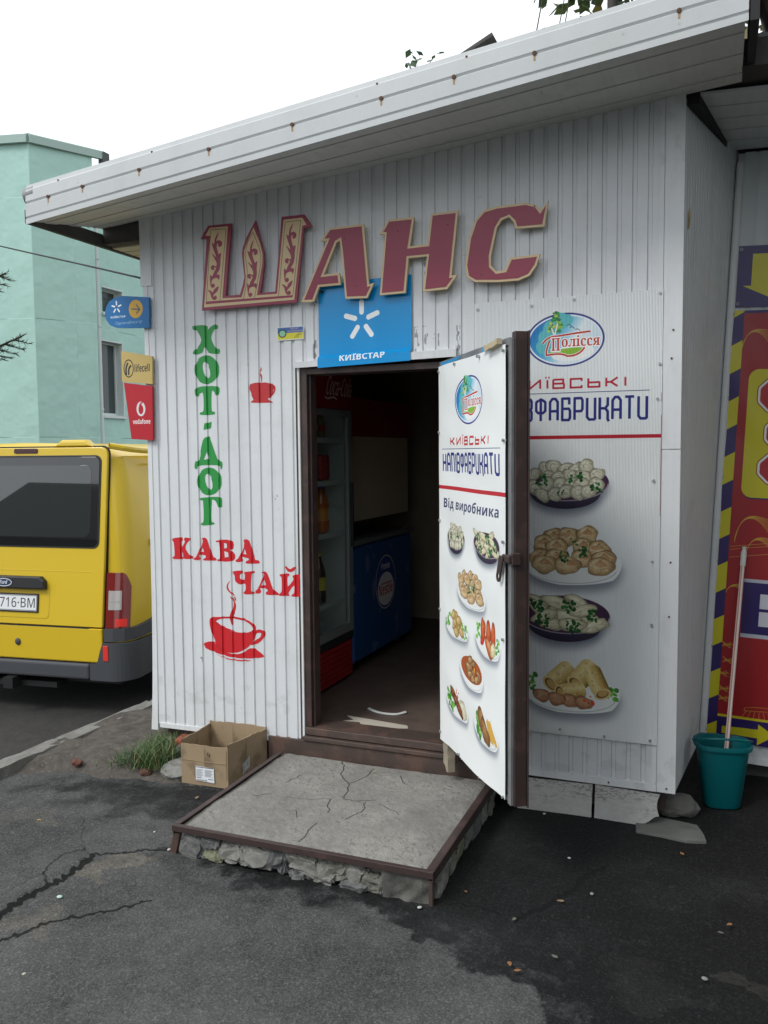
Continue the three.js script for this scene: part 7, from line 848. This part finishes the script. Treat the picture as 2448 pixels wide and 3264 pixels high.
leafTree('chestnut_tree', 'broad leafy tree rising behind the right end of the roof', [0.9, 0, -6.6], 10.6, 2.6, 7000, 31, [[0.06, 0.1, 0.03], [0.09, 0.13, 0.035], [0.17, 0.15, 0.04], [0.05, 0.085, 0.03]], 1.2);
leafTree('added_shade_tree', 'large unseen chestnut tree added to shade the right side', [4.6, 0, 1.3], 9.4, 3.6, 26000, 12, [[0.05, 0.09, 0.03], [0.08, 0.12, 0.03], [0.12, 0.13, 0.04]], 1.3);  // out of view, added so its crown darkens the right of the facade
leafTree('distant_tree', 'tall tree whose top just shows above the kiosk roof edge', [-6.4, 0, -15.9], 10.9, 1.5, 4000, 77, [[0.05, 0.09, 0.04], [0.07, 0.11, 0.05]], 1.2);
{ // spruce standing to the left, only branch tips reach the picture
  const t = thing('spruce_tree', 'dark spruce with drooping branch tips beside the green building', 'tree', [-9.75, -0.25, -3.7], 0), bark = std({ color: C(0.06, 0.045, 0.035), roughness: 1 }), q = mulberry(5), f = (a, b) => a + (b - a) * q();
  mesh('trunk', rod([0, 0, 0], [0, 8.2, 0], 0.16, 10, 0.02), bark, t);
  const wood = [], ndl = []; const branch = (a, y, L, droop) => {
    const D = [Math.cos(a), Math.sin(a)], P = (s) => [D[0] * L * s, y - droop * Math.sin(s * 2.2) + 0.35 * droop * s * s * s + (s > 0.75 ? (s - 0.75) * 0.5 : 0), D[1] * L * s]; wood.push(tube([P(0), P(0.35), P(0.7), P(1)], 0.012, 10, 4));
    const tw = (o, dir, len) => { for (let k = 0; k < len / 0.006; k++) { const s = k * 0.006, c = [o[0] + dir[0] * s, o[1] + dir[1] * s, o[2] + dir[2] * s], e = new THREE.Vector3(f(-1, 1), f(-0.6, 1), f(-1, 1)).addScaledVector(new THREE.Vector3(...dir), 1.1).normalize().multiplyScalar(f(0.05, 0.08)), w = new THREE.Vector3(f(-1, 1), f(-1, 1), f(-1, 1)).normalize().multiplyScalar(0.007); ndl.push([c[0] - w.x, c[1] - w.y, c[2] - w.z], [c[0] + w.x, c[1] + w.y, c[2] + w.z], [c[0] + e.x, c[1] + e.y, c[2] + e.z]); } };
    for (let s = 0.25; s < 1; s += 0.07) { const o = P(s), n = P(s + 0.02); tw(o, [n[0] - o[0], n[1] - o[1], n[2] - o[2]].map((x) => x / (0.02 * L)), L * 0.075); for (const sd of [-1, 1]) { const g = [D[0] * 0.75 - D[1] * sd * 0.6, -0.2, D[1] * 0.75 + D[0] * sd * 0.6]; tw(o, g, 0.32 * L * (1.1 - s) + 0.1); } }
  };
  for (let y = 2.9; y < 8; y += 0.34) for (let k = 0; k < 6; k++) { const L = 1.4 * (1 - (y - 2.9) / 5.6); branch(k * 1.05 + y * 2.1, y + f(-0.1, 0.1), L * f(0.8, 1), 0.12 * L); }
  branch(-0.3, 3.35, 1.85, 0.16); branch(-0.4, 4.15, 1.6, 0.16);
  mesh('limbs', merge(wood), bark, t); mesh('crown', metreUV(tris(ndl)), std({ color: C(0.03, 0.05, 0.035), roughness: 0.8 }), t);
}
{
  const p = thing('utility_pole', 'dark utility pole rising behind the kiosk roof', 'pole', [-1.14, 0, -5.75]); mesh('pole', rod([0, -0.2, 0], [0, 8.6, 0], 0.07, 12, 0.05), M.darkWood, p); mesh('crossarm', bx(-0.5, 0.5, 8.1, 8.18, -0.04, 0.04), M.darkWood, p); mesh('insulator', merge([-0.45, -0.2, 0.2, 0.45].map((x) => rod([x, 8.18, 0], [x, 8.3, 0], 0.03, 8))), M.white, p);
  const wire = (label, a, b, sag, r = 0.006) => { const m = [(a[0] + b[0]) / 2, (a[1] + b[1]) / 2 - sag, (a[2] + b[2]) / 2]; tag(mesh('cable', metreUV(tube([a, m, b], r, 40, 5)), M.black), label, 'cable', 'overhead cables'); };
  wire('thin cable running from the kiosk corner past the green building', [-2.876, 2.63, -0.03], [-12.6, 5.75, -5.9], 0.1);
  wire('cable dropping from the pole to the kiosk roof', [-1.59, 8.18, -5.75], [-1.72, 3.2, -2.9], 0.02, 0.006); wire('second thin cable from the pole down to the kiosk roof', [-1.34, 8.18, -5.75], [-1.55, 3.2, -2.9], 0.02, 0.005); wire('third thin cable beside the second one at the roof', [-1.3, 8.2, -5.75], [-1.5, 3.2, -2.95], 0.03, 0.005);
}
{ // unseen stall added on the right to block sky light from the wall
  const k = thing('added_shade_stall', 'unseen dark green stall added to block light from the right', 'stall', [1.8, 0, 0.3]); const gm = std({ color: C(0.035, 0.06, 0.05), roughness: 0.7 });
  mesh('body', bx(0, 2.4, 0.1, 3.3, 0, 7.6), gm, k); for (let i = 0; i < 38; i++) mesh('rib', bx(-0.015, -0.001, 0.12, 3.28, i * 0.2 + 0.02, i * 0.2 + 0.1), gm, k); mesh('roof', hexa([[-0.45, 3.32, 7.8], [2.6, 3.45, 7.8], [2.6, 3.45, -0.2], [-0.45, 3.32, -0.2], [-0.45, 3.4, 7.8], [2.6, 3.65, 7.8], [2.6, 3.65, -0.2], [-0.45, 3.4, -0.2]]), M.darkWood, k); mesh('base', bx(0.05, 2.35, -0.02, 0.098, 0.05, 7.55), M.black, k);
}
{ // low house across the yard, behind the viewer; the van's rear window mirrors it
  const h = thing('yard_house', 'low house with dark roof across the yard, mirrored in glass', 'house', [-9, -0.2, 15]); mesh('wall', bx(-7, 6, 0, 2.8, 0, 6), std({ color: C(0.2, 0.19, 0.17), roughness: 0.9 }), h);
  const r = new THREE.ExtrudeGeometry(shapeOf([[-0.5, 2.8], [6.5, 2.8], [3, 4.9]]), { depth: 13.6, bevelEnabled: false }); r.rotateY(-Math.PI / 2); r.translate(6.3, 0, 0); mesh('roof', metreUV(r), std({ color: C(0.045, 0.04, 0.038), roughness: 0.9 }), h); for (const x of [-5, -2, 1, 4]) { const w = mesh('window', bx(x, x + 1.1, 0.9, 2.2, -0.04, -0.005), M.white, h); mesh('pane', bx(x + 0.08, x + 1.02, 0.98, 2.12, -0.055, -0.045), phy({ color: C(0.03, 0.035, 0.04), roughness: 0.05 }), w); }
}
// ---------------------------------------------------------------- grass, rubble and litter
{
  const p = [], col = []; for (let i = 0; i < 2600; i++) { const t = Math.sqrt(rnd()), a = rnd(); const x = -3.04 + 0.34 * t + rr(-0.06, 0.06), z = 0.34 - 0.62 * a * (0.5 + 0.5 * t) - 0.25 * t * 0.3 + rr(-0.05, 0.05), h = rr(0.02, 0.12) * (0.4 + 0.8 * t) * (0.4 + 1.1 * vn(x * 26, z * 26)), an = rr(0, 6.28), ln = rr(0.3, 1.5) * h, w = rr(0.0018, 0.0035); const bx0 = Math.cos(an + 1.57) * w, bz0 = Math.sin(an + 1.57) * w, y = 0.03; const mx = x + Math.cos(an) * ln * 0.4, mz = z + Math.sin(an) * ln * 0.4, ex = x + Math.cos(an) * ln, ez = z + Math.sin(an) * ln; p.push(x - bx0, y, z - bz0, x + bx0, y, z + bz0, mx + bx0 * 0.7, y + h * 0.65, mz + bz0 * 0.7, x - bx0, y, z - bz0, mx + bx0 * 0.7, y + h * 0.65, mz + bz0 * 0.7, mx - bx0 * 0.7, y + h * 0.65, mz - bz0 * 0.7, mx - bx0 * 0.7, y + h * 0.65, mz - bz0 * 0.7, mx + bx0 * 0.7, y + h * 0.65, mz + bz0 * 0.7, ex, y + h, ez); if (i % 9 === 0) { } const k = rnd() < 0.16 ? [0.28, 0.24, 0.11] : [[0.05, 0.13, 0.025], [0.08, 0.17, 0.035], [0.035, 0.095, 0.02]][i % 3]; for (let j = 0; j < 9; j++) col.push(...k); }
  const g = new THREE.BufferGeometry(); g.setAttribute('position', new THREE.Float32BufferAttribute(p, 3)); g.setAttribute('color', new THREE.Float32BufferAttribute(col, 3)); g.computeVertexNormals(); tag(mesh('grass', g, phy({ vertexColors: true, roughness: 0.7, transmission: 0.25, thickness: 0 })), 'tuft of green grass at the kiosk corner', 'grass', null, 'stuff');
  const rock = (x, y, z, a, b, c, m, label, name = 'rubble_piece') => { const s = new THREE.IcosahedronGeometry(1, 3), q = s.attributes.position, sd = x * 31 + z * 17; for (let i = 0; i < q.count; i++) { const n = 1 + (fbm(q.getX(i) * 2 + sd, q.getY(i) * 2 + q.getZ(i) * 1.7, 4) - 0.5) * 0.75; q.setXYZ(i, q.getX(i) * a * n, q.getY(i) * b * n, q.getZ(i) * c * n); } s.computeVertexNormals(); s.translate(x, y, z); tag(mesh(name, metreUV(s), m), label, 'rubble', 'rubble at the kiosk corner'); };
  const cm = std({ map: noiseTex(256, 10, 5, (v) => { const k = 0.13 + 0.16 * v; return [k, k * 0.98, k * 0.92]; }), roughness: 1 }); cm.map.repeat.set(4, 4);
  rock(-2.6, 0.02, 0.2, 0.12, 0.055, 0.13, cm, 'large pale concrete lump between the grass and the cardboard box'); rock(-2.7, 0.06, 0.02, 0.07, 0.07, 0.09, cm, 'pale concrete lump under the left wall corner'); rock(-2.83, 0.05, -0.02, 0.04, 0.06, 0.06, cm, 'small concrete lump under the left wall corner'); rock(-2.78, 0.02, 0.3, 0.035, 0.02, 0.03, std({ color: C(0.1, 0.05, 0.035), roughness: 1 }), 'small dark red brick crumb in the grass'); rock(-3.18, 0.04, 0.36, 0.035, 0.02, 0.025, std({ color: C(0.12, 0.05, 0.035), roughness: 1 }), 'red brick crumb on the bare earth');
  const brick = new RoundedBoxGeometry(0.075, 0.06, 0.11, 2, 0.008); brick.rotateY(0.2); brick.translate(-2.72, 0.1, 0.03); tag(mesh('brick', metreUV(brick), std({ color: C(0.3, 0.085, 0.05), roughness: 0.95 })), 'broken red brick beside the box under the wall corner', 'brick');
  for (let i = 0; i < 4; i++) { const z = 0.3 - i * 0.12; void z; }
  const leafG = (s) => { const g = new THREE.ShapeGeometry(shapeOf(smoothPts([[0, 0], [0.5, 0.3], [1, 0.1], [1.15, 0], [0.9, -0.2], [0.4, -0.32]], 3))); g.scale(s, s, s); g.rotateX(-Math.PI / 2); const p2 = g.attributes.position; for (let i = 0; i < p2.count; i++) p2.setY(i, Math.abs(p2.getZ(i)) * 0.5 + 0.2 * Math.abs(p2.getX(i) - s * 0.5)); g.computeVertexNormals(); return g; };
  const leaves = [[-2.901, 0.938, 0.03, 0, 'yellow fallen leaf on the pavement left of the step'], [-2.345, 0.482, 0.035, 1, 'brown fallen leaf by the cardboard box'], [-0.506, 0.794, 0.034, 1, 'pale brown leaf on the wet crack'], [-0.614, 1.232, 0.032, 2, 'orange leaf at the edge of the wet asphalt'], [-0.588, 1.277, 0.03, 2, 'curled orange leaf beside another orange leaf'], [-0.106, 0.256, 0.03, 2, 'orange leaf in front of the bucket'], [0.074, 0.734, 0.03, 2, 'dull orange leaf on the dark asphalt'], [-0.877, 0.849, 0.02, 2, 'small orange leaf near the step corner'], [-1.54, 0.16, 0.025, 0, 'yellow leaf on the concrete step'], [-0.467, 1.158, 0.03, 3, 'grey flattened leaf on wet asphalt'], [-0.651, 0.966, 0.028, 3, 'pale flattened leaf by the crack'], [0.025, 0.806, 0.026, 3, 'pale grey leaf on the dark asphalt']];
  const lm = [[0.34, 0.25, 0.06], [0.24, 0.17, 0.1], [0.28, 0.13, 0.05], [0.14, 0.135, 0.115]].map((c) => std({ color: C(...c), roughness: 0.8 }));
  leaves.forEach(([x, z, s, m, label], i) => { const g = leafG(s * 0.75); g.rotateY(i * 1.7); g.translate(x, i === 8 ? 0.134 : 0.008, z); tag(mesh('fallen_leaf', g, lm[m]), label, 'leaf', 'fallen leaves'); });
  const bits = [[-2.31, 1.435, 0.02, [0.45, 0.6, 0.52], 'pale green paper scrap on the pavement'], [-2.071, 1.854, 0.012, [0.45, 0.42, 0.36], 'pale pebble on the open pavement'], [-2.314, 0.847, 0.01, [0.55, 0.53, 0.5], 'white crumb beside the step'], [-0.546, 0.443, 0.012, [0.6, 0.62, 0.62], 'white crumb on the wet asphalt'], [-0.724, 0.053, 0.014, [0.6, 0.6, 0.58], 'white scrap at the foot of the plinth board'], [-0.419, 0.698, 0.016, [0.25, 0.25, 0.24], 'grey pebble on the wet asphalt'], [-0.012, 1.097, 0.018, [0.22, 0.24, 0.22], 'grey green pebble near the pale patch'], [-1.0, 1.02, 0.016, [0.5, 0.49, 0.46], 'white pebble at the front corner of the step'], [-2.15, 0.965, 0.016, [0.45, 0.44, 0.42], 'pale scrap at the foot of the step leg']];
  bits.forEach(([x, z, s, c, label], i) => { const q = new THREE.IcosahedronGeometry(s * 0.6, 1); q.scale(1, 0.4, 0.8); q.rotateY(i); q.translate(x, 0.008, z); tag(mesh('litter_bit', metreUV(q), std({ color: C(...c), roughness: 0.85 })), label, 'litter', 'small litter on the pavement'); });
}
renderer.render(scene, camera);
